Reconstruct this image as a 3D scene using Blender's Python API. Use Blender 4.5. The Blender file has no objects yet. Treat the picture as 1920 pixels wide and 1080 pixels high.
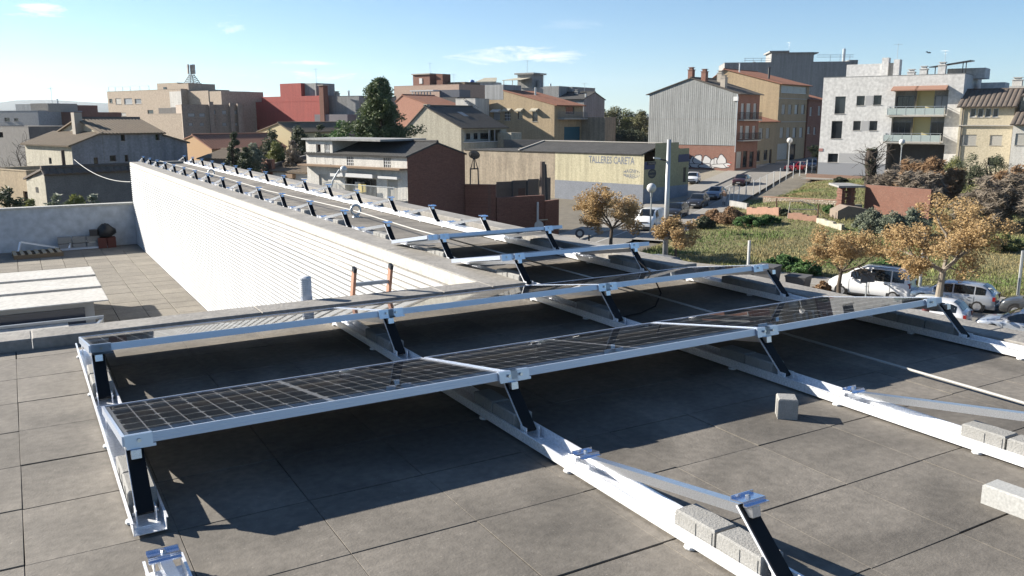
import bpy, math, random
from mathutils import Vector, Matrix
R = math.radians
random.seed(7)
S = bpy.context.scene
COL = S.collection

# ------------------------------------------------------------------ camera
FPX, PIT, ROLL, HEAD, CZ = 1593.907, R(11.2612), R(-0.1066), R(59.7658), 1.4819
FW = Vector((math.cos(HEAD), math.sin(HEAD), 0)); RT = Vector((math.sin(HEAD), -math.cos(HEAD), 0)); UP = Vector((0, 0, 1))
F2 = FW*math.cos(PIT) - UP*math.sin(PIT); U2 = FW*math.sin(PIT) + UP*math.cos(PIT)
R3 = RT*math.cos(ROLL) + U2*math.sin(ROLL); U3 = -RT*math.sin(ROLL) + U2*math.cos(ROLL)
cam = bpy.data.cameras.new('camera'); cam_o = bpy.data.objects.new('camera', cam); COL.objects.link(cam_o)
cam.sensor_width = 36; cam.lens = FPX/1920*36; cam.clip_start = 0.05; cam.clip_end = 30000
cam_o.matrix_world = Matrix(((R3.x, U3.x, -F2.x, 0), (R3.y, U3.y, -F2.y, 0), (R3.z, U3.z, -F2.z, CZ), (0, 0, 0, 1)))
S.camera = cam_o

# ------------------------------------------------------------------ sky and sun
SUN_EL, SUN_AZ = R(25.0), R(131.0)           # azimuth counter-clockwise from +X
w = bpy.data.worlds.new('World'); S.world = w; w.use_nodes = True
nt = w.node_tree; nt.nodes.clear()
def wn(t, **k):
    n = nt.nodes.new(t)
    for a, b in k.items(): setattr(n, a, b)
    return n
out = wn('ShaderNodeOutputWorld'); bg = wn('ShaderNodeBackground')
sky = wn('ShaderNodeTexSky', sky_type='NISHITA', sun_disc=False, sun_elevation=SUN_EL, sun_rotation=R(90)-SUN_AZ,
         altitude=1500, air_density=1.0, dust_density=0.06, ozone_density=2.6)
geo = wn('ShaderNodeNewGeometry')
sep = wn('ShaderNodeSeparateXYZ')
tc = wn('ShaderNodeTexCoord')
nt.links.new(tc.outputs['Generated'], sep.inputs[0])
# thin stretched clouds: noise on a plane far overhead
def wmath(op, a, b=None, clamp=False):
    n = wn('ShaderNodeMath', operation=op, use_clamp=clamp)
    for i, v in enumerate((a, b)):
        if v is None: continue
        if isinstance(v, (int, float)): n.inputs[i].default_value = v
        else: nt.links.new(v, n.inputs[i])
    return n.outputs[0]
def dirvec(px, py):
    return (F2 + R3*((px-960)/FPX) + U3*((540-py)/FPX)).normalized()
nz = wn('ShaderNodeTexNoise'); nz.inputs['Scale'].default_value = 13; nz.inputs['Detail'].default_value = 9; nz.inputs['Roughness'].default_value = 0.68; nz.inputs['Distortion'].default_value = .6
vm = wn('ShaderNodeVectorMath', operation='MULTIPLY'); vm.inputs[1].default_value = (1, 1, 4.5)
nt.links.new(tc.outputs['Generated'], vm.inputs[0]); nt.links.new(vm.outputs[0], nz.inputs['Vector'])
cl = None
# single clouds: (pixel where the photo shows it, half width, half height, strength)
for px, py, hw, hh, st in ((575, 143, 105, 11, 1.0), (985, 104, 135, 19, .8), (70, 23, 42, 14, .75), (243, 41, 40, 10, .5), (428, 47, 36, 17, .55),
                       (575, 118, 70, 4, .5), (1060, 46, 70, 10, .12), (90, 184, 210, 16, .4), (420, 182, 90, 11, .5), (-300, 120, 160, 20, .8), (2300, 90, 180, 25, .8),
                       (2150, -260, 160, 40, .6), (300, -420, 220, 40, .6)):
    d = dirvec(px, py); rgt = d.cross(UP).normalized(); u = rgt.cross(d)
    dot1 = wn('ShaderNodeVectorMath', operation='DOT_PRODUCT'); dot1.inputs[1].default_value = rgt*(FPX/hw); nt.links.new(tc.outputs['Generated'], dot1.inputs[0])
    dot2 = wn('ShaderNodeVectorMath', operation='DOT_PRODUCT'); dot2.inputs[1].default_value = u*(FPX/hh); nt.links.new(tc.outputs['Generated'], dot2.inputs[0])
    dot3 = wn('ShaderNodeVectorMath', operation='DOT_PRODUCT'); dot3.inputs[1].default_value = d; nt.links.new(tc.outputs['Generated'], dot3.inputs[0])
    r2 = wmath('ADD', wmath('POWER', wmath('ABSOLUTE', dot1.outputs['Value']), 2), wmath('POWER', wmath('ABSOLUTE', dot2.outputs['Value']), 2))
    e = wmath('SUBTRACT', 1.0, r2)
    e = wmath('ADD', e, wmath('MULTIPLY', wmath('SUBTRACT', nz.outputs['Fac'], 0.56), 6.5))
    e = wmath('MULTIPLY', wmath('MULTIPLY', e, 0.85, True), st)
    e = wmath('MULTIPLY', e, wmath('GREATER_THAN', dot3.outputs['Value'], 0.5))
    cl = e if cl is None else wmath('MAXIMUM', cl, e)
mix = wn('ShaderNodeMix', data_type='RGBA'); mix.inputs[7].default_value = (10.5, 10.3, 10.4, 1)
nt.links.new(cl, mix.inputs[0]); nt.links.new(sky.outputs[0], mix.inputs[6])
tint = wn('ShaderNodeVectorMath', operation='MULTIPLY'); tint.inputs[1].default_value = (.86, 1.03, 1.13)   # the camera's cool white balance
nt.links.new(sky.outputs[0], tint.inputs[0]); nt.links.new(tint.outputs[0], mix.inputs[6])
nt.links.new(mix.outputs[2], bg.inputs[0]); bg.inputs[1].default_value = 0.05
nt.links.new(bg.outputs[0], out.inputs[0])
sl = bpy.data.lights.new('sun', 'SUN'); sl.energy = 5.0; sl.angle = R(0.5); sl.color = (1, .93, .82)
so = bpy.data.objects.new('sun', sl); COL.objects.link(so)
sun_dir = Vector((math.cos(SUN_EL)*math.cos(SUN_AZ), math.cos(SUN_EL)*math.sin(SUN_AZ), math.sin(SUN_EL)))
so.rotation_euler = sun_dir.to_track_quat('Z', 'Y').to_euler(); so.location = sun_dir*60
S.view_settings.view_transform = 'Standard'; S.view_settings.look = 'None'; S.view_settings.gamma = 1
S.view_settings.exposure = 1.4
S.cycles.max_bounces = 6; S.cycles.transparent_max_bounces = 16

# ------------------------------------------------------------------ placing helpers (pixels of the photo -> points of the place)
def rayd(px, py): return F2 + R3*((px-960)/FPX) + U3*((540-py)/FPX)
def onz(px, py, z):
    d = rayd(px, py); return Vector((0, 0, CZ)) + d*((z-CZ)/d.z)
def atD(px, py, D):
    d = rayd(px, py); return Vector((0, 0, CZ)) + d*(D/d.dot(FW))
def Zat(py, D, px=960): return atD(px, py, D).z
T = Vector((.835, .55, 0)).normalized(); TM = Vector((-T.y, T.x, 0))          # the street that climbs away
SS = Vector((.36, -.93, 0)).normalized(); SN = Vector((.93, .36, 0)).normalized()   # the street below the roof
def smooth(x):
    x = max(0., min(1., x)); return x*x*(3-2*x)
G0 = -8.6
def zg(p):
    a = p.x*T.x + p.y*T.y
    return G0 + 2.2*smooth((a-70)/85) + .012*max(0, a-150)
def gp(px, py, dz=0):
    z = G0
    for i in range(12):
        p = onz(px, py, z+dz); z = zg(p)
    return Vector((p.x, p.y, z))

# ------------------------------------------------------------------ materials
MATS = {}
TONE = .74                                     # one overall reflectance factor for plaster, stone and paint
def mat(name, color, rough=.8, metal=0., noise=None, bump=None, rand=0., coat=0., spec=None, stripes=None, brick=None, streak=0., stain=None):
    """noise=(scale, amount, second colour) ; bump=(scale, strength) ; stripes=(axis, scale, depth) in object space"""
    if name in MATS: return MATS[name]
    if metal < .3 and not coat:
        color = tuple(c*TONE for c in color)
        if noise: noise = (noise[0], noise[1], tuple(c*TONE for c in noise[2]))
        if brick: brick = (*brick[:2], tuple(c*TONE for c in brick[2]), brick[3])
    m = bpy.data.materials.new(name); m.use_nodes = True; MATS[name] = m
    t = m.node_tree; N = t.nodes; L = t.links
    b = N['Principled BSDF']
    b.inputs['Roughness'].default_value = rough; b.inputs['Metallic'].default_value = metal
    if spec is not None: b.inputs['Specular IOR Level'].default_value = spec
    if coat: b.inputs['Coat Weight'].default_value = coat; b.inputs['Coat Roughness'].default_value = .03
    c4 = (*color, 1)
    b.inputs['Base Color'].default_value = c4
    last = None
    gm = N.new('ShaderNodeNewGeometry')
    if brick:
        bw, bh, mort, vary = brick
        tco = N.new('ShaderNodeTexCoord'); bt = N.new('ShaderNodeTexBrick')
        mp = N.new('ShaderNodeVectorMath'); mp.operation = 'ADD'
        # horizontal run = x + y so that walls along either local axis get courses
        sp = N.new('ShaderNodeSeparateXYZ'); L.new(tco.outputs['Object'], sp.inputs[0])
        ad = N.new('ShaderNodeMath'); ad.operation = 'ADD'; L.new(sp.outputs[0], ad.inputs[0]); L.new(sp.outputs[1], ad.inputs[1])
        cb = N.new('ShaderNodeCombineXYZ'); L.new(ad.outputs[0], cb.inputs[0]); L.new(sp.outputs[2], cb.inputs[1])
        L.new(cb.outputs[0], bt.inputs['Vector'])
        bt.inputs['Scale'].default_value = 1; bt.inputs['Brick Width'].default_value = bw; bt.inputs['Row Height'].default_value = bh
        bt.inputs['Mortar Size'].default_value = .008; bt.inputs['Color1'].default_value = c4
        bt.inputs['Color2'].default_value = (*[x*vary for x in color], 1); bt.inputs['Mortar'].default_value = (*mort, 1)
        last = bt.outputs['Color']
    if noise:
        sc, amt, c2 = noise
        nn = N.new('ShaderNodeTexNoise'); nn.inputs['Scale'].default_value = sc; nn.inputs['Detail'].default_value = 8; nn.inputs['Roughness'].default_value = .65
        L.new(gm.outputs['Position'], nn.inputs['Vector'])
        rp = N.new('ShaderNodeValToRGB'); rp.color_ramp.elements[0].position = .36; rp.color_ramp.elements[1].position = .68
        L.new(nn.outputs['Fac'], rp.inputs[0])
        mx = N.new('ShaderNodeMix'); mx.data_type = 'RGBA'
        mu = N.new('ShaderNodeMath'); mu.operation = 'MULTIPLY'; mu.inputs[1].default_value = amt; L.new(rp.outputs[0], mu.inputs[0])
        L.new(mu.outputs[0], mx.inputs[0])
        if last: L.new(last, mx.inputs[6])
        else: mx.inputs[6].default_value = c4
        mx.inputs[7].default_value = (*c2, 1); last = mx.outputs[2]
        # fine grain
        n2 = N.new('ShaderNodeTexNoise'); n2.inputs['Scale'].default_value = sc*11; n2.inputs['Detail'].default_value = 4
        L.new(gm.outputs['Position'], n2.inputs['Vector'])
        mr = N.new('ShaderNodeMapRange'); mr.inputs[1].default_value = .3; mr.inputs[2].default_value = .7; mr.inputs[3].default_value = .82; mr.inputs[4].default_value = 1.15
        L.new(n2.outputs['Fac'], mr.inputs[0])
        vm_ = N.new('ShaderNodeVectorMath'); vm_.operation = 'SCALE'; L.new(last, vm_.inputs[0]); L.new(mr.outputs[0], vm_.inputs['Scale']); last = vm_.outputs[0]
    if stain:
        s1 = N.new('ShaderNodeTexNoise'); s1.inputs['Scale'].default_value = stain[0]; s1.inputs['Detail'].default_value = 3; s1.inputs['Distortion'].default_value = 1.2; L.new(gm.outputs['Position'], s1.inputs['Vector'])
        mr = N.new('ShaderNodeMapRange'); mr.inputs[1].default_value = .42; mr.inputs[2].default_value = .62; mr.inputs[3].default_value = 1.12; mr.inputs[4].default_value = 1-stain[1]; L.new(s1.outputs['Fac'], mr.inputs[0])
        s2 = N.new('ShaderNodeTexVoronoi'); s2.inputs['Scale'].default_value = 26; L.new(gm.outputs['Position'], s2.inputs['Vector'])
        m2 = N.new('ShaderNodeMapRange'); m2.inputs[1].default_value = .05; m2.inputs[2].default_value = .11; m2.inputs[3].default_value = 1.5; m2.inputs[4].default_value = 1.; L.new(s2.outputs['Distance'], m2.inputs[0])
        mm = N.new('ShaderNodeMath'); mm.operation = 'MULTIPLY'; L.new(mr.outputs[0], mm.inputs[0]); L.new(m2.outputs[0], mm.inputs[1])
        vm_ = N.new('ShaderNodeVectorMath'); vm_.operation = 'SCALE'; L.new(last, vm_.inputs[0]); L.new(mm.outputs[0], vm_.inputs['Scale']); last = vm_.outputs[0]
    if streak:
        sn = N.new('ShaderNodeTexNoise'); sn.inputs['Scale'].default_value = 1.0; sn.inputs['Detail'].default_value = 5
        sm = N.new('ShaderNodeVectorMath'); sm.operation = 'MULTIPLY'; sm.inputs[1].default_value = (2.2, 2.2, .16)
        L.new(gm.outputs['Position'], sm.inputs[0]); L.new(sm.outputs[0], sn.inputs['Vector'])
        mr = N.new('ShaderNodeMapRange'); mr.inputs[1].default_value = .38; mr.inputs[2].default_value = .66; mr.inputs[3].default_value = 1.05; mr.inputs[4].default_value = 1-streak
        L.new(sn.outputs['Fac'], mr.inputs[0])
        vm_ = N.new('ShaderNodeVectorMath'); vm_.operation = 'SCALE'
        if last: L.new(last, vm_.inputs[0])
        else: vm_.inputs[0].default_value = color
        L.new(mr.outputs[0], vm_.inputs['Scale']); last = vm_.outputs[0]
    if rand:
        oi = N.new('ShaderNodeObjectInfo'); mr = N.new('ShaderNodeMapRange'); mr.inputs[3].default_value = 1-rand; mr.inputs[4].default_value = 1+rand
        L.new(oi.outputs['Random'], mr.inputs[0])
        vm_ = N.new('ShaderNodeVectorMath'); vm_.operation = 'SCALE'
        if last: L.new(last, vm_.inputs[0])
        else: vm_.inputs[0].default_value = color
        L.new(mr.outputs[0], vm_.inputs['Scale']); last = vm_.outputs[0]
    if last: L.new(last, b.inputs['Base Color'])
    if bump:
        bn = N.new('ShaderNodeTexNoise'); bn.inputs['Scale'].default_value = bump[0]; bn.inputs['Detail'].default_value = 6
        L.new(gm.outputs['Position'], bn.inputs['Vector'])
        bp_ = N.new('ShaderNodeBump'); bp_.inputs['Strength'].default_value = bump[1]; bp_.inputs['Distance'].default_value = .02
        L.new(bn.outputs['Fac'], bp_.inputs['Height']); L.new(bp_.outputs[0], b.inputs['Normal'])
    return m
def glass_mat(name, tint=(1, 1, 1), ior=1.5, rough=.0, boost=1.0):
    if name in MATS: return MATS[name]
    m = bpy.data.materials.new(name); m.use_nodes = True; MATS[name] = m
    t = m.node_tree; N = t.nodes; L = t.links; N.remove(N['Principled BSDF'])
    fr = N.new('ShaderNodeFresnel'); fr.inputs[0].default_value = ior
    tr = N.new('ShaderNodeBsdfTransparent'); tr.inputs[0].default_value = (*tint, 1)
    gl = N.new('ShaderNodeBsdfGlossy'); gl.inputs['Roughness'].default_value = rough
    mu = N.new('ShaderNodeMath'); mu.operation = 'MULTIPLY'; mu.inputs[1].default_value = boost; mu.use_clamp = True
    mx = N.new('ShaderNodeMixShader'); L.new(fr.outputs[0], mu.inputs[0]); L.new(mu.outputs[0], mx.inputs[0]); L.new(tr.outputs[0], mx.inputs[1]); L.new(gl.outputs[0], mx.inputs[2])
    L.new(mx.outputs[0], N['Material Output'].inputs[0])
    return m

# ------------------------------------------------------------------ mesh helpers
class MB:
    def __init__(s): s.v = []; s.f = []
    def add(s, vs, fs):
        o = len(s.v); s.v += [tuple(v) for v in vs]; s.f += [tuple(i+o for i in f) for f in fs]; return s
    def box(s, x0, y0, z0, x1, y1, z1, M=None):
        vs = [Vector(p) for p in ((x0, y0, z0), (x1, y0, z0), (x1, y1, z0), (x0, y1, z0), (x0, y0, z1), (x1, y0, z1), (x1, y1, z1), (x0, y1, z1))]
        if M is not None: vs = [M @ v for v in vs]
        return s.add(vs, [(3, 2, 1, 0), (4, 5, 6, 7), (0, 1, 5, 4), (1, 2, 6, 5), (2, 3, 7, 6), (3, 0, 4, 7)])
    def bbox(s, x0, y0, z0, x1, y1, z1, b=.01, M=None):
        """box with chamfered top edges"""
        vs = [Vector(p) for p in ((x0, y0, z0), (x1, y0, z0), (x1, y1, z0), (x0, y1, z0), (x0, y0, z1-b), (x1, y0, z1-b), (x1, y1, z1-b), (x0, y1, z1-b),
              (x0+b, y0+b, z1), (x1-b, y0+b, z1), (x1-b, y1-b, z1), (x0+b, y1-b, z1))]
        if M is not None: vs = [M @ v for v in vs]
        return s.add(vs, [(3, 2, 1, 0), (8, 9, 10, 11), (0, 1, 5, 4), (1, 2, 6, 5), (2, 3, 7, 6), (3, 0, 4, 7), (4, 5, 9, 8), (5, 6, 10, 9), (6, 7, 11, 10), (7, 4, 8, 11)])
    def beam(s, a, b, w, h, up=(0, 0, 1)):
        """bar from a to b, w across, h along up"""
        a = Vector(a); b = Vector(b); d = (b-a).normalized(); sd = d.cross(Vector(up))
        if sd.length < 1e-5: sd = d.cross(Vector((1, 0, 0)))
        sd.normalize(); u = sd.cross(d)
        q = [sd*(-w/2)+u*(-h/2), sd*(w/2)+u*(-h/2), sd*(w/2)+u*(h/2), sd*(-w/2)+u*(h/2)]
        return s.add([a+x for x in q]+[b+x for x in q], [(0, 1, 2, 3), (7, 6, 5, 4), (0, 4, 5, 1), (1, 5, 6, 2), (2, 6, 7, 3), (3, 7, 4, 0)])
    def tube(s, pts, rad, n=8, cap=True):
        pts = [Vector(p) for p in pts]; rs = rad if isinstance(rad, (list, tuple)) else [rad]*len(pts)
        o = len(s.v); prev = None
        for i, p in enumerate(pts):
            d = (pts[min(i+1, len(pts)-1)] - pts[max(i-1, 0)])
            if d.length < 1e-9: d = Vector((0, 0, 1))
            d.normalize()
            if prev is None: a = d.orthogonal().normalized()
            else:
                a = prev - d*prev.dot(d)
                if a.length < 1e-6: a = d.orthogonal()
                a.normalize()
            prev = a; b = d.cross(a)
            for k in range(n):
                t = 2*math.pi*k/n; s.v.append(tuple(p + (a*math.cos(t)+b*math.sin(t))*rs[i]))
        for i in range(len(pts)-1):
            for k in range(n):
                k2 = (k+1) % n
                s.f.append((o+i*n+k, o+i*n+k2, o+(i+1)*n+k2, o+(i+1)*n+k))
        if cap:
            s.f.append(tuple(o+k for k in reversed(range(n)))); s.f.append(tuple(o+(len(pts)-1)*n+k for k in range(n)))
        return s
    def lathe(s, prof, c=(0, 0, 0), n=16):
        o = len(s.v); c = Vector(c)
        for r, z in prof:
            for k in range(n):
                t = 2*math.pi*k/n; s.v.append((c.x+r*math.cos(t), c.y+r*math.sin(t), c.z+z))
        for i in range(len(prof)-1):
            for k in range(n):
                k2 = (k+1) % n; s.f.append((o+i*n+k, o+i*n+k2, o+(i+1)*n+k2, o+(i+1)*n+k))
        s.f.append(tuple(o+k for k in reversed(range(n)))); s.f.append(tuple(o+(len(prof)-1)*n+k for k in range(n)))
        return s
    def prism(s, poly, ext):
        """poly: list of 3d points (planar), ext: vector"""
        poly = [Vector(p) for p in poly]; e = Vector(ext); n = len(poly)
        return s.add(poly+[p+e for p in poly], [tuple(range(n))[::-1], tuple(range(n, 2*n))]+[(i, (i+1) % n, n+(i+1) % n, n+i) for i in range(n)])
    def poly(s, pts): return s.add(pts, [tuple(range(len(pts)))])
    def mesh(s, name):
        me = bpy.data.meshes.new(name); me.from_pydata([tuple(v) for v in s.v], [], s.f); me.update(); return me
    def build(s, name, m, parent=None, smooth=False, **tags):
        return link(name, s.mesh(name), m, parent, smooth, **tags)
def link(name, me, m=None, parent=None, smooth=False, label=None, cat=None, group=None, kind=None, loc=None, rz=None):
    o = bpy.data.objects.new(name, me); COL.objects.link(o)
    if m is not None and me is not None and not me.materials: me.materials.append(m)
    if smooth and me is not None:
        for p in me.polygons: p.use_smooth = True
    if parent is not None: o.parent = parent
    tag(o, label, cat, group, kind)
    if loc is not None: o.location = loc
    if rz is not None: o.rotation_euler = (0, 0, rz)
    return o
def tag(o, label=None, cat=None, group=None, kind=None):
    if label: o['label'] = label
    if cat: o['category'] = cat
    if group: o['group'] = group
    if kind: o['kind'] = kind
    return o
def empty(name, loc=(0, 0, 0), rz=0, **tags):
    o = bpy.data.objects.new(name, None); COL.objects.link(o); o.location = loc; o.rotation_euler = (0, 0, rz); o.empty_display_size = .1
    return tag(o, **tags)
def clone(o, parent=None):
    c = o.copy(); COL.objects.link(c)
    if parent is not None: c.parent = parent
    for ch in o.children: clone(ch, c)
    return c
ORD = ['first', 'second', 'third', 'fourth', 'fifth', 'sixth', 'seventh', 'eighth', 'ninth', 'tenth', 'eleventh', 'twelfth', 'thirteenth', 'fourteenth', 'fifteenth', 'sixteenth', 'seventeenth', 'eighteenth', 'nineteenth', 'twentieth']
# ================================================================== OUR ROOF
XL, Y0, PL, ROW, TILT, ZT = .2502, 3.3972, 1.7001, 1.5444, R(9.82), .2939
YB = Y0-.184                                   # y of the leg foot of row 0
XS = [XL+(.022 if i else .05)+i*PL for i in range(4)]          # the four rails under the two full rows
XA, XB = 3.8424, 5.1531                        # the two rails of the long wing
WEND = 31.6; TZ = -2.72; PZ = .07
M_pav = mat('roof_paver', (.225, .202, .172), .9, noise=(2.3, .8, (.142, .128, .11)), bump=(90, .12), rand=.09, stain=(.9, .3))
M_under = mat('joint_dark', (.015, .014, .013), .95)
M_conc = mat('parapet_concrete', (.36, .34, .31), .9, noise=(2.0, .7, (.26, .245, .225)), bump=(40, .3), streak=.12)
M_fascia = mat('cream_fascia', (.62, .6, .53), .6, noise=(1.4, .3, (.5, .48, .42)))
M_louv = mat('white_louvre', (.67, .68, .69), .5, streak=.07)
M_backing = mat('louvre_backing', (.09, .092, .096), .8)  # dark colour stands in for the shade in the slat grooves
M_alu = mat('bare_aluminium', (.84, .85, .87), .36, .4, noise=(9, .15, (.74, .75, .78)))
M_frame = mat('panel_frame_aluminium', (.46, .51, .6), .35, .5)  # blue-grey of shade and reflected sky is put into the base colour
M_black = mat('black_leg', (.008, .008, .009), .6, spec=.25)
M_bolt = mat('steel_bolt', (.6, .58, .55), .3, .9)
M_cell = mat('solar_cell', (.014, .013, .017), .35, rand=.18)
M_sheet = mat('white_backsheet', (.8, .8, .78), .6)
M_pglass = glass_mat('panel_glass', (1, 1, 1), 1.45, .012, .8)
M_block = mat('concrete_block', (.36, .355, .34), .95, noise=(22, .5, (.27, .265, .25)), bump=(120, .25), rand=.06)
M_white = mat('white_paint', (.78, .79, .8), .6, noise=(1.2, .35, (.66, .68, .7)))
M_foot = mat('white_plastic', (.75, .75, .74), .5)

# slab under the pavers, and the walls of our building
b = MB(); b.box(-9, -4, -.4, 5.62, 6.3, -.045); b.box(3.55, 6.3, -.4, 5.62, WEND-.1, -.045)
roof = b.build('roof', M_under, kind='structure')
# pavers, one object each on the near roof and the first part of the wing
PX, PY, PW, PH = .885, 2.63, .4915, .4885
pm = MB(); pm.bbox(-.2446, -.2412, -.04, .2446, .2412, 0, .001); pme = pm.mesh('paver'); pme.materials.append(M_pav)
rest = MB(); npv = 0
rnd = random.Random(3)
for j in range(-9, 62):
    yc = PY+PH*(j+.5)
    for i in range(-9, 10):
        xc = PX+PW*(i+.5)
        if yc < 6.27-.01:
            if not (-3.4 < xc < 5.62): continue
            if yc > 6.05: continue
        elif not (3.86 < xc < 5.4) or yc > WEND-.5: continue
        if yc < 0 : continue
        if yc < 12.5:
            o = link('paver', pme, None, roof); npv += 1
            o.location = (xc+rnd.uniform(-.001, .001), yc+rnd.uniform(-.0025, .0025), rnd.uniform(-.0015, 0))
            o.rotation_euler = (rnd.uniform(-.003, .003), rnd.uniform(-.003, .003), rnd.uniform(-.003, .003))
        else:
            rest.bbox(xc-.2425, yc-.2405, -.04, xc+.2425, yc+.2405, rnd.uniform(-.003, 0), .004)
# strips of cut pavers along the parapets
for i in range(-9, 10):
    xc = PX+PW*(i+.5)
    if -3.4 < xc < 3.7: rest.box(xc-.242, 6.056, -.04, xc+.242, 6.262, -.002)
for j in range(7, 58): rest.box(3.80, PY+PH*j+.003, -.04, 3.832, PY+PH*(j+1)-.003, -.003)
o = rest.build('cut_paver', M_pav, roof); o['kind'] = 'stuff'
# parapets
pp = empty('parapet', label='low grey concrete parapet capping round the solar roof and its long wing', cat='parapet')
def para(x0, y0, x1, y1, z0=-.4, m=M_conc, nm='coping'):
    b = MB(); b.bbox(x0, y0, z0, x1, y1, PZ, .006); return b.build(nm, m, pp)
L = -9
while L < 3.4:                                   # back parapet in lengths of coping
    para(L+.002, 6.27, min(L+1.5, 3.462)-.002, 6.53); L += 1.5
y = 6.27
while y < WEND:
    para(3.466, y+.002, 3.80, min(y+2.4, WEND)-.002)
    para(5.47, y+.002, 5.78, min(y+2.4, WEND)-.002); y += 2.4
for y in (-4, -1.6, .8, 3.2): para(5.47, y+.002, 5.78, min(y+2.4, 6.27)-.002)
para(3.81, WEND-.3, 5.46, WEND)
b = MB(); b.box(3.452, 6.545, -.055, 3.464, 12.1, .062); b.box(3.452, 12.106, -.055, 3.464, 20, .062); b.box(3.452, 20.006, -.055, 3.464, WEND, .062)
b.build('fascia', M_fascia, pp)
# louvred wall of the wing, down to the terrace
lw = empty('louvre_wall', label='white wall of horizontal louvre slats running along the roof terrace', cat='wall')
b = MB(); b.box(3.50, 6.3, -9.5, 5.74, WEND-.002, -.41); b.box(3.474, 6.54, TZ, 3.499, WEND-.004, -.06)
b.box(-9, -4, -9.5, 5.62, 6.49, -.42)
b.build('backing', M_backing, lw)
NS = 39; pit = (abs(TZ)-.07)/NS
me = MB(); me.prism([(3.475, 6.56, .002), (3.447, 6.56, .002), (3.449, 6.56, pit*.70), (3.475, 6.56, pit*.66)], (0, WEND-6.56, 0))
sme = me.mesh('slat'); sme.materials.append(M_louv)
for k in range(NS):
    o = link('slat', sme, None, lw); o.location = (0, 0, TZ+.01+k*pit)
# terrace
terr = MB(); terr.box(-30, 6.55, TZ-.5, 3.49, WEND+.3, TZ-.045); terr = terr.build('terrace', M_under, kind='structure')
M_tp = mat('terrace_paver', (.29, .262, .215), .9, noise=(2.2, .75, (.2, .18, .15)), bump=(50, .3), rand=.13)
tm = MB(); tm.bbox(-.294, -.294, -.04, .294, .294, 0, .004); tme = tm.mesh('terrace_paver'); tme.materials.append(M_tp)
rest = MB()
for i in range(-12, 6):
    for j in range(0, 43):
        xc, yc = 3.46-.3-.6*(5-i), WEND-.32-.6*j
        if xc < -6 or yc < 7: continue
        if -1.2 < xc and yc > 17 and not (xc < 1.2 and 18 < yc < 21.7):
            o = link('paver', tme, None, terr); o.location = (xc+rnd.uniform(-.003, .003), yc+rnd.uniform(-.003, .003), TZ+rnd.uniform(-.004, 0))
        else: rest.bbox(xc-.294, yc-.294, TZ-.04, xc+.294, yc+.294, TZ-.001, .004)
o = rest.build('paver_field', M_tp, terr); o['kind'] = 'stuff'
tw = empty('terrace_wall', label='pale plastered wall closing the far end of the lower terrace', cat='wall')
b = MB(); b.box(-30, WEND+.02, -9.5, 3.7, WEND+.3, -1.37); b.build('wall_body', mat('terrace_wall_paint', (.62, .66, .7), .8, noise=(.4, .25, (.56, .6, .64))), tw)
b = MB(); b.bbox(-30, WEND-.03, -1.368, 3.46, WEND+.34, -1.30, .015); b.build('coping', M_fascia, tw)

# ------------------------------------------------------------------ rails (u-shaped trays) on the roof
def rail(x, y0, y1, label):
    r = empty('mounting_rail', (x, y0, 0), label=label, cat='rail', group='aluminium trays of the solar mounting')
    L = y1-y0; b = MB(); t = .003; w = .057; h = .046; z = .012
    b.box(-w, 0, z, w, L, z+t); b.box(-w, 0, z+t, -w+t, L, z+h); b.box(w-t, 0, z+t, w, L, z+h)
    b.box(-w-.006, 0, z+h, -w+t, L, z+h+t); b.box(w-t, 0, z+h, w+.006, L, z+h+t)
    b.build('tray', M_alu, r)
    n = max(2, int(L/.78)+1)
    for k in range(n):
        b = MB(); yy = .15+(L-.3)*k/(n-1); b.lathe([(.024, 0), (.026, .004), (.024, .011)], (-w+.012, yy, 0), 10); b.build('foot_pad', M_foot, r)
    return r
for i, nm in enumerate(('leftmost', 'second from left', 'third from left', 'rightmost')):
    y0 = 1.15-.0 if i else 3.05
    rail(XS[i]+.002, y0 if i else 3.12, 6.03, 'long aluminium tray under the two panel rows, '+nm+' of the four')
rail(XS[0]+.002, .9, 2.82, 'short aluminium tray at the bottom left edge with a bare upright clamp')
RAILS = []
for nm, X in (('beside the white louvre wall', XA+.002), ('on the far side of the wing', XB+.002)):
    segs = [(6.2, 8.98), (9.0, 14.6), (14.62, 20.2), (20.22, 25.9), (25.92, 31.1)]
    for k, (a, c) in enumerate(segs):
        rail(X, a, c, '%s length of aluminium tray %s, counted from the panels' % (ORD[k], nm))

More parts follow.
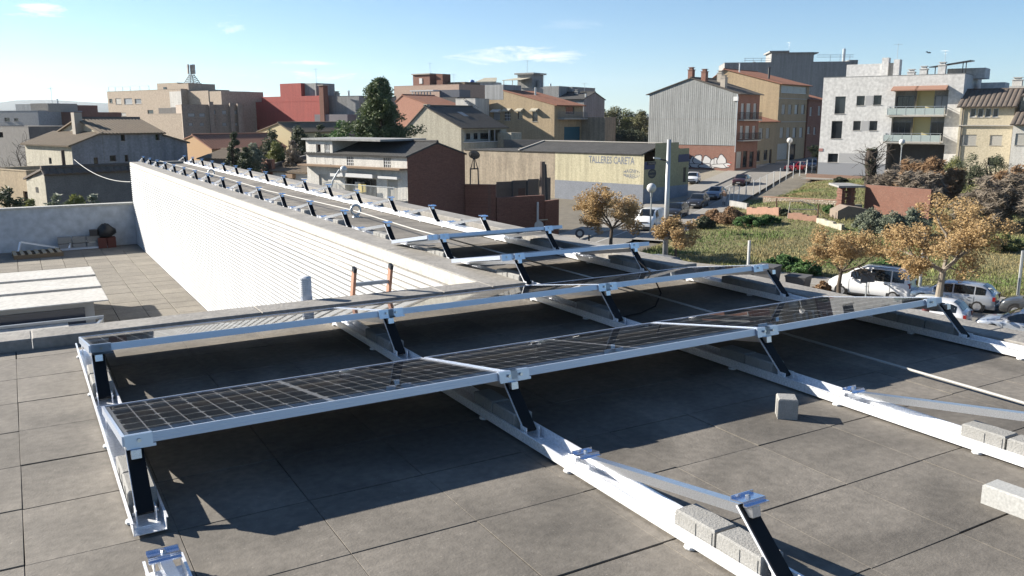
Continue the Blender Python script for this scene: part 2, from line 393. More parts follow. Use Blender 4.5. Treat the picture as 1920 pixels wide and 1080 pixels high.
# ------------------------------------------------------------------ triangular supports
dyT, dzT = math.cos(TILT), -math.sin(TILT)
M_strut = mat('strut_aluminium', (.62, .65, .7), .28, .9, noise=(20, .3, (.5, .53, .58)))
def make_support():
    r = empty('support_frame')
    # local origin: under the panel's front top edge (y=0) ; z up from the roof
    ft = Vector((0, .03, ZT-.075)); bk = Vector((0, .99*dyT, ZT-.065+.99*dzT)); foot = Vector((0, -.184, .05))
    b = MB()
    b.beam(ft+Vector((0, -.07, .012)), bk, .036, .034)
    b.build('strut', M_strut, r)
    b = MB(); b.beam(foot, ft+Vector((0, -.015, .02)), .06, .014); b.build('leg', M_black, r)
    b = MB(); b.beam(foot+Vector((-.032, .002, 0)), ft+Vector((-.032, -.013, .02)), .003, .009); b.build('leg_edge', M_alu, r)  # bright strip stands in for the sunlit side of the leg
    b = MB(); b.box(-.045, -.225, .016, .045, -.14, .02); b.box(-.036, -.205, .02, -.032, -.15, .075); b.box(.032, -.205, .02, .036, -.15, .075); b.build('foot_bracket', M_alu, r)
    b = MB(); b.tube([(-.045, -.18, .055), (.045, -.18, .055)], .006, 6); b.build('bolt', M_bolt, r)
    # rear hinge stands
    b = MB(); b.box(-.03, bk.y-.03, .016, -.026, bk.y+.03, bk.z+.01); b.box(.026, bk.y-.03, .016, .03, bk.y+.03, bk.z+.01); b.build('rear_bracket', M_alu, r)
    return r
def make_clamp_plate():
    b = MB(); b.box(-.05, -.028, 0, .05, .028, .004); b.box(-.05, .024, .004, .05, .028, .014); b.box(-.05, -.045, -.012, .05, -.028, -.008); b.box(-.05, -.031, -.008, .05, -.028, 0)
    return b.mesh('clamp_plate')
M_clamp_ = 0
M_clamp = mat('clamp_aluminium', (.55, .6, .72), .18, .95)  # blue tint stands in for the sky the plates reflect
cpm = make_clamp_plate(); cpm.materials.append(M_clamp)
cbm = MB().lathe([(.009, 0), (.009, .006), (.006, .009)], (0, 0, .004), 6).mesh('clamp_bolt'); cbm.materials.append(M_bolt)
proto = make_support(); first = [True]
def support(x, y, label, group, plates=True):
    r = proto if first[0] else clone(proto)
    first[0] = False
    r.location = (x, y, 0); tag(r, label, 'support frame', group)
    if plates:
        for yy, zz, rx in ((.0, ZT-.032, -TILT), (.93*dyT, ZT-.04+.93*dzT, -TILT)):
            p = link('clamp_plate', cpm, None, r); p.location = (0, yy, zz); p.rotation_euler = (rx, 0, 0)
            q = link('clamp_bolt', cbm, None, r); q.location = (0, yy, zz); q.rotation_euler = (rx, 0, 0)
    return r
# ballast blocks
def make_block():
    b = MB(); t = .006
    # 20 x 10 x 10 block with chamfered top and small grooves on the long faces
    b.bbox(-.05, -.1, 0, .05, .1, .1, t)
    for s in (-1, 1):
        for yy in (-.085, -.005): b.box(s*.051-.0015, yy-.004, .004, s*.051+.0015, yy+.004, .088)
    return b.mesh('concrete_block')
bkm = make_block(); bkm.materials.append(M_block)
def block(x, y, z, label, group='ballast blocks in the trays', rz=0, rx=0):
    o = link('concrete_block', bkm, None, label=label, cat='concrete block', group=group); o.location = (x, y, z); o.rotation_euler = (rx, 0, rz); return o
POSN = ('leftmost', 'second', 'third', 'rightmost')
for r_, rn in ((0, 'nearest panel row'), (1, 'second panel row')):
    for i in range(4):
        support(XS[i], Y0+r_*ROW, 'triangular support holding the %s, %s of four from the left' % (rn, POSN[i]), 'supports under the solar panels', plates=False)
        n = 2 if i < 3 else 3
        for k in range(n):
            block(XS[i]+.002, Y0+r_*ROW-.01+.21*k+rnd.uniform(-.004, .004), .0155, 'grey concrete ballast block, %s behind the %s leg under the %s' % (ORD[k], POSN[i], rn), rz=rnd.uniform(-.02, .02))
for r_, rn in ((2, 'third panel row'), (3, 'fourth panel row')):
    for X, nm in ((XA, 'left'), (XB, 'right')):
        support(X, Y0+r_*ROW, 'triangular support at the %s end of the %s, a single panel' % (nm, rn), 'supports under the solar panels', plates=False)
        for k in range(2):
            block(X+.002, Y0+r_*ROW+.0+.21*k, .0155, 'grey concrete ballast block, %s behind the %s leg of the %s' % (ORD[k], nm, rn), rz=rnd.uniform(-.02, .02))
for i in (0, 1, 2, 3):
    nm = ('at the bottom left edge', 'with black leg in the right foreground', 'by the right picture edge, beside the loose cube', 'at the far right edge under the cars')[i]
    support(XS[i], Y0-ROW, 'bare triangular support without panel '+nm, 'bare supports without panels')
    if i in (1, 2):
        for k in range(2):
            block(XS[i]+.002, Y0-ROW-.015+.21*k, .0155, 'grey concrete block in the near tray, %s behind the black leg %s' % (ORD[k], ('of the right foreground', 'near the right edge')[i-1]), rz=rnd.uniform(-.02, .02))
for r_ in range(4, 19):
    for X, nm in ((XA, 'beside the white louvre wall'), (XB, 'on the far side of the wing')):
        support(X, Y0+r_*ROW, '%s bare triangular support %s, counted from the panels' % (ORD[r_-4], nm), 'bare supports along the wing')
        if X == XA:
            for k in range(2 if r_ == 4 else 1):
                block(X+.002, Y0+r_*ROW+.25+.21*k-.2*(r_ == 4), .0155, 'ballast block in the tray at the %s bare support beside the white wall%s' % (ORD[r_-4], (', nearer one', ', farther one')[k] if r_ == 4 else ''), rz=rnd.uniform(-.02, .02))

# ------------------------------------------------------------------ solar panels
PLEN, PWID, PTH = 1.686, .995, .038
CX, CY = 20, 6
mx0, my0 = .028, .022
cw = (PLEN-2*mx0-.02)/CX; ch = (PWID-2*my0)/CY
cm = MB(); g = .005; c = .013
hw, hh = cw/2-.003, ch/2-.0075
cm.poly([(-hw+0, -hh+c, 0), (-hw+c, -hh, 0), (hw, -hh, 0), (hw, hh, 0), (-hw+c, hh, 0), (-hw, hh-c, 0)])
cellm = cm.mesh('solar_cell'); cellm.materials.append(M_cell)
def make_panel():
    r = empty('solar_panel')       # local: x along the row from the left end, y away (downhill), z normal; origin at front-left top corner
    b = MB(); b.box(0, 0, -PTH, PLEN, .012, 0); b.box(0, .0121, -PTH+.001, PLEN, .03, -PTH+.003); b.box(.001, -.0025, -.03, PLEN-.001, 0, -.024); b.box(.001, -.0015, -.016, PLEN-.001, 0, -.012); b.build('frame_bar', M_frame, r)
    b = MB(); b.box(0, PWID-.012, -PTH, PLEN, PWID, 0); b.build('frame_bar', M_frame, r)
    b = MB(); b.box(0, .0122, -PTH, .012, PWID-.0122, -.0004); b.build('frame_bar', M_frame, r)
    b = MB(); b.box(PLEN-.012, .0122, -PTH, PLEN, PWID-.0122, -.0004); b.build('frame_bar', M_frame, r)
    b = MB(); b.box(.0124, .0124, -.0095, PLEN-.0124, PWID-.0124, -.0055); b.build('backsheet', M_sheet, r)
    for i in range(CX):
        for j in range(CY):
            o = link('solar_cell', cellm, None, r)
            o.location = (mx0+cw*(i+.5)+(.02 if i >= CX//2 else 0), my0+ch*(j+.5), -.0045)
            if i % 2: o.rotation_euler = (0, 0, math.pi)
    b = MB(); b.poly([(.0123, .0123, -.0022), (PLEN-.0123, .0123, -.0022), (PLEN-.0123, PWID-.0123, -.0022), (.0123, PWID-.0123, -.0022)]); b.build('glass', M_pglass, r)
    return r
M_jclamp = mat('joint_clamp', (.5, .56, .66), .3, .7)
jm = MB(); jm.box(-.05, -.014, -.04, .05, -.0035, .003); jm.box(-.045, -.01, -.052, .06, .02, -.0405); jm.box(-.05, -.0034, .0015, .05, .012, .004)
jcm = jm.mesh('joint_clamp'); jcm.materials.append(M_jclamp)
jb = MB(); jb.tube([(0, -.026, -.02), (0, -.019, -.02)], .008, 6); jbm = jb.mesh('clamp_bolt'); jbm.materials.append(M_bolt)
panel0 = make_panel(); pfirst = [True]
PANELS = [(0, 0, 'leftmost'), (0, 1, 'middle'), (0, 2, 'rightmost'), (1, 0, 'leftmost'), (1, 1, 'middle'), (1, 2, 'rightmost'), (2, 2, ''), (3, 2, '')]
ROWN = ('nearest panel row', 'second panel row', 'third panel row', 'fourth panel row')
for r_, i, nm in PANELS:
    p = panel0 if pfirst[0] else clone(panel0)
    pfirst[0] = False
    p.location = (XL+i*PL+(PL-PLEN)/2, Y0+r_*ROW, ZT+rnd.uniform(-.001, .001)); p.rotation_euler = (-TILT, 0, 0)
    tag(p, ('framed black solar panel, %s of the three in the %s' % (nm, ROWN[r_])) if nm else 'single framed solar panel standing alone in the %s' % ROWN[r_], 'solar panel', 'mounted solar panels')
    ends = [.14 if (i == 0) else 0]
    if nm == '' : cl_ = [.2, PL-.2]
    elif i == 0: cl_ = [.065]
    elif i == 1: cl_ = [0]
    else: cl_ = [0, PL-.14]
    for xx in cl_:
        q = link('joint_clamp', jcm, None, p); q.location = (xx-(PL-PLEN)/2, 0, 0)
        q = link('clamp_bolt', jbm, None, p); q.location = (xx-(PL-PLEN)/2, 0, 0)
    if nm and i > 0:
        b = MB(); b.box(-.014, .01, -.03, -.001, PWID-.01, -.002); b.build('joint_cover', M_frame, p)
# ================================================================== THE TOWN: helpers
def UD(px, D, z=-3.0):
    """world point whose horizontal forward distance is D and that shows at pixel column px"""
    d = D*math.cos(PIT) - (z-CZ)*math.sin(PIT)
    return RT*((px-960)/FPX*d) + FW*D
def pxof(p):
    v = p - Vector((0, 0, CZ)); return 960+FPX*v.dot(R3)/v.dot(F2)
class Site:
    """a building lot: origin = left end of its front as seen from the street; local x runs along the front, y into the lot"""
    def __init__(s, pxL, DL, ang, pxR=None, W=None, z0=None, zref=-3.0):
        s.o = UD(pxL, DL, zref); s.d = RT*math.cos(R(ang)) + FW*math.sin(R(ang)); s.n = Vector((-s.d.y, s.d.x, 0))
        s.rz = math.atan2(s.d.y, s.d.x); s.zref = zref
        s.W = W if W else s.s(pxR, zref)
        s.z0 = z0 if z0 is not None else min(zg(s.o), zg(s.o+s.d*s.W))-.3
    def s(s, px, z=None, y=0.):
        z = s.zref if z is None else z
        lo, hi = -60., 120.
        f = lambda t: pxof(Vector((*(s.o+s.d*t+s.n*y).to_2d(), z)))
        for i in range(50):
            m = (lo+hi)/2
            if f(m) < px: lo = m
            else: hi = m
        return (lo+hi)/2
    def y(s, px, x=None, z=None):
        """local y on the right side wall (x = W) for a pixel column"""
        z = s.zref if z is None else z; x = s.W if x is None else x
        lo, hi = 0., 80.
        f = lambda t: pxof(Vector((*(s.o+s.d*x+s.n*t).to_2d(), z)))
        inc = f(40) > f(0)
        for i in range(50):
            m = (lo+hi)/2
            if (f(m) < px) == inc: lo = m
            else: hi = m
        return (lo+hi)/2
    def z(s, py, x=0., y=0.):
        p = s.o+s.d*x+s.n*y; D = p.dot(FW)
        return Zat(py, D)
    def root(s, name, label, cat='building', group=None):
        e = empty(name, (s.o.x, s.o.y, 0), s.rz, label=label, cat=cat, group=group); return e
    def rect(s, x0, y0, x1, y1):
        """pixel box on the front -> (s0, s1, z0, z1)"""
        a = s.s(x0); c = s.s(x1); m = (a+c)/2
        return (a, c, s.z(y1, m), s.z(y0, m))
    def rectR(s, x0, y0, x1, y1):
        a = s.y(x0); c = s.y(x1); m = (a+c)/2
        return (min(a, c), max(a, c), s.z(y1, s.W, m), s.z(y0, s.W, m))
class Face:
    def __init__(s, root, o, d): s.r = root; s.o = Vector((*o, 0)); s.d = Vector((*d, 0)); s.n = Vector((d[1], -d[0], 0))
    def P(s, u, z, out=0.): 
        v = s.o + s.d*u + s.n*out; return Vector((v.x, v.y, z))
    def wall(s, L, z0, z1, openings=(), m=None, name='wall', gable=None, u0=0., depth=.16, into=None):
        """wall sheet with reveals; gable = [(u,z)...] extra points of the top edge from u=L back to u=u0"""
        b = into or MB()
        us = sorted({u0, L} | {min(max(a, u0), L) for o in openings for a in o[:2]}); zs = sorted({z0, z1} | {min(max(a, z0), z1) for o in openings for a in o[2:4]})
        for i in range(len(us)-1):
            run = None
            for j in range(len(zs)-1):
                uc, zc = (us[i]+us[i+1])/2, (zs[j]+zs[j+1])/2
                hole = any(o[0] < uc < o[1] and o[2] < zc < o[3] for o in openings)
                if not hole:
                    b.poly([s.P(us[i], zs[j]), s.P(us[i+1], zs[j]), s.P(us[i+1], zs[j+1]), s.P(us[i], zs[j+1])])
        for o in openings:
            a, c, e, f = o[:4]
            q = [(a, e), (c, e), (c, f), (a, f)]
            for k in range(4):
                p1, p2 = q[k], q[(k+1) % 4]
                b.poly([s.P(*p2), s.P(*p1), s.P(*p1, -depth), s.P(*p2, -depth)])
        if gable: b.poly([s.P(u0, z1), s.P(L, z1)] + [s.P(u, z) for u, z in gable])
        if into is None: return b.build(name, m, s.r)
    def window(s, a, c, e, f, style='dark', frame=None, sill=True, depth=.16, name='window', mull=1, fw=.06):
        frame = frame or M_wframe
        b = MB(); dd = -depth+.05
        def bar(u0, z0, u1, z1, o0=-depth+.005, o1=dd):
            b.prism([s.P(u0, z0, o0), s.P(u1, z0, o0), s.P(u1, z1, o0), s.P(u0, z1, o0)], s.n*(o1-o0))
        bar(a, e, a+fw, f); bar(c-fw, e, c, f); bar(a+fw, e, c-fw, e+fw); bar(a+fw, f-fw, c-fw, f)
        for k in range(1, mull):
            u = a+(c-a)*k/mull; bar(u-fw/2, e+fw, u+fw/2, f-fw)
        win = b.build(name, frame, s.r)
        if style in ('dark', 'half'):
            b = MB(); b.poly([s.P(a, e, -depth+.02), s.P(c, e, -depth+.02), s.P(c, f, -depth+.02), s.P(a, f, -depth+.02)]); b.build('pane', M_wglass, win)
        if style == 'curtain':
            b = MB(); b.poly([s.P(a, e, -depth+.02), s.P(c, e, -depth+.02), s.P(c, f, -depth+.02), s.P(a, f, -depth+.02)]); b.build('pane', M_curt, win)
        if style in ('shutter', 'half'):
            zz = e+.02 if style == 'shutter' else e+(f-e)*.45
            b = MB(); n = max(4, int((f-zz)/.09)); h = (f-zz)/n
            for k in range(n):
                b.prism([s.P(a+.01, zz+k*h+.006, -depth+.06), s.P(a+.01, zz+(k+1)*h-.004, -depth+.06), s.P(a+.01, zz+(k+1)*h-.01, -depth+.075), s.P(a+.01, zz+k*h+.012, -depth+.075)], s.d*(c-a-.02))
            o = b.build('shutter', M_shut, win); o['kind'] = 'stuff'
        if style == 'bars':
            b = MB(); b.poly([s.P(a, e, -depth+.02), s.P(c, e, -depth+.02), s.P(c, f, -depth+.02), s.P(a, f, -depth+.02)]); b.build('pane', M_wglass, win)
            n = 4
            for k in range(1, n):
                bb = MB(); u = a+(c-a)*k/n; bb.beam(s.P(u, e, -.05), s.P(u, f, -.05), .05, .05, s.d); bb.build('bar', M_wwhite, win)
            for k in (1, 2):
                z = e+(f-e)*k/3; bb = MB(); bb.beam(s.P(a, z, -.05), s.P(c, z, -.05), .045, .045); bb.build('bar', M_wwhite, win)
        if sill:
            b = MB(); b.prism([s.P(a-.06, e-.06, -.02), s.P(c+.06, e-.06, -.02), s.P(c+.06, e, -.02), s.P(a-.06, e, -.02)], s.n*.09); b.build('sill', M_sill, win)
        return win
    def slab(s, a, c, e, f, out, m, name, back=0.003, parent=None):
        b = MB(); b.prism([s.P(a, e, back), s.P(c, e, back), s.P(c, f, back), s.P(a, f, back)], s.n*(out-back)); return b.build(name, m, parent or s.r)
    def balcony(s, a, c, z, out=1.1, m=None, style='bars', h=1.0, n=12):
        m = m or M_iron
        sl = s.slab(a, c, z-.18, z, out, M_sill, 'balcony')
        pts = [s.P(a+.04, 0, .05), s.P(a+.04, 0, out-.04), s.P(c-.04, 0, out-.04), s.P(c-.04, 0, .05)]
        b = MB()
        for p, q in zip(pts, pts[1:]):
            b.beam(p+UP*(z+h), q+UP*(z+h), .05, .05); 
        b.build('handrail', m, sl)
        if style == 'bars':
            b = MB()
            for p, q in zip(pts, pts[1:]):
                k = max(2, int((q-p).length/.13))
                for i in range(k+1):
                    v = p.lerp(q, i/k); b.beam(v+UP*z, v+UP*(z+h), .022, .022, (1, 0, 0))
                b.beam(p+UP*(z+.1), q+UP*(z+.1), .03, .03)
            o = b.build('balusters', m, sl); o['kind'] = 'stuff'
        else:
            for p, q, k in zip(pts, pts[1:], (1, 6, 1)):
                for i in range(k):
                    v0, v1 = p.lerp(q, i/k), p.lerp(q, (i+1)/k); g = (v1-v0).normalized()*.03
                    bb = MB(); bb.beam(v0+g+UP*(z+.5), v1-g+UP*(z+.5), .012, .86); bb.build('glass_panel', M_bglass, sl)
                    bb = MB(); bb.beam(v0+UP*z, v0+UP*(z+h), .04, .04, (1, 0, 0)); bb.build('post', m, sl)
        return sl
M_wframe = mat('window_frame_dark', (.12, .115, .11), .5)
M_wwhite = mat('window_frame_white', (.7, .7, .69), .5)
M_wglass = mat('window_glass', (.02, .024, .03), .08, spec=.6, rand=.3)
M_curt = mat('window_curtain', (.35, .36, .37), .3, rand=.2)
M_shut = mat('roller_shutter', (.55, .53, .48), .6, rand=.12)
M_sill = mat('sill_stone', (.5, .47, .42), .8, noise=(3, .4, (.38, .36, .33)))
M_iron = mat('black_ironwork', (.03, .03, .035), .5)
M_bglass = mat('frosted_balcony_glass', (.45, .52, .5), .25)
M_tile = mat('clay_roof_tile', (.36, .155, .09), .85, noise=(1.1, .6, (.25, .12, .075)), rand=.05)
M_tileold = mat('old_roof_tile', (.215, .16, .105), .9, noise=(1.3, .65, (.14, .11, .075)))
M_tiledk = mat('weathered_roof_tile', (.16, .125, .1), .9, noise=(1.3, .65, (.09, .08, .07)))
M_fibre = mat('fibre_cement_roof', (.075, .073, .07), .9, noise=(.7, .6, (.045, .045, .045)), streak=.2)
M_fibre2 = mat('brown_fibre_roof', (.13, .11, .088), .9, noise=(.6, .5, (.09, .08, .066)), streak=.15)
M_chim = mat('chimney_plaster', (.5, .45, .38), .9, noise=(3, .5, (.33, .29, .25)))
M_brickred = mat('red_brick', (.3, .115, .075), .9, brick=(.25, .065, (.3, .25, .21), .75), noise=(.8, .5, (.22, .09, .06)))
M_grey = mat('grey_render', (.36, .36, .35), .9, noise=(.5, .5, (.29, .29, .285)), streak=.15)
M_iron2 = mat('galvanised_steel', (.45, .47, .48), .4, .6)

def roof_sheet(root, name, e0, e1, r1, r0, m, th=.12, pitch=.45, amp=.05, n=None):
    """corrugated / tiled roof plane: eave e0->e1, ridge r0->r1"""
    e0, e1, r1, r0 = map(Vector, (e0, e1, r1, r0))
    nrm = (e1-e0).cross(r0-e0).normalized()
    if nrm.z < 0: nrm = -nrm
    k = n or max(2, int((e1-e0).length/pitch)); k = min(k, 90)
    b = MB(); o = 0; vs = []; fs = []
    m2 = 4*k
    prof = (0, .8, 1, .8)
    for i in range(m2+1):
        t = i/m2; h = amp*prof[i % 4]
        vs += [e0.lerp(e1, t)+nrm*h, r0.lerp(r1, t)+nrm*h, e0.lerp(e1, t)-nrm*th, r0.lerp(r1, t)-nrm*th]
    for i in range(m2):
        a = 4*i; c = 4*(i+1)
        fs += [(a, c, c+1, a+1), (a+2, a+3, c+3, c+2), (a, a+2, c+2, c), (a+1, c+1, c+3, a+3)]
    fs += [(0, 1, 3, 2), (4*m2, 4*m2+2, 4*m2+3, 4*m2+1)]
    b.add(vs, fs); return b.build(name, m, root)
def chimney(root, x, y, z0, z1, m=None, w=.6, d=None, cap=True):
    m = m or M_chim; d = d or w
    b = MB(); b.box(x-w/2, y-d/2, z0, x+w/2, y+d/2, z1); o = b.build('chimney', m, root)
    if cap:
        b = MB(); b.box(x-w/2-.08, y-d/2-.08, z1, x+w/2+.08, y+d/2+.08, z1+.1); b.box(x-w*.35, y-d*.35, z1+.1, x+w*.35, y+d*.35, z1+.38); b.box(x-w*.5, y-d*.5, z1+.38, x+w*.5, y+d*.5, z1+.46)
        b.build('chimney_cap', m, o)
    return o
def pipe(root, x, y, z0, z1, r=.09, m=None, cap=True, name='flue_pipe'):
    b = MB(); b.tube([(x, y, z0), (x, y, z1)], r, 8)
    if cap: b.lathe([(r*1.7, 0), (r*1.7, .05), (.02, .2)], (x, y, z1+.06), 8)
    return b.build(name, m or M_iron2, root)
def antenna(root, x, y, z0, h=2.2, a=0.):
    b = MB(); b.tube([(x, y, z0), (x, y, z0+h)], .03, 5)
    c, s_ = math.cos(a), math.sin(a)
    b.tube([(x-.6*c, y-.6*s_, z0+h*.93), (x+.6*c, y+.6*s_, z0+h*.93)], .02, 4)
    for k in range(5):
        t = -.55+.27*k; L = .35-.04*k
        b.tube([(x+t*c-L*s_, y+t*s_+L*c, z0+h*.93), (x+t*c+L*s_, y+t*s_-L*c, z0+h*.93)], .014, 4)
    b.tube([(x-.25*s_, y+.25*c, z0+h*.7), (x+.25*s_, y-.25*c, z0+h*.7)], .02, 4)
    return b.build('antenna', M_iron2, root)
def plainbox(root, x0, y0, z0, x1, y1, z1, m, name='wall'):
    b = MB(); b.box(x0, y0, z0, x1, y1, z1); return b.build(name, m, root)
def quads(root, name, m, *polys):
    b = MB()
    for p in polys: b.poly(p)
    return b.build(name, m, root)
def gable_house(s, name, label, W, Dp, ze, zr, m, front_op=(), right_op=(), left_op=(), axis='x', roofm=None, ov=.3, ridge=.5, z0=None, amp=.05, pitch=.4, ze2=None, th=.1, cat='house'):
    """axis 'x': ridge runs along the front (gables on the sides); axis 'y': gable on the front. ridge = where the ridge sits (0..1). ze2 = other eave height"""
    r = s.root(name, label, cat); z0 = s.z0 if z0 is None else z0; ze2 = ze if ze2 is None else ze2
    F = Face(r, (0, 0), (1, 0)); Rr = Face(r, (W, 0), (0, 1)); Bk = Face(r, (W, Dp), (-1, 0)); Lf = Face(r, (0, Dp), (0, -1))
    roofm = roofm or M_tile
    if axis == 'x':
        yr = Dp*ridge
        F.wall(W, z0, ze, front_op, m)
        zt = min(ze, ze2)
        Rr.wall(Dp, z0, zt, right_op, m, gable=([(Dp, ze2)] if ze2 > zt else [])+[(yr, zr)]+([(0, ze)] if ze > zt else []))
        Lf.wall(Dp, z0, zt, left_op, m, gable=([(Dp, ze)] if ze > zt else [])+[(Dp-yr, zr)]+([(0, ze2)] if ze2 > zt else []))
        Bk.wall(W, z0, ze2, (), m)
        k = (zr-ze)/max(yr, .01); k2 = (zr-ze2)/max(Dp-yr, .01)
        roof_sheet(r, 'roof', (-ov*.5, -ov, ze-ov*k+.11), (W+ov*.5, -ov, ze-ov*k+.11), (W+ov*.5, yr, zr+.11), (-ov*.5, yr, zr+.11), roofm, th, pitch, amp)
        if Dp-yr > .3: roof_sheet(r, 'roof', (W+ov*.5, Dp+ov, ze2-ov*k2+.11), (-ov*.5, Dp+ov, ze2-ov*k2+.11), (-ov*.5, yr, zr+.11), (W+ov*.5, yr, zr+.11), roofm, th, pitch, amp)
        b = MB(); b.tube([(-ov*.5, yr, zr+.14), (W+ov*.5, yr, zr+.14)], .13, 6); b.build('ridge_cap', roofm, r)
    else:
        xr = W*ridge; zt = min(ze, ze2)
        F.wall(W, z0, zt, front_op, m, gable=([(W, ze2)] if ze2 > zt else [])+[(xr, zr)]+([(0, ze)] if ze > zt else []))
        Bk.wall(W, z0, zt, (), m, gable=([(W, ze)] if ze > zt else [])+[(W-xr, zr)]+([(0, ze2)] if ze2 > zt else []))
        Lf.wall(Dp, z0, ze, left_op, m); Rr.wall(Dp, z0, ze2, right_op, m)
        k = (zr-ze)/max(xr, .01); k2 = (zr-ze2)/max(W-xr, .01)
        if xr > .3: roof_sheet(r, 'roof', (-ov, Dp+ov*.5, ze-ov*k+.11), (-ov, -ov*.5, ze-ov*k+.11), (xr, -ov*.5, zr+.11), (xr, Dp+ov*.5, zr+.11), roofm, th, pitch, amp)
        roof_sheet(r, 'roof', (W+ov, -ov*.5, ze2-ov*k2+.11), (W+ov, Dp+ov*.5, ze2-ov*k2+.11), (xr, Dp+ov*.5, zr+.11), (xr, -ov*.5, zr+.11), roofm, th, pitch, amp)
        b = MB(); b.tube([(xr, -ov*.5, zr+.14), (xr, Dp+ov*.5, zr+.14)], .13, 6); b.build('ridge_cap', roofm, r)
    return r, F, Rr, Lf
def flat_block(s, name, label, W, Dp, zt, m, front_op=(), right_op=(), left_op=(), par=.5, z0=None, cat='building', copm=None):
    r = s.root(name, label, cat); z0 = s.z0 if z0 is None else z0
    F = Face(r, (0, 0), (1, 0)); Rr = Face(r, (W, 0), (0, 1)); Bk = Face(r, (W, Dp), (-1, 0)); Lf = Face(r, (0, Dp), (0, -1))
    F.wall(W, z0, zt, front_op, m); Rr.wall(Dp, z0, zt, right_op, m); Bk.wall(W, z0, zt, (), m); Lf.wall(Dp, z0, zt, left_op, m)
    quads(r, 'flat_roof', M_grey, [(.25, .25, zt-par), (W-.25, .25, zt-par), (W-.25, Dp-.25, zt-par), (.25, Dp-.25, zt-par)])
    b = MB(); t = .25; o = .03
    b.box(-o, -o, zt, W+o, t, zt+.08); b.box(-o, Dp-t, zt, W+o, Dp+o, zt+.08); b.box(-o, t, zt, t, Dp-t, zt+.08); b.box(W-t, t, zt, W+o, Dp-t, zt+.08)
    # inner faces of the parapet
    b.poly([(t, t, zt-par), (t, t, zt), (W-t, t, zt), (W-t, t, zt-par)]); b.poly([(t, Dp-t, zt-par), (W-t, Dp-t, zt-par), (W-t, Dp-t, zt), (t, Dp-t, zt)])
    b.poly([(t, t, zt-par), (t, Dp-t, zt-par), (t, Dp-t, zt), (t, t, zt)]); b.poly([(W-t, t, zt-par), (W-t, t, zt), (W-t, Dp-t, zt), (W-t, Dp-t, zt-par)])
    o = b.build('coping', copm or m, r); o['kind'] = 'stuff'
    return r, F, Rr, Lf
def wins(F, rects, style='dark', **k):
    for q in rects: F.window(*q[:4], style=style, **k)
def siteR(pxR, DR, ang, pxL, zref=-3.0, z0=None):
    """lot given by its right front corner"""
    d = RT*math.cos(R(ang)) + FW*math.sin(R(ang)); p = UD(pxR, DR, zref); lo, hi = 0., 200.
    for i in range(50):
        m = (lo+hi)/2; q = p-d*m
        if pxof(Vector((q.x, q.y, zref))) > pxL: lo = m
        else: hi = m
    o = p-d*lo
    return Site(pxL, o.dot(FW), ang, W=lo, zref=zref, z0=z0)
def text_mesh(txt, size=1., bold=0.):
    c = bpy.data.curves.new('txt', 'FONT'); c.body = txt; c.size = size; c.align_x = 'CENTER'; c.align_y = 'CENTER'; c.offset = bold; c.resolution_u = 2
    o = bpy.data.objects.new('txt', c); COL.objects.link(o)
    bpy.context.view_layer.update()
    me = bpy.data.meshes.new_from_object(o.evaluated_get(bpy.context.evaluated_depsgraph_get()))
    bpy.data.objects.remove(o); return me
def lettering(F, txt, a, c, e, f, m, out=.012, name='lettering', fn=None, bold=0.):
    """flat paint: text stretched into the box a..c, e..f of the face"""
    me = text_mesh(txt, 1., bold)
    xs = [v.co.x for v in me.vertices]; ys = [v.co.y for v in me.vertices]
    x0, x1, y0, y1 = min(xs), max(xs), min(ys), max(ys)
    for v in me.vertices:
        t = (v.co.x-x0)/(x1-x0); u = (v.co.y-y0)/(y1-y0)
        if fn: u = fn(t, u)
        v.co = F.P(a+(c-a)*t, e+(f-e)*u, out)
    return link(name, me, m, F.r)
# ================================================================== BUILDINGS
M_wplast = mat('white_plaster', (.74, .715, .66), .9, noise=(.9, .5, (.6, .575, .52)), streak=.12)
M_pinkpl = mat('pinkish_plaster', (.6, .53, .48), .9, noise=(.9, .4, (.52, .46, .42)))
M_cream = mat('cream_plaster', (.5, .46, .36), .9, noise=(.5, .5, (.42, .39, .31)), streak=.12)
M_tan = mat('tan_plaster', (.47, .36, .225), .9, noise=(.5, .45, (.39, .305, .195)), streak=.1)
M_beige = mat('beige_stained_plaster', (.44, .37, .275), .9, noise=(.35, .7, (.33, .27, .2)), streak=.25)
M_yell = mat('pale_yellow_paint', (.64, .585, .4), .9, noise=(.6, .5, (.52, .465, .31)), streak=.2)
M_band = mat('blue_grey_band', (.27, .29, .33), .9, noise=(1., .5, (.2, .22, .25)))
M_ochre = mat('ochre_plaster', (.5, .37, .2), .9, noise=(.5, .4, (.44, .33, .18)))
M_brickdk = mat('dark_red_brick', (.26, .11, .075), .95, brick=(.27, .07, (.16, .11, .09), .7), noise=(.9, .5, (.19, .085, .06)))
M_lbrown = mat('brown_cornice', (.32, .21, .13), .9, noise=(2, .6, (.2, .14, .09)))
M_stone = mat('rubble_grey', (.2, .19, .18), .95, noise=(1.5, .6, (.13, .125, .12)))
M_teal = mat('teal_shutter', (.012, .1, .15), .6)
M_siding = mat('grey_fibre_siding', (.33, .34, .335), .9, noise=(.6, .45, (.27, .28, .275)), streak=.2)
M_door = mat('door_white', (.55, .53, .5), .6)
M_brown = mat('door_brown', (.12, .06, .04), .6)

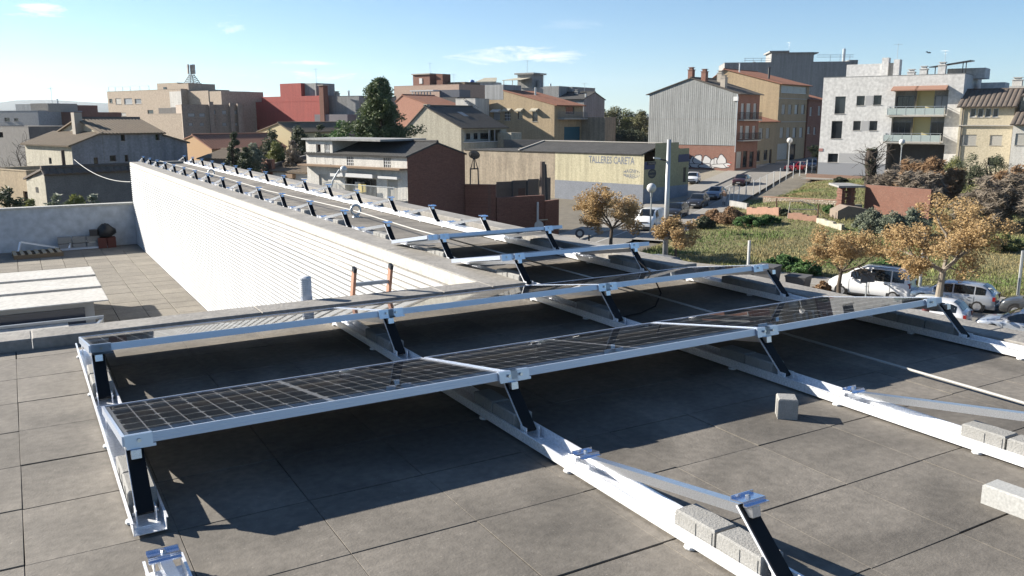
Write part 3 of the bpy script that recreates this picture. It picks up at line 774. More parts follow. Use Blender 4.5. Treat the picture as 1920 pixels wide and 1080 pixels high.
# ---- A: white house with dark brick gable, behind the wing
s = siteR(765, 60, -39, 577); W = s.W; Dp = s.y(871); ze = s.z(294.5, W, 0); yr = s.y(820); zr = s.z(269, W, yr)
s.z0 = G0-.3
up = [s.rect(651.5, 293, 664, 309.5), s.rect(720.4, 295.5, 733.4, 313.5)]
lo = [s.rect(598, 326, 615, 359), s.rect(647, 334, 706, 372), s.rect(726, 335, 746, 374)]
ze2 = s.z(289, W, Dp)
r, F, Rr, Lf = gable_house(s, 'brick_gable_house', 'white two-storey house with dark brick gable and grey roof beyond the wing', W, Dp, ze, zr, M_wplast, up+lo, roofm=M_fibre, ridge=yr/Dp, ov=.2, ze2=ze2, amp=.025, pitch=.3)
plainbox(r, W+.004, .0, s.z0, W+.06, Dp, min(ze, ze2)-.01, M_brickdk, 'brick_cladding')
b = MB(); b.prism([(W+.004, 0.0, min(ze, ze2)-.008), (W+.004, Dp, min(ze, ze2)-.008), (W+.004, Dp, ze2), (W+.004, yr, zr-.02), (W+.004, 0, ze)], (.056, 0, 0)); b.build('brick_cladding', M_brickdk, r)
for q in up: F.window(*q, style='bars', sill=False)
F.window(*lo[0], style='shutter'); F.window(*lo[2], style='shutter', frame=M_wwhite)
q = lo[1]; F.window(*q, style='dark', depth=.7, mull=5, sill=False)
F.slab(q[0]+.25*(q[1]-q[0]), q[0]+.42*(q[1]-q[0]), q[2], q[3]-.3, -.2, M_door, 'door', back=-.62)
cz_ = s.z(313.5, W/2); b = MB(); b.prism([(-.2, -.005, cz_), (W*1.0, -.005, cz_), (W, -.005, cz_+.12), (-.2, -.005, cz_+.12)], (0, -.75, 0)); b.build('ledge', M_lbrown, r)
zf = s.z(372, W*.75); F.balcony(s.s(628), W-.05, zf, 1.2, M_iron2, h=1.0)
F.slab(s.s(647), s.s(708), s.z(331, 6), s.z(324, 6), .5, M_wwhite, 'awning_box'); F.slab(s.s(716), s.s(752), s.z(334, 9), s.z(329, 9), .4, M_wwhite, 'awning_box')
F.slab(s.s(627), s.s(645), s.z(330, 4), s.z(324, 4), .4, M_wwhite, 'awning_box')
# stair tower at the left end
tx = s.s(626); tz = s.z(262, tx/2)
t_ops = [s.rect(595.5, 270, 604, 309), s.rect(611, 270, 621, 307)]
FT = Face(r, (0, -.012), (1, 0)); FT.wall(tx, s.z(312, 2), tz, t_ops, M_wplast, 'tower_wall', depth=.25)
Face(r, (tx, -.012), (0, 1)).wall(4.2, ze-.3, tz, (), M_wplast, 'tower_wall'); Face(r, (-.004, 4.2), (0, -1)).wall(4.212, s.z(312, 2), tz, (), M_wplast, 'tower_wall')
Face(r, (tx, 4.2), (-1, 0)).wall(tx, ze-.3, tz, (), M_wplast, 'tower_wall')
FT.window(*t_ops[0], style='dark', frame=M_brown, depth=.25); FT.window(*t_ops[1], style='bars', depth=.25)
plainbox(r, -.25, -.25, tz, s.s(720), 4.4, tz+.14, M_grey, 'flat_roof')
plainbox(r, tx+.5, 3.9, ze+.5, s.s(720), 4.2, tz-.002, M_wplast, 'tower_wall')
for k, u in enumerate((683.5, 691)):
    x = s.s(u); ch_ = empty('garden_chair', tuple(Matrix.Translation((s.o.x, s.o.y, 0)) @ Matrix.Rotation(s.rz, 4, 'Z') @ Vector((x, -.7, zf)))[:3], s.rz+.3*k-.2,
                          label='yellow garden chair on the balcony of the white house, %s of two' % ('left', 'right')[k], cat='chair', group='balcony chairs')
    my = mat('yellow_plastic', (.68, .55, .16), .5)
    b = MB(); b.box(-.24, -.24, .42, .24, .24, .46); b.build('seat', my, ch_)
    b = MB(); b.box(-.24, .2, .47, .24, .25, 1.0); b.build('backrest', my, ch_)
    for sx in (-.2, .2):
        for sy in (-.2, .2): b = MB(); b.box(sx-.02, sy-.02, 0, sx+.02, sy+.02, .42); b.build('leg', my, ch_)
# satellite dish on a steel frame on the brick yard wall
dp = s.o + s.d*(W+.9) + s.n*(Dp+.1)
dz0 = Zat(346, dp.dot(FW)); dz1 = Zat(292, dp.dot(FW))
ds = empty('satellite_dish', (dp.x, dp.y, dz0), 0, label='dark satellite dish on a tall steel frame beside the brick gable', cat='satellite dish')
b = MB(); H = dz1-dz0
for sx in (-.35, .35): b.tube([(sx, 0, 0), (sx*.9, 0, H*.55)], .05, 6)
b.tube([(-.35, 0, H*.55), (.35, 0, H*.55)], .05, 6); b.build('stand', M_iron, ds)
b = MB(); b.tube([(-.3, 0, H*.55), (0, 0, H), (.3, 0, H*.55)], .04, 6); b.tube([(0, 0, H*.55), (0, 0, H)], .05, 6); b.build('mast', M_iron, ds)
b = MB(); b.lathe([(.05, 0), (.25, .03), (.42, .1), (.43, .11), (.26, .0), (.05, -.03)], (0, 0, 0), 18); o = b.build('dish', mat('dish_grey', (.14, .13, .12), .6), ds); o.location = (0, 0, H); o.rotation_euler = (R(-38), R(38), 0)

# ---- brick yard wall running right from the gable
p0 = s.o+s.d*(W+.1)+s.n*Dp
def wall_run(name, label, pts, zt, z0, th, m, cat='wall', cope=None, mcope=None):
    """a free-standing wall through plan points; zt may be a list"""
    r = empty(name, (0, 0, 0), label=label, cat=cat)
    for i in range(len(pts)-1):
        a, c = Vector(pts[i]), Vector(pts[i+1]); a.z = c.z = 0; d = (c-a).normalized(); n = Vector((-d.y, d.x, 0))*th/2
        z1 = zt[i] if isinstance(zt, (list, tuple)) else zt; zz = z0[i] if isinstance(z0, (list, tuple)) else z0
        b = MB(); b.prism([a-n+UP*zz, c-n+UP*zz, c-n+UP*z1, a-n+UP*z1], n*2); b.build('wall_panel', m, r)
        if cope:
            b = MB(); n2 = n*1.3; b.prism([a-n2+UP*(z1+.001), c-n2+UP*(z1+.001), c-n2+UP*(z1+cope), a-n2+UP*(z1+cope)], n2*2); b.build('coping', mcope or M_sill, r)
    return r
pD = p0.dot(FW)
q1 = UD(930, pD-.5); q2 = UD(1020, pD+1.5); q3 = UD(1046, pD+3)
wall_run('brick_yard_wall', 'dark brick yard wall stepping down right of the brick gable', [p0, q1, q2, q3], [Zat(345, pD), Zat(369, pD), Zat(376, pD+2)], G0-.2, .3, M_brickdk)
# brown sheet hoarding above and behind the yard wall
ho = empty('sheet_hoarding', label='brown sheet-metal hoarding above the brick yard wall', cat='hoarding'); m_h = mat('brown_sheet', (.2, .145, .11), .7, noise=(1.5, .6, (.13, .09, .07)))
px = [931, 961, 990, 1012, 1034]
for i in range(4):
    a = UD(px[i], 78+i*.6); c = UD(px[i+1]-1.2, 78+(i+1)*.6); b = MB()
    zt = Zat(341-i*1.6, 78); b.beam(a+UP*(G0+1.5+zt)/2, c+UP*(G0+1.5+zt)/2, .05, zt-G0-1.5); b.build('sheet', m_h, ho)
for i, x in enumerate((961, 989, 1013)):
    a = UD(x, 77.8+i*.6); b = MB(); b.tube([a+UP*(G0), a+UP*Zat(339, 78)], .09, 6); b.build('post', M_iron, ho)
a = UD(985, 77.5); b = MB(); b.beam(a+UP*(Zat(366, 77)), UD(972, 77.5)+UP*(Zat(366, 77)), .2, 1.2); b.build('dark_crate', M_brown, ho)
for nm, x, D, y0, y1, rr, lb, m in (('wooden_pole', 1017.5, 75, 303, 402, .26, 'thick wooden pole standing before the stained beige wall', mat('pole_wood', (.2, .15, .12), .9)),
                          ('steel_pole', 1030, 76.5, 308, 395, .12, 'thin leaning dark pole right of the thick wooden pole', M_iron)):
    p = UD(x, D); zb = G0; t = MB(); t.tube([p+UP*zb, p+UP*Zat(y0, D)+(RT*-.35 if rr < .2 else RT*0)], [rr, rr*.9], 8); t.build(nm, m, label=lb, cat='pole')

# ---- B: low white house with old tiles, left of A
s = siteR(578, 69, -39, 505); W = s.W; s.z0 = G0-.3
q = s.rect(541, 333, 553, 346); ze = s.z(322, W/2)
r, F, Rr, Lf = gable_house(s, 'low_tiled_house', 'low white house with old brown tile roof and barred window', W, 6, ze, s.z(293, W, 6), M_wplast, [q], roofm=M_tileold, ridge=.99, ov=.3)
F.window(*q, style='bars'); b = MB(); F.slab(q[0]-.1, q[1]+.1, q[3], q[3]+.35, .35, M_lbrown, 'hood')
Lfx = Face(r, (0, 6), (0, -1)); b = MB(); b.prism([(-.3, 0, ze), (-.3, 6.2, s.z(291, 0, 6)), (-.3, 6.2, s.z(291, 0, 6)+.5), (-.3, 0, ze+.5)], (.3, 0, 0)); b.build('verge_wall', M_stone, r)
pipe(r, W-1.2, 2.0, ze, s.z(297, W-1, 2), .16, M_sill, False)
p = UD(482, 74); c = UD(514, 72); wall_run('small_brick_wall', 'low orange brick wall among the shrubs left of the white house', [p, c], [Zat(297, 73)], G0-.2, .3, M_brickred)
# curved street lamp in front of A
def globe_lamp(name, base, H, label, rg=.26, pole=.055, arm=0., mg=None, group='globe street lamps'):
    r = empty(name, tuple(base), label=label, cat='street lamp', group=group)
    b = MB()
    if arm: b.tube([(0, 0, 0), (0, 0, H*.72), (arm*.25, 0, H*.86), (arm*.7, 0, H*.96), (arm, 0, H-rg)], [pole, pole, pole*.8, pole*.7, pole*.7], 8)
    else: b.tube([(0, 0, 0), (0, 0, H-rg*1.7)], [pole*1.3, pole], 8); 
    b.build('pole', M_iron2, r)
    b = MB(); b.lathe([(.1, -rg*.75), (.12, -rg*.95), (.09, -rg*1.8), (.05, -rg*2)], (arm, 0, H-rg), 10); b.build('collar', M_iron2, r)
    b = MB(); n = 12; b.lathe([(max(.02, rg*math.sin(math.pi*k/n)), -rg*math.cos(math.pi*k/n)) for k in range(n+1)], (arm, 0, H-rg), 18); b.build('globe', mat('opal_globe', (.72, .72, .7), .25), r, smooth=True)
    return r
p = UD(618, 57); zt = Zat(310, 57); l = globe_lamp('street_lamp', (p.x, p.y, G0), zt-G0, 'street lamp with bent neck before the white brick-gable house', .24, .07, 1.0); l.rotation_euler = (0, 0, math.atan2(RT.y, RT.x))

# ---- C: workshop with painted lettering
s = siteR(1209, 97, -42, 870); W = s.W; s.z0 = G0-.3; ze = s.z(291, W); xm = s.s(974); zr = s.z(270, W, 5)
Dp = s.y(1292); r = s.root('painted_workshop', 'long yellow and beige workshop with painted lettering on its wall and grey sheet roof', 'workshop')
F = Face(r, (0, 0), (1, 0)); Rr = Face(r, (W, 0), (0, 1)); Lf = Face(r, (0, Dp), (0, -1)); Bk = Face(r, (W, Dp), (-1, 0))
F.wall(W, s.z0, ze, (), M_beige); Lf.wall(Dp, s.z0, ze, (), M_beige); Bk.wall(W, s.z0, ze, (), M_beige)
y1, y2 = s.y(1228), s.y(1272)
za, zb_, zc = s.z(303, W, 1), s.z(268, W, (y1+y2)/2), s.z(279, W, Dp-2)
M_yell_shade = mat('shaded_yellow_paint', (.46, .42, .25), .9, noise=(.5, .5, (.38, .35, .21)))  # the workshop yellow darkened, with the side wall's shade in the colour
dq = (s.y(1282), s.y(1287.5), s.z(343, W, Dp-2), s.z(315, W, Dp-2))
Rr.wall(Dp, s.z0, za, [dq], M_yell_shade, gable=[(Dp, zc), (y2, zc), (y2, zb_), (y1, zb_), (y1, za)][:5])
F.slab(dq[0], dq[1], dq[2], dq[3], 0, M_brown, 'x') if False else Rr.slab(dq[0], dq[1], dq[2], dq[3], -.1, M_iron, 'door', back=-.16)
F.slab(s.s(1041), W-.01, s.z0, ze-.002, .012, M_yell, 'painted_wall'); F.slab(s.s(1041), W-.012, s.z0+.01, s.z(342.5, W*.8), .03, M_band, 'painted_band')
Rr.slab(.01, Dp-.01, s.z0, s.z(352, W, 3), .02, mat('pale_blue_band', (.33, .37, .42), .9, noise=(.7, .6, (.2, .22, .26))), 'painted_band')
Rr.slab(.05, y1, za-.9, za-.05, .03, mat('navy_band', (.06, .075, .16), .7), 'navy_band'); Rr.slab(y2, Dp, zc-1.6, zc-.7, .03, MATS['navy_band'], 'navy_band')
roof_sheet(r, 'roof', (xm, -.15, ze+.05), (W-.3, -.15, ze+.05), (W-.3, Dp*.45, zr), (xm+.4, Dp*.45, zr), M_fibre, .1, .3, .02)
roof_sheet(r, 'roof', (W-.3, Dp, ze+.05), (xm, Dp, ze+.05), (xm+.4, Dp*.45, zr), (W-.3, Dp*.45, zr), M_fibre, .1, .3, .02)
roof_sheet(r, 'roof', (0, -.1, ze+.02), (xm-.1, -.1, ze+.02), (xm-.1, Dp*.5, s.z(277, xm/2, Dp*.4)), (2, Dp*.5, s.z(279, xm/2, Dp*.4)), M_fibre, .1, .3, .02)
b = MB(); b.beam((xm+.05, -.2, ze+.16), (xm+.45, Dp*.45, zr+.1), .25, .12); b.beam((xm+.45, Dp*.45, zr+.1), (W-.3, Dp*.45, zr+.1), .2, .1); b.build('verge_trim', M_sill, r)
M_paint = mat('blue_grey_letter_paint', (.2, .22, .27), .9, noise=(2.5, .5, (.36, .36, .33)))
q = s.rect(1104, 293.5, 1190, 307.5); lettering(F, 'TALLERES CARETA', *q, M_paint, .018, bold=.02)
lens = lambda up: (lambda t, u: (.5+(u*.5)*(1-.9*(2*t-1)**2) if up else .5-(1-u)*.5*(1-.9*(2*t-1)**2)))
q = s.rect(1170, 317, 1200, 335); zm = (q[2]+q[3])/2
F2_, c_ = (q[0], q[1]), M_paint
lettering(F, 'MAGNETI', q[0], q[1], zm+.06, q[3], M_paint, .018, fn=lambda t, u: u*(1-.62*(2*t-1)**2), bold=.015)
lettering(F, 'MARELLI', q[0], q[1], q[2], zm-.06, M_paint, .018, fn=lambda t, u: 1-(1-u)*(1-.62*(2*t-1)**2), bold=.015)
Rr.slab(s.y(1213.5), s.y(1229), s.z(309, W, 2), s.z(303.5, W, 2)+.0, .1, M_iron, 'sign_board'); a, c = s.y(1215), s.y(1228)
lettering(Rr, 'TALLERES', a, c, s.z(307.7, W, 2), s.z(305.2, W, 2), M_sill, .11)
a, c = s.y(1215.5), s.y(1231); zc_ = s.z(325, W, 3); rr_ = s.z(316, W, 3)-zc_; ac = (a+c)/2
b = MB(); b.poly([Rr.P(ac+(c-a)/2*math.cos(t*math.pi/14), zc_+rr_*math.sin(t*math.pi/14), .018) for t in range(28)]); b.build('painted_disc', mat('dark_disc_paint', (.07, .075, .08), .9), r)
lettering(Rr, 'MAGNETI', a+.3, c-.3, zc_+.12, zc_+rr_*.62, mat('pale_letter_paint', (.36, .34, .22), .9), .03, fn=lambda t, u: u*(1-.5*(2*t-1)**2)); lettering(Rr, 'MARELLI', a+.3, c-.3, zc_-rr_*.62, zc_-.12, MATS['pale_letter_paint'], .03, fn=lambda t, u: 1-(1-u)*(1-.5*(2*t-1)**2))

# ---- D: tall house with grey fibre siding on its gable
s = siteR(1380, 134, -43, 1216); W = s.W; s.z0 = zg(s.o)-.5; Dp = s.y(1420); xr = s.s(1297, 8); zel = s.z(177, 0); zer = s.z(176, W); zr = s.z(147.5, xr)
zsd = s.z(272, W/2)
side = []
for y0_, y1_ in ((195, 224), (237, 261)):
    side += [s.rectR(1386, y0_, 1392, y1_), s.rectR(1396, y0_, 1404, y1_), s.rectR(1409, y0_, 1415, y1_)]
grd = [s.rectR(1381.5, 285, 1391, 316), s.rectR(1394, 284, 1402, 315), s.rectR(1406, 285, 1414, 314)]
r, F, Rr, Lf = gable_house(s, 'siding_gable_house', 'tall house whose gable is clad in grey corrugated siding above graffiti', W, Dp, zel, zr, M_brickred, (), side+grd, axis='y', roofm=M_fibre2, ridge=xr/W, ov=.6, ze2=zer, amp=.03, cat='house')
# corrugated cladding: vertical sheets
n = 30
for row, (za, zb_) in enumerate(((zsd, zsd+(zel-zsd)*.5), (zsd+(zel-zsd)*.5+.02, None))):
    b = MB(); nn = 3*n
    for i in range(nn):
        u0, u1 = W*i/nn, W*(i+1)/nn
        f = lambda u: (zel+(zr-zel)*u/xr) if u < xr else (zer+(zr-zer)*(W-u)/(W-xr))
        o0, o1 = (.06+.03*(i % 2)), (.06+.03*((i+1) % 2))
        b.poly([F.P(u0, za, o0), F.P(u1, za, o1), F.P(u1, zb_ or f(u1), o1), F.P(u0, zb_ or f(u0), o0)])
    b.build('siding', M_siding, r)
F.slab(W-.05, W+.05, zsd-1, zer, .12, M_iron2, 'downpipe')
F.slab(s.s(1372), s.s(1380.5), s.z(190, W), s.z(182, W), .25, M_wwhite, 'wall_box')
wins(Rr, side, 'curtain', frame=M_wwhite); Rr.window(*grd[0], style='shutter', frame=M_wwhite, sill=False); Rr.window(*grd[1], style='dark', frame=M_brown, sill=False); Rr.window(*grd[2], style='dark', frame=M_brown, sill=False)
for z_ in (s.z(225, W, Dp/2), s.z(263, W, Dp/2)): Rr.balcony(.5, Dp-.8, z_, 1.0, M_iron, h=1.1)
for px_, yy in ((1293, .4), (1318, .4), (1348, 5), (1355, .5)):
    x = s.s(px_, 8, yy); zz = (zel+(zr-zel)*x/xr) if x < xr else (zer+(zr-zer)*(W-x)/(W-xr))
    chimney(r, x, yy+.5, zz-.5, zz+1.5, M_brickred if px_ in (1293, 1318) else M_chim, .8)
# graffiti: pale throw-up with dark outlines, flat paint
gz0, gz1 = s.z(316, W*.8), s.z(294, W*.8); ga, gb = s.s(1291), s.s(1377)
M_gw = mat('graffiti_white', (.62, .61, .6), .8); M_gk = mat('graffiti_outline', (.05, .04, .045), .8); M_gr = mat('graffiti_red', (.4, .1, .08), .8)
gf = empty('graffiti', label='white bubble-letter graffiti on the brick base under the siding gable', cat='graffiti')
gf.location = r.location; gf.rotation_euler = r.rotation_euler
def blob(cx, cz, rx, rz_, out, m, ph, nm='paint'):
    b = MB(); pts = []
    for k in range(26):
        t = 2*math.pi*k/26; w_ = 1+.12*math.sin(3*t+ph)+.06*math.sin(5*t+2*ph); pts.append(F.P(ga+(gb-ga)*cx+rx*w_*math.cos(t), gz0+(gz1-gz0)*cz+rz_*w_*math.sin(t), out))
    b.poly(pts); b.build(nm, m, gf)
hh = gz1-gz0; k = 0
for cx, cz, rx, rz_ in ((.03, .35, .45, .7), (.1, .45, .5, .75), (.22, .6, .75, .85), (.2, .15, 1.3, .28), (.42, .55, .75, .75), (.4, .15, 1.2, .3), (.56, .4, .4, .7), (.63, .5, .4, .7), (.74, .65, .75, .8), (.72, .2, 1.5, .28), (.87, .3, .5, .3)):
    k += 1; blob(cx, cz, rx*1.12+.06, rz_*1.12+.06, .004+.001*k, M_gk, k*1.7, 'outline'); blob(cx, cz, rx, rz_, .0045+.001*k, M_gw, k*1.7)
for cx, cz, rx, rz_ in ((.93, .5, .25, .12), (.9, .25, .3, .1), (.33, .3, .2, .1)): k += 1; blob(cx, cz, rx, rz_, .004+.001*k, M_gr, k)

# ---- E: houses along the climbing street, then the red brick one
sE2 = Site(1419, 146, 50, pxR=1456); W = sE2.W; sE2.z0 = zg(sE2.o)-.5; s = sE2
ops = [s.rect(1422, 241, 1429, 261), s.rect(1435, 241, 1441.5, 260), s.rect(1419.5, 283, 1426, 303), s.rect(1433, 282, 1440, 301), s.rect(1443.5, 281, 1448, 311)]
r, F, Rr, Lf = gable_house(s, 'small_yellow_house', 'small two-storey yellow row house with red tiles beside the siding house', W, 9, s.z(229, W/2), s.z(217, W/2, 4.5), M_tan, ops, roofm=M_tile, ov=.5)
wins(F, ops[:2], 'shutter'); wins(F, ops[2:4], 'dark'); F.window(*ops[4], style='dark', frame=M_brown, sill=False)
s = Site(1456, 156, 50, pxR=1511); W = s.W; s.z0 = zg(s.o)-.5
zt = s.z(160, W/2); xs_ = [1462, 1474, 1486, 1498.5]
ops = [s.rect(x, 197, x+6.5, 215) for x in xs_] + [s.rect(x-1, 240, x+5.5, 259) for x in xs_] + [s.rect(1458, 270, 1477, 300), s.rect(1482, 271, 1492, 308)] + [s.rect(1459, 163, 1507, 176)]
Dp = 15
r, F, Rr, Lf = gable_house(s, 'tall_tan_house', 'tall tan row house with shallow red tile roof behind the siding gable', W, Dp, zt, s.z(131, 0, Dp*.72), M_tan, ops, roofm=M_tile, ov=.6, ridge=.72)
for i, q in enumerate(ops[:8]): F.window(*q, style=('shutter', 'shutter', 'curtain', 'curtain')[i % 4])
F.window(*ops[8], style='shutter', sill=False); F.window(*ops[9], style='dark', sill=False, frame=M_brown); F.window(*ops[10], style='curtain', mull=4, frame=M_wwhite)
for k in (0, 1): F.slab(0, W, s.z(187+43*k, W/2), s.z(185.5+43*k, W/2), .08, M_sill, 'string_course')
pipe(r, 3.2, 3.5, zt, s.z(128, 3, 3), .2, M_iron); pipe(r, .4, 8, zt+1, s.z(121, 1, 8), .13)
s = Site(1512, 166, 45, pxR=1548); W = s.W; s.z0 = zg(s.o)-.5
ops = [s.rect(1514.5, 202, 1519, 218), s.rect(1530, 200, 1535, 217), s.rect(1512.5, 239, 1517.5, 252), s.rect(1524, 240, 1528, 253)]
r, F, Rr, Lf = gable_house(s, 'red_brick_row_house', 'red brick row house squeezed between the tan and white blocks', W, 9, s.z(189, W/2), s.z(178, W/2, 4), M_brickred, ops, roofm=M_tile, ov=.4); wins(F, ops, 'curtain', frame=M_wwhite)

# ---- F: big grey block behind
s = Site(1353, 205, -8, pxR=1585); W = s.W; s.z0 = -9; zt = s.z(118, W*.4)
r, F, Rr, Lf = flat_block(s, 'grey_apartment_block', 'large windowless grey block with roof tower behind the tan row houses', W, 14, zt, M_grey)
plainbox(r, s.s(1438), .01, zt-.4, s.s(1516), 9, s.z(99, W*.5), M_grey, 'roof_tower'); plainbox(r, s.s(1434), -.4, s.z(99, W*.5), s.s(1470), 9.4, s.z(96, W*.5), M_grey, 'roof_tower_slab'); plainbox(r, s.s(1470)+.01, -.3, s.z(101.5, W*.5), s.s(1524), 9.4, s.z(99.5, W*.5)+.001, M_grey, 'roof_tower_slab')
plainbox(r, s.s(1583), 1, s.z(140, W), s.s(1600), 8, s.z(113, W), M_grey, 'stair_head')
b = MB()
for y_ in (110, 114): b.beam((s.s(1388), .3, s.z(y_, 4)), (s.s(1437), .3, s.z(y_, 8)), .08, .08)
for x_ in (1390, 1405, 1420): b.beam((s.s(x_), .3, zt), (s.s(x_), .3, s.z(110, 5)), .08, .08, (1, 0, 0))
for y_ in (104, 108): b.beam((s.s(1522), .3, s.z(y_, 20)), (s.s(1590), .3, s.z(y_, 26)), .08, .08)
for x_ in (1547, 1565, 1583): b.beam((s.s(x_), .3, zt-.3), (s.s(x_), .3, s.z(104, 22)), .08, .08, (1, 0, 0))
o = b.build('roof_railing', M_iron2, r); o['kind'] = 'stuff'
pipe(r, s.s(1575), 2, zt-.5, s.z(91, W), .35, M_iron2, False); pipe(r, s.s(1408), 1, zt-.5, s.z(116, W*.2), .3, M_iron2, False)
antenna(r, s.s(1475), 4, s.z(99, W*.5), 2.6, .6)

# ---- G: white apartment house
s = Site(1536, 124, -37, pxR=1795); W = s.W; s.z0 = zg(s.o)-1.2; Dp = 13; zt = s.z(147, 0)
M_apt = mat('white_grey_render', (.68, .67, .65), .9, noise=(.25, .2, (.62, .61, .59)), streak=.05)
px_ = [(1559.5, 182, 1578.7, 214.5), (1556, 228, 1576, 261), (1553, 289, 1572, 305.5), (1599, 181, 1614, 199), (1630, 180, 1645, 198), (1596, 228, 1610, 245.5), (1626, 228, 1641, 246)]
ops = [s.rect(*q) for q in px_]
rec = [s.rect(1670, 171, 1768, 216), s.rect(1667, 221, 1765, 266)]; car_ = s.rect(1662, 272, 1770, 322)
r = s.root('white_apartment_block', 'white rendered apartment block with two yellow-backed glass balconies', 'building')
F = Face(r, (0, 0), (1, 0)); Rr = Face(r, (W, 0), (0, 1)); Lf = Face(r, (0, Dp), (0, -1)); Bk = Face(r, (W, Dp), (-1, 0))
bb = MB(); F.wall(W, s.z0, zt, ops, None, into=bb, depth=.2) if False else None
allop = ops+rec+[car_]
F.wall(W, s.z0, zt, allop, M_apt, depth=.22)
Rr.wall(Dp, s.z0, zt, (), M_apt); Lf.wall(Dp, s.z0, zt, (), M_apt); Bk.wall(W, s.z0, zt, (), M_apt)
wins(F, ops, 'dark', depth=.22)
M_ywall = mat('balcony_yellow', (.62, .53, .27), .9)
for k, q in enumerate(rec):
    w_ = q[1]-q[0]
    for a, c, m_, nm in ((q[0], q[0]+.40*w_, M_grey, 'recess_wall'), (q[0]+.40*w_, q[0]+.72*w_, M_ywall, 'recess_wall'), (q[0]+.72*w_, q[1], M_grey, 'recess_wall')):
        quads(r, nm, m_, [F.P(a, q[2], -.9), F.P(c, q[2], -.9), F.P(c, q[3], -.9), F.P(a, q[3], -.9)])
    quads(r, 'recess_side', M_ywall, [F.P(q[0]+.4*w_, q[2], -.9), F.P(q[0]+.4*w_, q[3], -.9), F.P(q[0]+.4*w_, q[3], -.55), F.P(q[0]+.4*w_, q[2], -.55)])
    quads(r, 'recess_lining', M_apt, [F.P(q[0], q[2], -.9), F.P(q[0], q[3], -.9), F.P(q[0], q[3], -.2), F.P(q[0], q[2], -.2)], [F.P(q[1], q[2], -.9), F.P(q[1], q[2], -.2), F.P(q[1], q[3], -.2), F.P(q[1], q[3], -.9)], [F.P(q[0], q[3], -.9), F.P(q[1], q[3], -.9), F.P(q[1], q[3], -.2), F.P(q[0], q[3], -.2)])
    FR = Face(r, (0, .9), (1, 0)); FR.n = F.n
    G_ = Face(r, (0, .66), (1, 0))
    G_.window(q[0]+.05, q[0]+.36*w_, q[2]+.05, q[3]-.7, 'dark', mull=3, sill=False); G_.window(q[0]+.74*w_, q[1]-.05, q[2]+.05, q[3]-.7, 'curtain' if k == 0 else 'dark', mull=2, sill=False)
    F.balcony(q[0]-.7, q[1]-.15, s.z(217.5+50*k, (q[0]+q[1])/2), .9, M_iron2, 'glass', h=1.15)
quads(r, 'carport_back', M_stone, [F.P(car_[0], car_[2], -4), F.P(car_[1], car_[2], -4), F.P(car_[1], car_[3], -4), F.P(car_[0], car_[3], -4)], [F.P(car_[0], car_[2], -4), F.P(car_[0], car_[3], -4), F.P(car_[0], car_[3], -.2), F.P(car_[0], car_[2], -.2)], [F.P(car_[1], car_[2], -4), F.P(car_[1], car_[2], -.2), F.P(car_[1], car_[3], -.2), F.P(car_[1], car_[3], -4)], [F.P(car_[0], car_[3], -4), F.P(car_[1], car_[3], -4), F.P(car_[1], car_[3], -.2), F.P(car_[0], car_[3], -.2)])
q = s.rect(1665, 165, 1773, 171); b = MB(); b.prism([F.P(q[0], q[3]+.2, .01), F.P(q[0], q[2]+.1, 1.2), F.P(q[0], q[2]-.05, 1.2), F.P(q[0], q[2], .01)], F.d*((q[1]-q[0])*.45)); b.prism([F.P((q[0]+q[1])/2-.6, q[3]+.2, .01), F.P((q[0]+q[1])/2-.6, q[2]+.1, 1.2), F.P((q[0]+q[1])/2-.6, q[2]-.05, 1.2), F.P((q[0]+q[1])/2-.6, q[2], .01)], F.d*((q[1]-q[0])*.52)); b.build('awning', mat('awning_terracotta', (.36, .2, .14), .8), r)
F.slab(.0, car_[0]-.02, s.z0, s.z(306, 2), .015, mat('grey_base_paint', (.3, .31, .33), .8), 'base_band')
F.slab(s.s(1574), s.s(1640), s.z(306, 4)+.01, s.z(289, 5), .014, mat('faded_grey_paint', (.43, .43, .43), .9), 'paint_patch')
F.slab(s.s(1615.5), s.s(1629), s.z(199, 5), s.z(181, 5), .012, MATS['faded_grey_paint'], 'paint_patch'); F.slab(s.s(1611), s.s(1625), s.z(246, 5), s.z(228, 5), .012, MATS['faded_grey_paint'], 'paint_patch')
F.slab(s.s(1535.5), s.s(1543), s.z(285, 1), s.z(279.5, 1), .05, mat('plaque_red', (.4, .2, .18), .8), 'plaque')
quads(r, 'flat_roof', M_grey, [(.2, .2, zt-.4), (W-.2, .2, zt-.4), (W-.2, Dp-.2, zt-.4), (.2, Dp-.2, zt-.4)])
b = MB(); b.box(-.03, -.03, zt, W+.03, .22, zt+.06); b.box(W-.2, .22, zt, W+.03, Dp, zt+.06); b.box(-.03, .22, zt, .2, Dp, zt+.06); b.build('coping', M_grey, r)
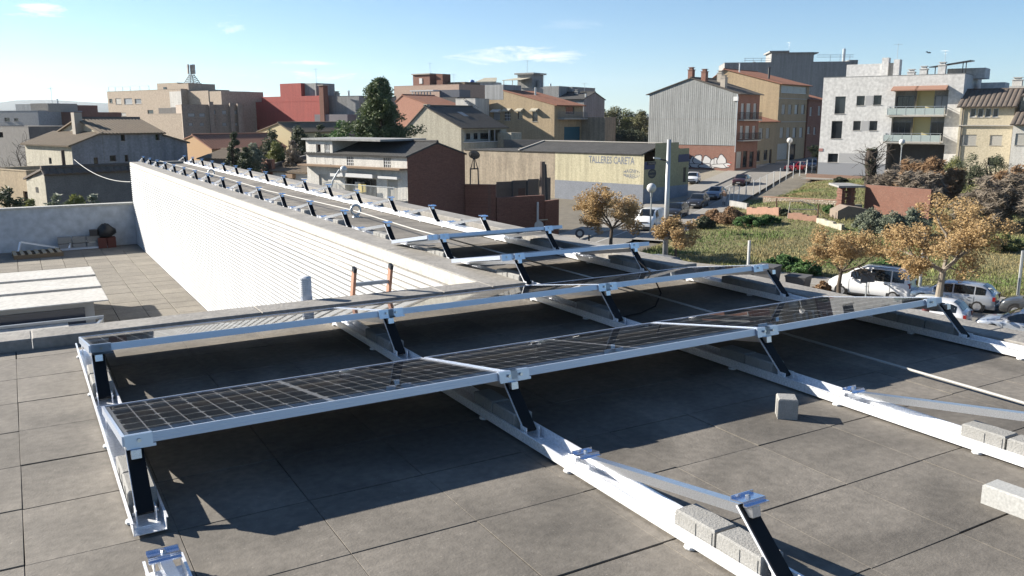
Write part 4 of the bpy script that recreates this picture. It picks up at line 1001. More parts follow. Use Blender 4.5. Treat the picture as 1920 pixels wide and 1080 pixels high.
# roof boxes, chimneys, pergola
plainbox(r, s.s(1583, 4, 5), 5, zt-.4, s.s(1650, 4, 5), 9, s.z(121, 5, 5), M_apt, 'stair_head'); plainbox(r, s.s(1648, 4, 4.8), 4.8, zt-.4, s.s(1660, 4, 4.8), 6, s.z(110, 6, 5), M_apt, 'chimney_stack'); plainbox(r, s.s(1670, 4, 4), 4, zt-.4, s.s(1681, 4, 4), 5.4, s.z(113, 8, 4), M_apt, 'chimney_stack')
b = MB(); b.box(s.s(1650, 4, 5)+.01, 5.2, zt-.4, s.s(1671, 4, 5), 7, s.z(119, 8, 5)); b.build('stair_head', M_grey, r)
for x_, y_, t_ in ((1706, 3, 134), (1729, 3, 129), (1763, 2, 123)): chimney(r, s.s(x_, 5, y_), y_, zt-.4, s.z(t_+3, 12, y_), M_apt, .9)
b = MB(); b.prism([(s.s(1738, 5, 2), 2, s.z(129, 12, 2)), (s.s(1815, 5, 2), 2, s.z(118, 14, 2)), (s.s(1822, 5, 6), 6, s.z(119, 14, 6)), (s.s(1748, 5, 6), 6, s.z(129, 12, 6))], (0, 0, .12)); b.build('pergola_roof', M_iron, r)
for x_, t_ in ((1750, 128), (1801, 119), (1807, 119)): b = MB(); b.beam((s.s(x_, 5, 2.2), 2.2, zt-.4), (s.s(x_, 5, 2.2), 2.2, s.z(t_, 12, 2.2)), .1, .1, (1, 0, 0)); b.build('pergola_post', M_iron, r)
plainbox(r, s.s(1771, 4, 6), 6, zt-.4, s.s(1842, 4, 6), 10, s.z(129, W, 6), M_apt, 'stair_head'); plainbox(r, s.s(1835, 3, 7), 7, zt-3, s.s(1880, 3, 7), 11, s.z(157, W, 7), M_apt, 'rear_wing')
antenna(r, s.s(1675, 4, 4.5), 4.7, s.z(113, 8, 4), 2.2, .3); antenna(r, s.s(1764, 4, 2), 2.3, s.z(120, 12, 2), 1.6, 1.2)

# ---- H, I: cream houses at the right edge
s = Site(1793, 111.5, -37, pxR=1893); W = s.W; s.z0 = zg(s.o)-1.5
M_cr2 = mat('warm_cream_plaster', (.6, .53, .39), .9, noise=(.5, .35, (.53, .46, .33)))
ops = [s.rect(1811+14*k, 204, 1822+14*k, 221.5) for k in range(4)] + [s.rect(1799, 254, 1828, 274), s.rect(1853, 255, 1876, 274), s.rect(1853, 297, 1868, 312)]
r, F, Rr, Lf = gable_house(s, 'cream_tiled_house', 'cream house with dark tile roof beside the white apartment block', W, 9, s.z(199, W/2), s.z(171, W/2, 4.5), M_cr2, ops, roofm=M_tiledk, ov=.7, amp=.09, pitch=.55)
wins(F, ops[:4], 'dark', frame=M_wwhite, fw=.09); wins(F, ops[4:6], 'shutter', frame=M_wwhite); F.window(*ops[6], style='dark')
F.slab(-.1, W, s.z(238, W/2), s.z(236, W/2), .25, M_sill, 'string_course'); b = MB(); b.tube([(.35, -.12, s.z(205, 1)), (.35, -.12, s.z0)], .08, 6); b.build('downpipe', M_iron, r)
s2 = Site(1894, 104.5, -37, W=12); s = s2; W = s.W; s.z0 = zg(s.o)-1.5
ops = [s.rect(1900, 252, 1921, 274), s.rect(1926, 252, 1945, 274)]
r, F, Rr, Lf = gable_house(s, 'white_tiled_house', 'white house with low dark tile roof at the right picture edge', W, 9, s.z(234, 2), s.z(213, 2, 4), M_wplast, ops, roofm=M_tiledk, ov=.6, ridge=.42, amp=.09, pitch=.55); wins(F, ops, 'shutter')
plainbox(r, .3, 3.9, s.z(236, 2), W, 9.2, s.z(180, 2, 4), M_grey, 'upper_storey'); FU = Face(r, (0, 3.88), (1, 0)); q = (s.s(1910, 0, 4), s.s(1919, 0, 4), s.z(209, 2, 4), s.z(190, 2, 4)); FU.slab(q[0], q[1], q[2], q[3], .04, M_wglass, 'window', back=.0)
roof_sheet(r, 'roof', (.1, 3.4, s.z(181, 2, 4)), (W, 3.4, s.z(181, 2, 4)), (W, 9, s.z(168, 2, 8)), (.1, 9, s.z(168, 2, 8)), M_tiledk, .1, .55, .09)
s = Site(1907, 135, -37, W=14); s.z0 = -7; r, F, Rr, Lf = flat_block(s, 'ochre_flat_block', 'ochre flat-roofed block peeping above the white tiled house', s.W, 8, s.z(141, 2), M_ochre)
s = Site(1868, 132, -37, W=6.5); s.z0 = -6; r, F, Rr, Lf = flat_block(s, 'pale_rear_block', 'pale low block with chimney behind the cream tiled house', s.W, 8, s.z(164, 2), M_wplast); chimney(r, 1.8, 1, s.z(168, 2), s.z(152, 2), M_wplast, 1.3)
# ---- K: cream gable house behind the brick gable house
s = siteR(866, 122, -38, 742); W = s.W; s.z0 = G0-.3; Dp = s.y(950); xr = s.s(797, 2)
ver = (s.y(871), s.y(940), s.z(265, W, 6), s.z(243.5, W, 4))
r, F, Rr, Lf = gable_house(s, 'cream_gable_house', 'cream gable house with brown sheet roof and recessed veranda', W, Dp, s.z(262, 0), s.z(199.5, xr), M_cream, (), [ver], axis='y', roofm=M_fibre2, ridge=xr/W, ov=.35, ze2=s.z(239.5, W), amp=.02, pitch=.35, th=.12)
quads(r, 'veranda_wall', M_wplast, [Rr.P(ver[0], ver[2], -2), Rr.P(ver[1], ver[2], -2), Rr.P(ver[1], ver[3], -2), Rr.P(ver[0], ver[3], -2)])
FV = Face(r, (W-1.84, 0), (0, 1)); vw = ver[1]-ver[0]
for a, c in ((.12, .22), (.32, .42), (.52, .62), (.7, .96)): FV.window(ver[0]+a*vw, ver[0]+c*vw, ver[2]+.3, ver[3]-.5, 'dark', sill=False, frame=M_iron, mull=1 if a < .6 else 4)
Rr.slab(ver[0]-.2, ver[1]+.2, ver[2]-.08, ver[2]+.04, .12, M_wwhite, 'veranda_ledge')
for u in (.68, .84, 1.0): b = MB(); b.beam(Rr.P(ver[0]+u*vw, ver[2], -.2), Rr.P(ver[0]+u*vw, ver[3], -.2), .12, .12, (1, 0, 0)); b.build('post', M_wwhite, r)
chimney(r, xr-.1, .5, s.z(204, xr), s.z(195, xr), M_cream, .7, cap=False)
b = MB(); rf = lambda t, y_: ((xr+(W+.35-xr)*t), y_, (s.z(199.5, xr)+(s.z(239.5, W)-.25-s.z(199.5, xr))*t)+.24)
b.poly([rf(.3, 4.5), rf(.3, 5.6), rf(.5, 5.6), rf(.5, 4.5)]); b.build('roof_light', mat('pale_roof_light', (.3, .3, .29), .4), r)
plainbox(r, W+.02, Dp-2.2, s.z0, W+2.6, Dp+.3, s.z(248, W, Dp), M_cream, 'side_annex')
for k in range(3): b = MB(); b.tube([(s.W*.12, -.05, s.z(240, 1)), (s.W*.12-.02, -.6, s.z(243, 1))], .05, 5); 
# ---- L: tan block with red tile roof
s = siteR(1040, 138, -37, 914); W = s.W; s.z0 = G0-.3; Dp = s.y(1092); ztl = s.z(170, s.s(944)); x0 = s.s(944)
ops = [s.rect(925, 210.5, 938, 225), s.rect(946, 209, 957.5, 226), s.rect(971, 209, 980, 223.5), s.rect(998, 209, 1008, 228)]
sd = [s.rectR(1057.5, 238, 1087, 263.5), s.rectR(1060, 200, 1076, 214)]
r = s.root('tan_block', 'tan plastered block with sloping red tile roof and small awning-hooded windows', 'building')
F = Face(r, (0, 0), (1, 0)); Rr = Face(r, (W, 0), (0, 1)); Bk = Face(r, (W, Dp), (-1, 0)); Lf = Face(r, (0, Dp), (0, -1))
zw = s.z(187, x0/2); zc = s.z(197.5, W)
F.wall(W, s.z0, min(zw, zc), ops, M_tan, gable=[(W, zc), (x0, ztl), (x0-.01, zw), (0, zw)]); Rr.wall(Dp, s.z0, zc, sd, M_tan); Lf.wall(Dp, s.z0, zw, (), M_tan); Bk.wall(W, s.z0, zc, (), M_tan)
roof_sheet(r, 'roof', (W+.5, -.1, zc+.02), (W+.5, Dp+.3, zc+.02), (x0, Dp+.3, ztl+.1), (x0, -.1, ztl+.1), M_tile, .12, .42, .06)
plainbox(r, -.4, -.02, zw+.002, x0, 5, s.z(158.5, x0), mat('zinc_sheet', (.3, .31, .32), .6, noise=(.8, .3, (.24, .25, .26)), streak=.3), 'sheet_box')
for i, q in enumerate(ops):
    F.window(*q, style=('curtain', 'bars', 'dark', 'dark')[i]); b = MB(); b.prism([F.P(q[0]-.15, q[3]+.5, .01), F.P(q[0]-.15, q[3]+.15, .75), F.P(q[0]-.15, q[3], .75), F.P(q[0]-.15, q[3]-.02, .01)], F.d*(q[1]-q[0]+.3)); b.build('window_hood', M_cream if i else M_wwhite, r)
Rr.slab(*sd[0], -.05, M_teal, 'teal_shutter', back=-.14); Rr.window(*sd[1], style='dark')
Rr.balcony(s.y(1045), s.y(1090), s.z(222, W, 5), 1.3, M_grey)
for x_, t_ in ((1074, 187), (1049, 162)): pipe(r, W*.2 + (x_-1000)*.09, 4, zc, s.z(t_, W, 4), .14, M_wwhite if x_ > 1060 else M_iron2, False)
plainbox(r, W+.05, Dp-.5, s.z0, W+4.6, Dp+3, s.z(220, W+2, Dp), M_beige, 'annex')
# roof clutter above: separate houses farther back
s = Site(957, 168, -33, pxR=1072); s.z0 = -4; r, F, Rr, Lf = flat_block(s, 'grey_roof_house', 'grey flat house with rooftop shed behind the tan block', s.W, 9, s.z(165, s.W/2), M_grey)
q = s; plainbox(r, s.s(960), 2, s.z(166, 3), s.s(988), 6, s.z(139.5, 3, 2), M_grey, 'roof_shed'); plainbox(r, s.s(956), 1.6, s.z(139.5, 3, 2), s.s(992), 6.4, s.z(136.5, 3, 2), M_grey, 'shed_slab')
b = MB(); b.prism([(s.s(950), -1.5, s.z(151, 3)), (s.s(985), -1.5, s.z(151, 3)), (s.s(985), 2, s.z(146, 3)), (s.s(955), 2, s.z(146, 3))], (0, 0, .1)); b.build('canopy', M_cream, r)
for x_ in (952, 968, 983): b = MB(); b.beam((s.s(x_), -1.3, s.z(166, 3)), (s.s(x_), -1.3, s.z(151, 3)), .1, .1, (1, 0, 0)); b.build('canopy_post', M_chim, r)
plainbox(r, s.s(992), 3, s.z(166, 8), s.s(996), 4, s.z(148, 8), M_grey, 'chimney_stack'); antenna(r, s.s(973), 3, s.z(137, 3), 2.6, .2); antenna(r, s.s(1004), 3, s.z(165, 3), 2.8, .9)
s = Site(1000, 160, -33, pxR=1094); s.z0 = -5; r, F, Rr, Lf = gable_house(s, 'grey_sheet_house', 'grey house with dark sheet roof right behind the red-tiled tan block', s.W, 8, s.z(186, s.W), s.z(174, s.W, 4), M_grey, roofm=M_fibre, amp=.02)
plainbox(r, s.s(1013), 1, s.z(187, 3), s.s(1042), 5, s.z(161.5, 3), M_grey, 'roof_box'); chimney(r, s.s(1066), 3, s.z(186, 7), s.z(172, 7), M_grey, .7); pipe(r, s.s(1092), 1, s.z(190, 9), s.z(176, 9), .15, M_iron2, False); antenna(r, s.s(1075), 4, s.z(178, 7), 2.2, .8); pipe(r, s.s(1021), 2, s.z(165, 3), s.z(156, 3), .18, M_iron2, False)
# ---- M: terraces between the pine and the tan block
s = Site(742, 188, -37, pxR=862); s.z0 = -8; M_pink = mat('pink_plaster', (.5, .36, .28), .9, noise=(.5, .3, (.44, .31, .25)))
r, F, Rr, Lf = flat_block(s, 'pink_terrace_house', 'pinkish flat-roofed house with two red brick roof boxes behind the pine', s.W, 10, s.z(160, s.W/2), M_pink)
W = s.W; x1, x2 = s.s(771), s.s(802); zt = s.z(160, W/2)
plainbox(r, x1, 1, zt-.4, x2, 5, s.z(140.5, 3), M_brickred, 'roof_box'); plainbox(r, x1-.2, .7, s.z(140.5, 3), x2+.3, 5.3, s.z(138.5, 3), M_chim, 'roof_box_slab'); plainbox(r, s.s(783), .9, s.z(157, 4), s.s(788.5), .99, s.z(147, 4), M_wwhite, 'door')
plainbox(r, s.s(811), 1.5, zt-.4, s.s(823), 4, s.z(139.5, 6), M_brickdk, 'chimney_stack'); antenna(r, s.s(797), 2, s.z(139, 3), 2.3, .5); antenna(r, s.s(841), 2, zt, 2.2, .1)
plainbox(r, s.s(823), 3, zt-.4, s.s(855), 8, s.z(154.5, 8), M_tileold, 'roof_shed')
s = Site(772, 175, -30, pxR=858); s.z0 = -8; r, F, Rr, Lf = flat_block(s, 'grey_veranda_house', 'grey house with white-posted roof veranda behind the red-tiled gable', s.W, 8, s.z(183, s.W/2), M_stone)
for k in range(7): b = MB(); x_ = s.s(774+5.5*k); b.beam((x_, .3, s.z(183, 3)), (x_, .3, s.z(171, 3)), .2, .2, (1, 0, 0)); b.build('veranda_post', M_wwhite, r)
plainbox(r, s.s(772), -.2, s.z(171, 3), s.s(815), 3.5, s.z(168.5, 3), M_wwhite, 'veranda_roof'); plainbox(r, s.s(815), 2, s.z(184, 6), s.s(852), 6, s.z(168, 6), mat('slate_blue_wall', (.16, .17, .2), .8), 'upper_wall')
s = Site(848, 192, -20, pxR=915); s.z0 = -6; r, F, Rr, Lf = flat_block(s, 'lilac_terrace_house', 'pale lilac flat house with cream tiled roof hut beyond the white stair', s.W, 8, s.z(165, s.W/2), mat('lilac_plaster', (.42, .35, .42), .9, noise=(.5, .4, (.3, .29, .32))))
x1, x2 = s.s(889), s.s(928); zz = s.z(154, 5); b = MB(); b.prism([(x1, 1, zz), (x2, 1, zz), (x2-1, 4, s.z(145.5, 5)), (x1+1, 4, s.z(145.5, 5))], (0, 0, .12)); b.build('hut_roof', M_cream, r); plainbox(r, x1+.3, 1.4, s.z(166, 5), x2-.3, 5, zz, M_wplast, 'roof_hut')
b = MB(); b.lathe([(.1, 0), (.55, .05), (.6, .8), (.5, 1.1), (.1, 1.25)], (s.s(883), 1, s.z(160, 5)), 10); b.build('water_tank', mat('blue_tank', (.05, .14, .4), .5), r)
s = Site(745, 152, -38, pxR=838); s.z0 = -8.6; xr = s.s(757); r, F, Rr, Lf = gable_house(s, 'salmon_gable_house', 'salmon plastered gable with red tile roof between the pine and cream house', s.W, 8, s.z(190, 0), s.z(178.5, xr), mat('salmon_plaster', (.48, .24, .165), .9, noise=(.6, .3, (.42, .2, .14))), axis='y', roofm=M_tile, ridge=max(.12, xr/s.W), ze2=s.z(208, s.W), ov=.2)
s = siteR(893, 142, -33, 856); s.z0 = -8.6; r, F, Rr, Lf = flat_block(s, 'white_stair_house', 'small white house with an outside stair left of the tan block', s.W, 4, s.z(185.5, s.W/2), M_wplast); W = s.W
for k in range(9): plainbox(r, W*.55+.33*k, -.9, s.z(206, W)-.2, W*.55+.33*(k+1), -.02, s.z(188, W)-.28*k, M_wplast, 'step')
b = MB(); b.beam((W*.55, -.9, s.z(183, W)), (W*.55+3, -.9, s.z(202, W)), .07, .07); b.beam((W*.55, -.9, s.z(186, W)), (W*.55+3, -.9, s.z(205, W)), .05, .05); b.build('stair_rail', M_iron, r)
s = Site(1040, 122, -25, pxR=1115); s.z0 = -8.6; plainbox(s.root('backyard_wall', 'low grey backyard wall behind the workshop roof', 'wall'), -8, 0, -8.6, s.W, .4, s.z(263, s.W/2), M_stone)

# ---- N: red flat building and its grey neighbour
s = Site(482, 186, -36, pxR=604); W = s.W; s.z0 = -9; M_redp = mat('red_paint_wall', (.4, .07, .055), .85, noise=(.4, .35, (.34, .06, .05)), streak=.1)
r, F, Rr, Lf = flat_block(s, 'red_painted_building', 'large windowless red painted building with roof tower', W, 14, s.z(191, 3), M_redp, copm=M_redp)
plainbox(r, s.s(495), .02, s.z0, W-.03, 13, s.z(180, W/2), M_redp, 'upper_wall'); plainbox(r, s.s(530), .04, s.z(182, W/2), s.s(569), 6, s.z(156, W/2), M_redp, 'roof_tower'); plainbox(r, s.s(569)+.01, 1, s.z(182, W/2), s.s(590), 6, s.z(156.5, W/2), M_grey, 'roof_tower')
plainbox(r, s.s(605), -.4, s.z0, s.s(613), .8, s.z(160, W), M_brickdk, 'chimney_stack'); plainbox(r, s.s(603.5), -.6, s.z(160, W), s.s(614.5), 1, s.z(158.5, W), M_chim, 'chimney_cap'); pipe(r, s.s(594.5), 2, s.z(180, W), s.z(160, W), .2); antenna(r, s.s(577), 3, s.z(156, W/2), 3, .4)
s = Site(614, 176, -30, pxR=676); s.z0 = -9; r, F, Rr, Lf = flat_block(s, 'plain_grey_building', 'plain grey flat building attached right of the red building', s.W, 12, s.z(180, s.W/2), M_grey); chimney(r, s.s(623), 2, s.z(182, 3), s.z(174, 3), M_chim, .8); pipe(r, s.s(645), 2, s.z(182, 3), s.z(171, 3), .2, M_iron2)
plainbox(r, -.8, -2.5, s.z0, s.W-1, -.02, s.z(214, 3), mat('dusky_plaster', (.26, .24, .25), .9), 'front_wing'); plainbox(r, -2, -5, s.z0, 5, -2.6, s.z(229, 3), mat('dusky_pink_plaster', (.35, .25, .22), .9), 'front_annex')
s = Site(487, 120, -38, pxR=548); s.z0 = -8.6; xr = s.s(525); r, F, Rr, Lf = gable_house(s, 'yellow_gable_cottage', 'pale yellow gable cottage in front of the red building', s.W, 10, s.z(246, 0), s.z(231, xr), mat('light_yellow_plaster', (.6, .5, .3), .9), axis='y', roofm=M_tileold, ridge=xr/s.W, ze2=s.z(247, s.W))
s = Site(349, 108, -38, pxR=398); s.z0 = -8.6; xr = s.s(364); r, F, Rr, Lf = gable_house(s, 'orange_gable_cottage', 'orange plastered cottage with red tile roof below the beige block', s.W, 11, s.z(260, 0), s.z(253.5, xr), mat('orange_plaster', (.6, .38, .2), .9), axis='y', roofm=M_tile, ridge=max(.15, xr/s.W), ze2=s.z(279, s.W), ov=.2)
s = Site(375, 92, -25, pxR=432); s.z0 = -8.6; r, F, Rr, Lf = gable_house(s, 'low_tiled_shed', 'low old shed with brown tiles before the orange cottage', s.W, 7, s.z(297, 2), s.z(281, 2, 3.5), M_stone, roofm=M_tileold)

# ---- O: beige block with telecom mast
s = siteR(347, 185, -37, 209); W = s.W; s.z0 = -9; M_bei = mat('beige_render', (.5, .405, .31), .9, noise=(.3, .3, (.45, .365, .28)))
ops = [s.rect(211.5, 184, 217.5, 191.5), s.rect(223, 183, 233.5, 194), s.rect(239, 183, 254, 194), s.rect(259, 184, 271, 193), s.rect(215, 209, 225, 216), s.rect(231, 210, 240, 216), s.rect(327.5, 184, 332, 191), s.rect(339.5, 183.5, 344.5, 190.5), s.rect(281, 205, 292, 212)]
zt = s.z(168.5, W/2); r, F, Rr, Lf = flat_block(s, 'beige_apartment_block', 'tall beige apartment block with telecom mast on its roof', W, 12, zt, M_bei, ops)
for i, q in enumerate(ops): F.window(*q, style=('dark', 'shutter', 'curtain', 'curtain')[i % 4], frame=M_wwhite if i in (2, 3) else None)
F.slab(s.s(325), s.s(346.5), s.z(200, W), s.z(170, W), .06, M_wplast, 'pale_panel')
plainbox(r, s.s(287), 2, zt-.4, s.s(325), 8, s.z(154, W*.7), M_bei, 'penthouse'); plainbox(r, s.s(325)+.01, 1.5, zt-.4, s.s(349), 8, s.z(155.5, W*.9), M_bei, 'penthouse'); plainbox(r, s.s(299), 1.9, s.z(168, W*.7), s.s(304), 1.98, s.z(161.5, W*.7), M_wglass, 'window')
plainbox(r, W+.01, 1.5, s.z0, s.s(385), 12, s.z(169, W+4), M_bei, 'wing'); plainbox(r, s.s(385)+.01, 1.6, s.z0, s.s(408), 12, s.z(170, W+8), M_bei, 'wing'); plainbox(r, s.s(308), -.8, s.z(214, W), s.s(395), -.02, s.z(201, W), M_stone, 'roof_terrace')
b = MB()
for a, c in ((210, 250), (250, 286)):
    b.beam((s.s(a), .3, s.z(161, 3)), (s.s(c), .3, s.z(162, 6)), .1, .1)
for x_ in (210, 222, 236, 250, 268, 285): b.beam((s.s(x_), .3, zt), (s.s(x_), .3, s.z(161, 5)), .1, .1, (1, 0, 0))
o = b.build('roof_railing', M_iron2, r); o['kind'] = 'stuff'
mx = s.s(337); mz = s.z(154, W); mt = s.z(117, W)
mw = s.o+s.d*mx+s.n*4; ms = empty('telecom_mast', (mw.x, mw.y, mz), s.rz, label='lattice telecom mast with antenna panels on the beige block', cat='mast'); H = mt-mz
b = MB()
for sx, sy in ((-1, -1), (1, -1), (1, 1), (-1, 1)): b.beam((sx*1.2, sy*1.2, 0), (sx*.35, sy*.35, H*.45), .12, .12, (1, 0, 0)); b.beam((sx*.35, sy*.35, H*.45), (sx*.3, sy*.3, H*.95), .12, .12, (1, 0, 0))
for k in range(5):
    t = k/5; w0 = 1.2-.85*t; z_ = H*.45*t; z2 = H*.45*(k+1)/5
    for sx, sy in ((0, -1), (1, 0), (0, 1), (-1, 0)):
        a = Vector((sx*w0 if sx else -w0, sy*w0 if sy else -w0, z_)); c = Vector((sx*w0 if sx else w0, sy*w0 if sy else w0, z2)); b.beam(a, c, .08, .08)
o = b.build('lattice', M_grey, ms); o['kind'] = 'stuff'
for k in range(3):
    t = 2*math.pi*k/3+.4
    for z_ in (.5, .75): bb = MB(); bb.box(-.26, -.16, H*z_, .26, .16, H*(z_+.24)); o = bb.build('antenna_panel', M_sill, ms); o.location = (.7*math.cos(t), .7*math.sin(t), 0); o.rotation_euler = (0, 0, t+1.57)
# lower right wing of the block
s = siteR(345, 172, -37, 283); s.z0 = -9; r, F, Rr, Lf = flat_block(s, 'beige_lower_wing', 'blank beige lower wing in front of the tall beige block', s.W, 10, s.z(212.5, s.W/2), M_bei)
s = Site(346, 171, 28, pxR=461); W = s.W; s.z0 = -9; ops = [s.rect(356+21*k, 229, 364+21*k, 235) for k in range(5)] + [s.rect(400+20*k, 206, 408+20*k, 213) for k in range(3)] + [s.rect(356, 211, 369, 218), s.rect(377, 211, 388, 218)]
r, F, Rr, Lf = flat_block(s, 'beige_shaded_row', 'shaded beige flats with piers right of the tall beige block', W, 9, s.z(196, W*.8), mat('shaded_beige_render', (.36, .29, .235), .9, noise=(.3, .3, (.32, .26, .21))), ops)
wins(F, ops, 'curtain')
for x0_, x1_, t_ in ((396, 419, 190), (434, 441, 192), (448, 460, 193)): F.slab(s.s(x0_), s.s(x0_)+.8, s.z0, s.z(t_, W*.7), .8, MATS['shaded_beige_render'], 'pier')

# ---- P: brick and white houses at the far left
s = siteR(148, 150, -22, 80); s.z0 = -9; W = s.W; r, F, Rr, Lf = flat_block(s, 'red_brick_party_wall', 'stepped red brick party wall at the far left', W, 10, s.z(209.5, W*.6), M_brickred); plainbox(r, s.s(93), .03, s.z(211, 3), s.s(120), 8, s.z(195, W/2), M_brickred, 'upper_wall'); pipe(r, s.s(98), 2, s.z(196, 3), s.z(186, 3), .15, M_iron2)
s = siteR(79, 147, -22, 5); s.z0 = -9; W = s.W; ops = [s.rect(14, 219, 24, 226), s.rect(32, 220, 40, 225)]
r, F, Rr, Lf = flat_block(s, 'white_grey_flats', 'pale grey flats with roof storey at the far left before the hills', W, 9, s.z(206.5, W/2), mat('pale_grey_render', (.42, .42, .42), .9, noise=(.5, .4, (.36, .36, .36))), ops); wins(F, ops, 'dark')
plainbox(r, s.s(18), 2, s.z(208, 3), s.s(46), 8, s.z(193, W/2), M_wplast, 'roof_storey'); plainbox(r, s.s(46)+.01, 2, s.z(208, 3), s.s(79), 8, s.z(192, W/2), M_chim, 'roof_storey'); antenna(r, s.s(78), 3, s.z(193, 4), 2.8, .3)
s = Site(-60, 138, -38, pxR=58); s.z0 = -9; r, F, Rr, Lf = flat_block(s, 'dim_grey_houses', 'dull grey house front behind the bare tree at the left edge', s.W, 9, s.z(236, s.W*.7), M_stone, [s.rect(0, 246, 9, 256)])

# ---- Q: farmhouse with brown tiles, lean-to on its left, wing on its right
s = Site(138, 84, 49, pxR=308); W = s.W; s.z0 = -8.6; xm = s.s(197); q = [s.rect(231, 251, 239, 263), s.rect(295.5, 250.5, 303, 262), s.rect(235, 289, 242, 302), s.rect(207, 290, 219, 301), s.rect(177, 294, 185, 308)]
M_farm = mat('shaded_farm_plaster', (.36, .36, .375), .95, noise=(.5, .7, (.27, .27, .285)), streak=.2); Dp = s.y(50, 0)  # front's blue shade is in this plaster colour; sunlit ends get cream
ze = s.z(246.5, W*.7); zr = s.z(222.5, W*.6, Dp*.45)
r = s.root('brown_tiled_farmhouse', 'farmhouse with shaded grey front, brown tile roof and small dark windows', 'house')
F = Face(r, (0, 0), (1, 0)); qm = [w_ for w_ in q if w_[0] > xm]; d8 = Dp*.9
F.wall(W, s.z0, ze, qm, M_farm, u0=xm); wins(F, qm, 'dark', frame=M_brown, depth=.25)
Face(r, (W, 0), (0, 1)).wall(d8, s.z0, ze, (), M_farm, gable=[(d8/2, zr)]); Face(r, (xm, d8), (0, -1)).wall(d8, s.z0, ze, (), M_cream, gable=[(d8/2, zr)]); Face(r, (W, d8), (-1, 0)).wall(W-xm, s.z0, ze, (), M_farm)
roof_sheet(r, 'roof', (xm-.3, -.35, ze-.1), (W+.3, -.35, ze-.1), (W+.3, d8/2, zr+.12), (xm-.3, d8/2, zr+.12), M_tileold, .12, .35, .06); roof_sheet(r, 'roof', (W+.3, d8+.35, ze-.1), (xm-.3, d8+.35, ze-.1), (xm-.3, d8/2, zr+.12), (W+.3, d8/2, zr+.12), M_tileold, .12, .35, .06)
b = MB(); b.tube([(xm-.3, d8/2, zr+.14), (W+.3, d8/2, zr+.14)], .14, 6); b.build('ridge_cap', M_tiledk, r)
plainbox(r, xm-.8, d8*.40, s.z0, xm-.02, d8*.47, s.z(209.5, xm, d8*.45), M_chim, 'chimney_stack')
z_hi, z_lo = s.z(249, xm), s.z(272, 0)
r2 = empty('farmhouse_lean_to', r.location, s.rz, label='lower lean-to of the farmhouse with pale sunlit end wall', cat='house')
Face(r2, (0, .02), (1, 0)).wall(xm-.02, s.z0, z_lo, [w_ for w_ in q if w_[1] < xm], M_farm, gable=[(xm-.02, z_hi)]); L_ = Face(r2, (0, Dp), (0, -1))
for w_ in q:
    if w_[1] < xm: Face(r2, (0, .02), (1, 0)).window(*w_, style='dark', frame=M_brown, sill=False)
u_ = Dp-s.y(95, 0); L_op = [(u_-.35, u_+.35, s.z(306, 0, Dp-u_), s.z(294, 0, Dp-u_))]
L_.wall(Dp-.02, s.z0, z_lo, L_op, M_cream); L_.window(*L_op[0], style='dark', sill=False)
roof_sheet(r2, 'roof', (-.4, Dp+.2, z_lo), (-.4, -.25, z_lo), (xm, -.25, z_hi+.15), (xm, Dp+.2, z_hi+.15), M_tileold, .12, .35, .05)
r3 = empty('farmhouse_side_wing', r.location, s.rz, label='right side wing of the farmhouse with sloping roof', cat='house'); Lr = s.s(357)-W; z_hi, z_lo = s.z(252, W), s.z(266, W+Lr)
F_ = Face(r3, (W+.02, .5), (1, 0)); F_.wall(Lr, s.z0, z_lo, (), M_farm, gable=[(0, z_hi)]); Face(r3, (W+Lr, .5), (0, 1)).wall(d8-1, s.z0, z_lo, (), M_farm); roof_sheet(r3, 'roof', (W+Lr+.3, .3, z_lo), (W+Lr+.3, d8-.5, z_lo), (W, d8-.5, z_hi+.15), (W, .3, z_hi+.15), M_tileold, .12, .35, .05)
# ---- R: shed, shaded front coloured dark and sunlit end coloured pale, behind the terrace wall
s = Site(89, 50, 47, pxR=262); W = s.W; s.z0 = -8.6; Dp = s.y(53, 0); ze = s.z(319, W/2); q = [(0, 0, 0, 0)]
r, F, Rr, Lf = gable_house(s, 'shaded_shed', 'long shed with dark shaded front, pale sunlit end wall and tiled edge behind the terrace wall', W, Dp, ze, ze+.15, M_stone, roofm=M_tiledk, ridge=.06, ov=.25, amp=.07, ze2=s.z(334, 0, Dp))
Lf.slab(.02, Dp-.02, s.z0, s.z(336, 0, Dp), .03, M_cream, 'sunlit_end_wall'); b = MB(); b.prism([(-.004, .05, s.z(336, 0, Dp)), (-.004, .05, ze-.1), (-.004, Dp-.05, s.z(335.5, 0, Dp))], (-.026, 0, 0)); b.build('sunlit_end_wall', M_cream, r)
u_ = Dp-s.y(72, 0); Lf.slab(u_-.2, u_+.2, s.z(359, 0, Dp/2), s.z(349, 0, Dp/2), .05, M_wglass, 'window', back=.031)
s = siteR(52, 62, -36, -20); s.z0 = -8.6; q = [s.rect(41, 357, 50, 380)]; r, F, Rr, Lf = flat_block(s, 'cream_courtyard_house', 'cream flat house with brown door at the left picture edge', s.W, 5, s.z(319, s.W*.8), M_tan, q); F.window(*q[0], style='dark', frame=M_brown, sill=False)
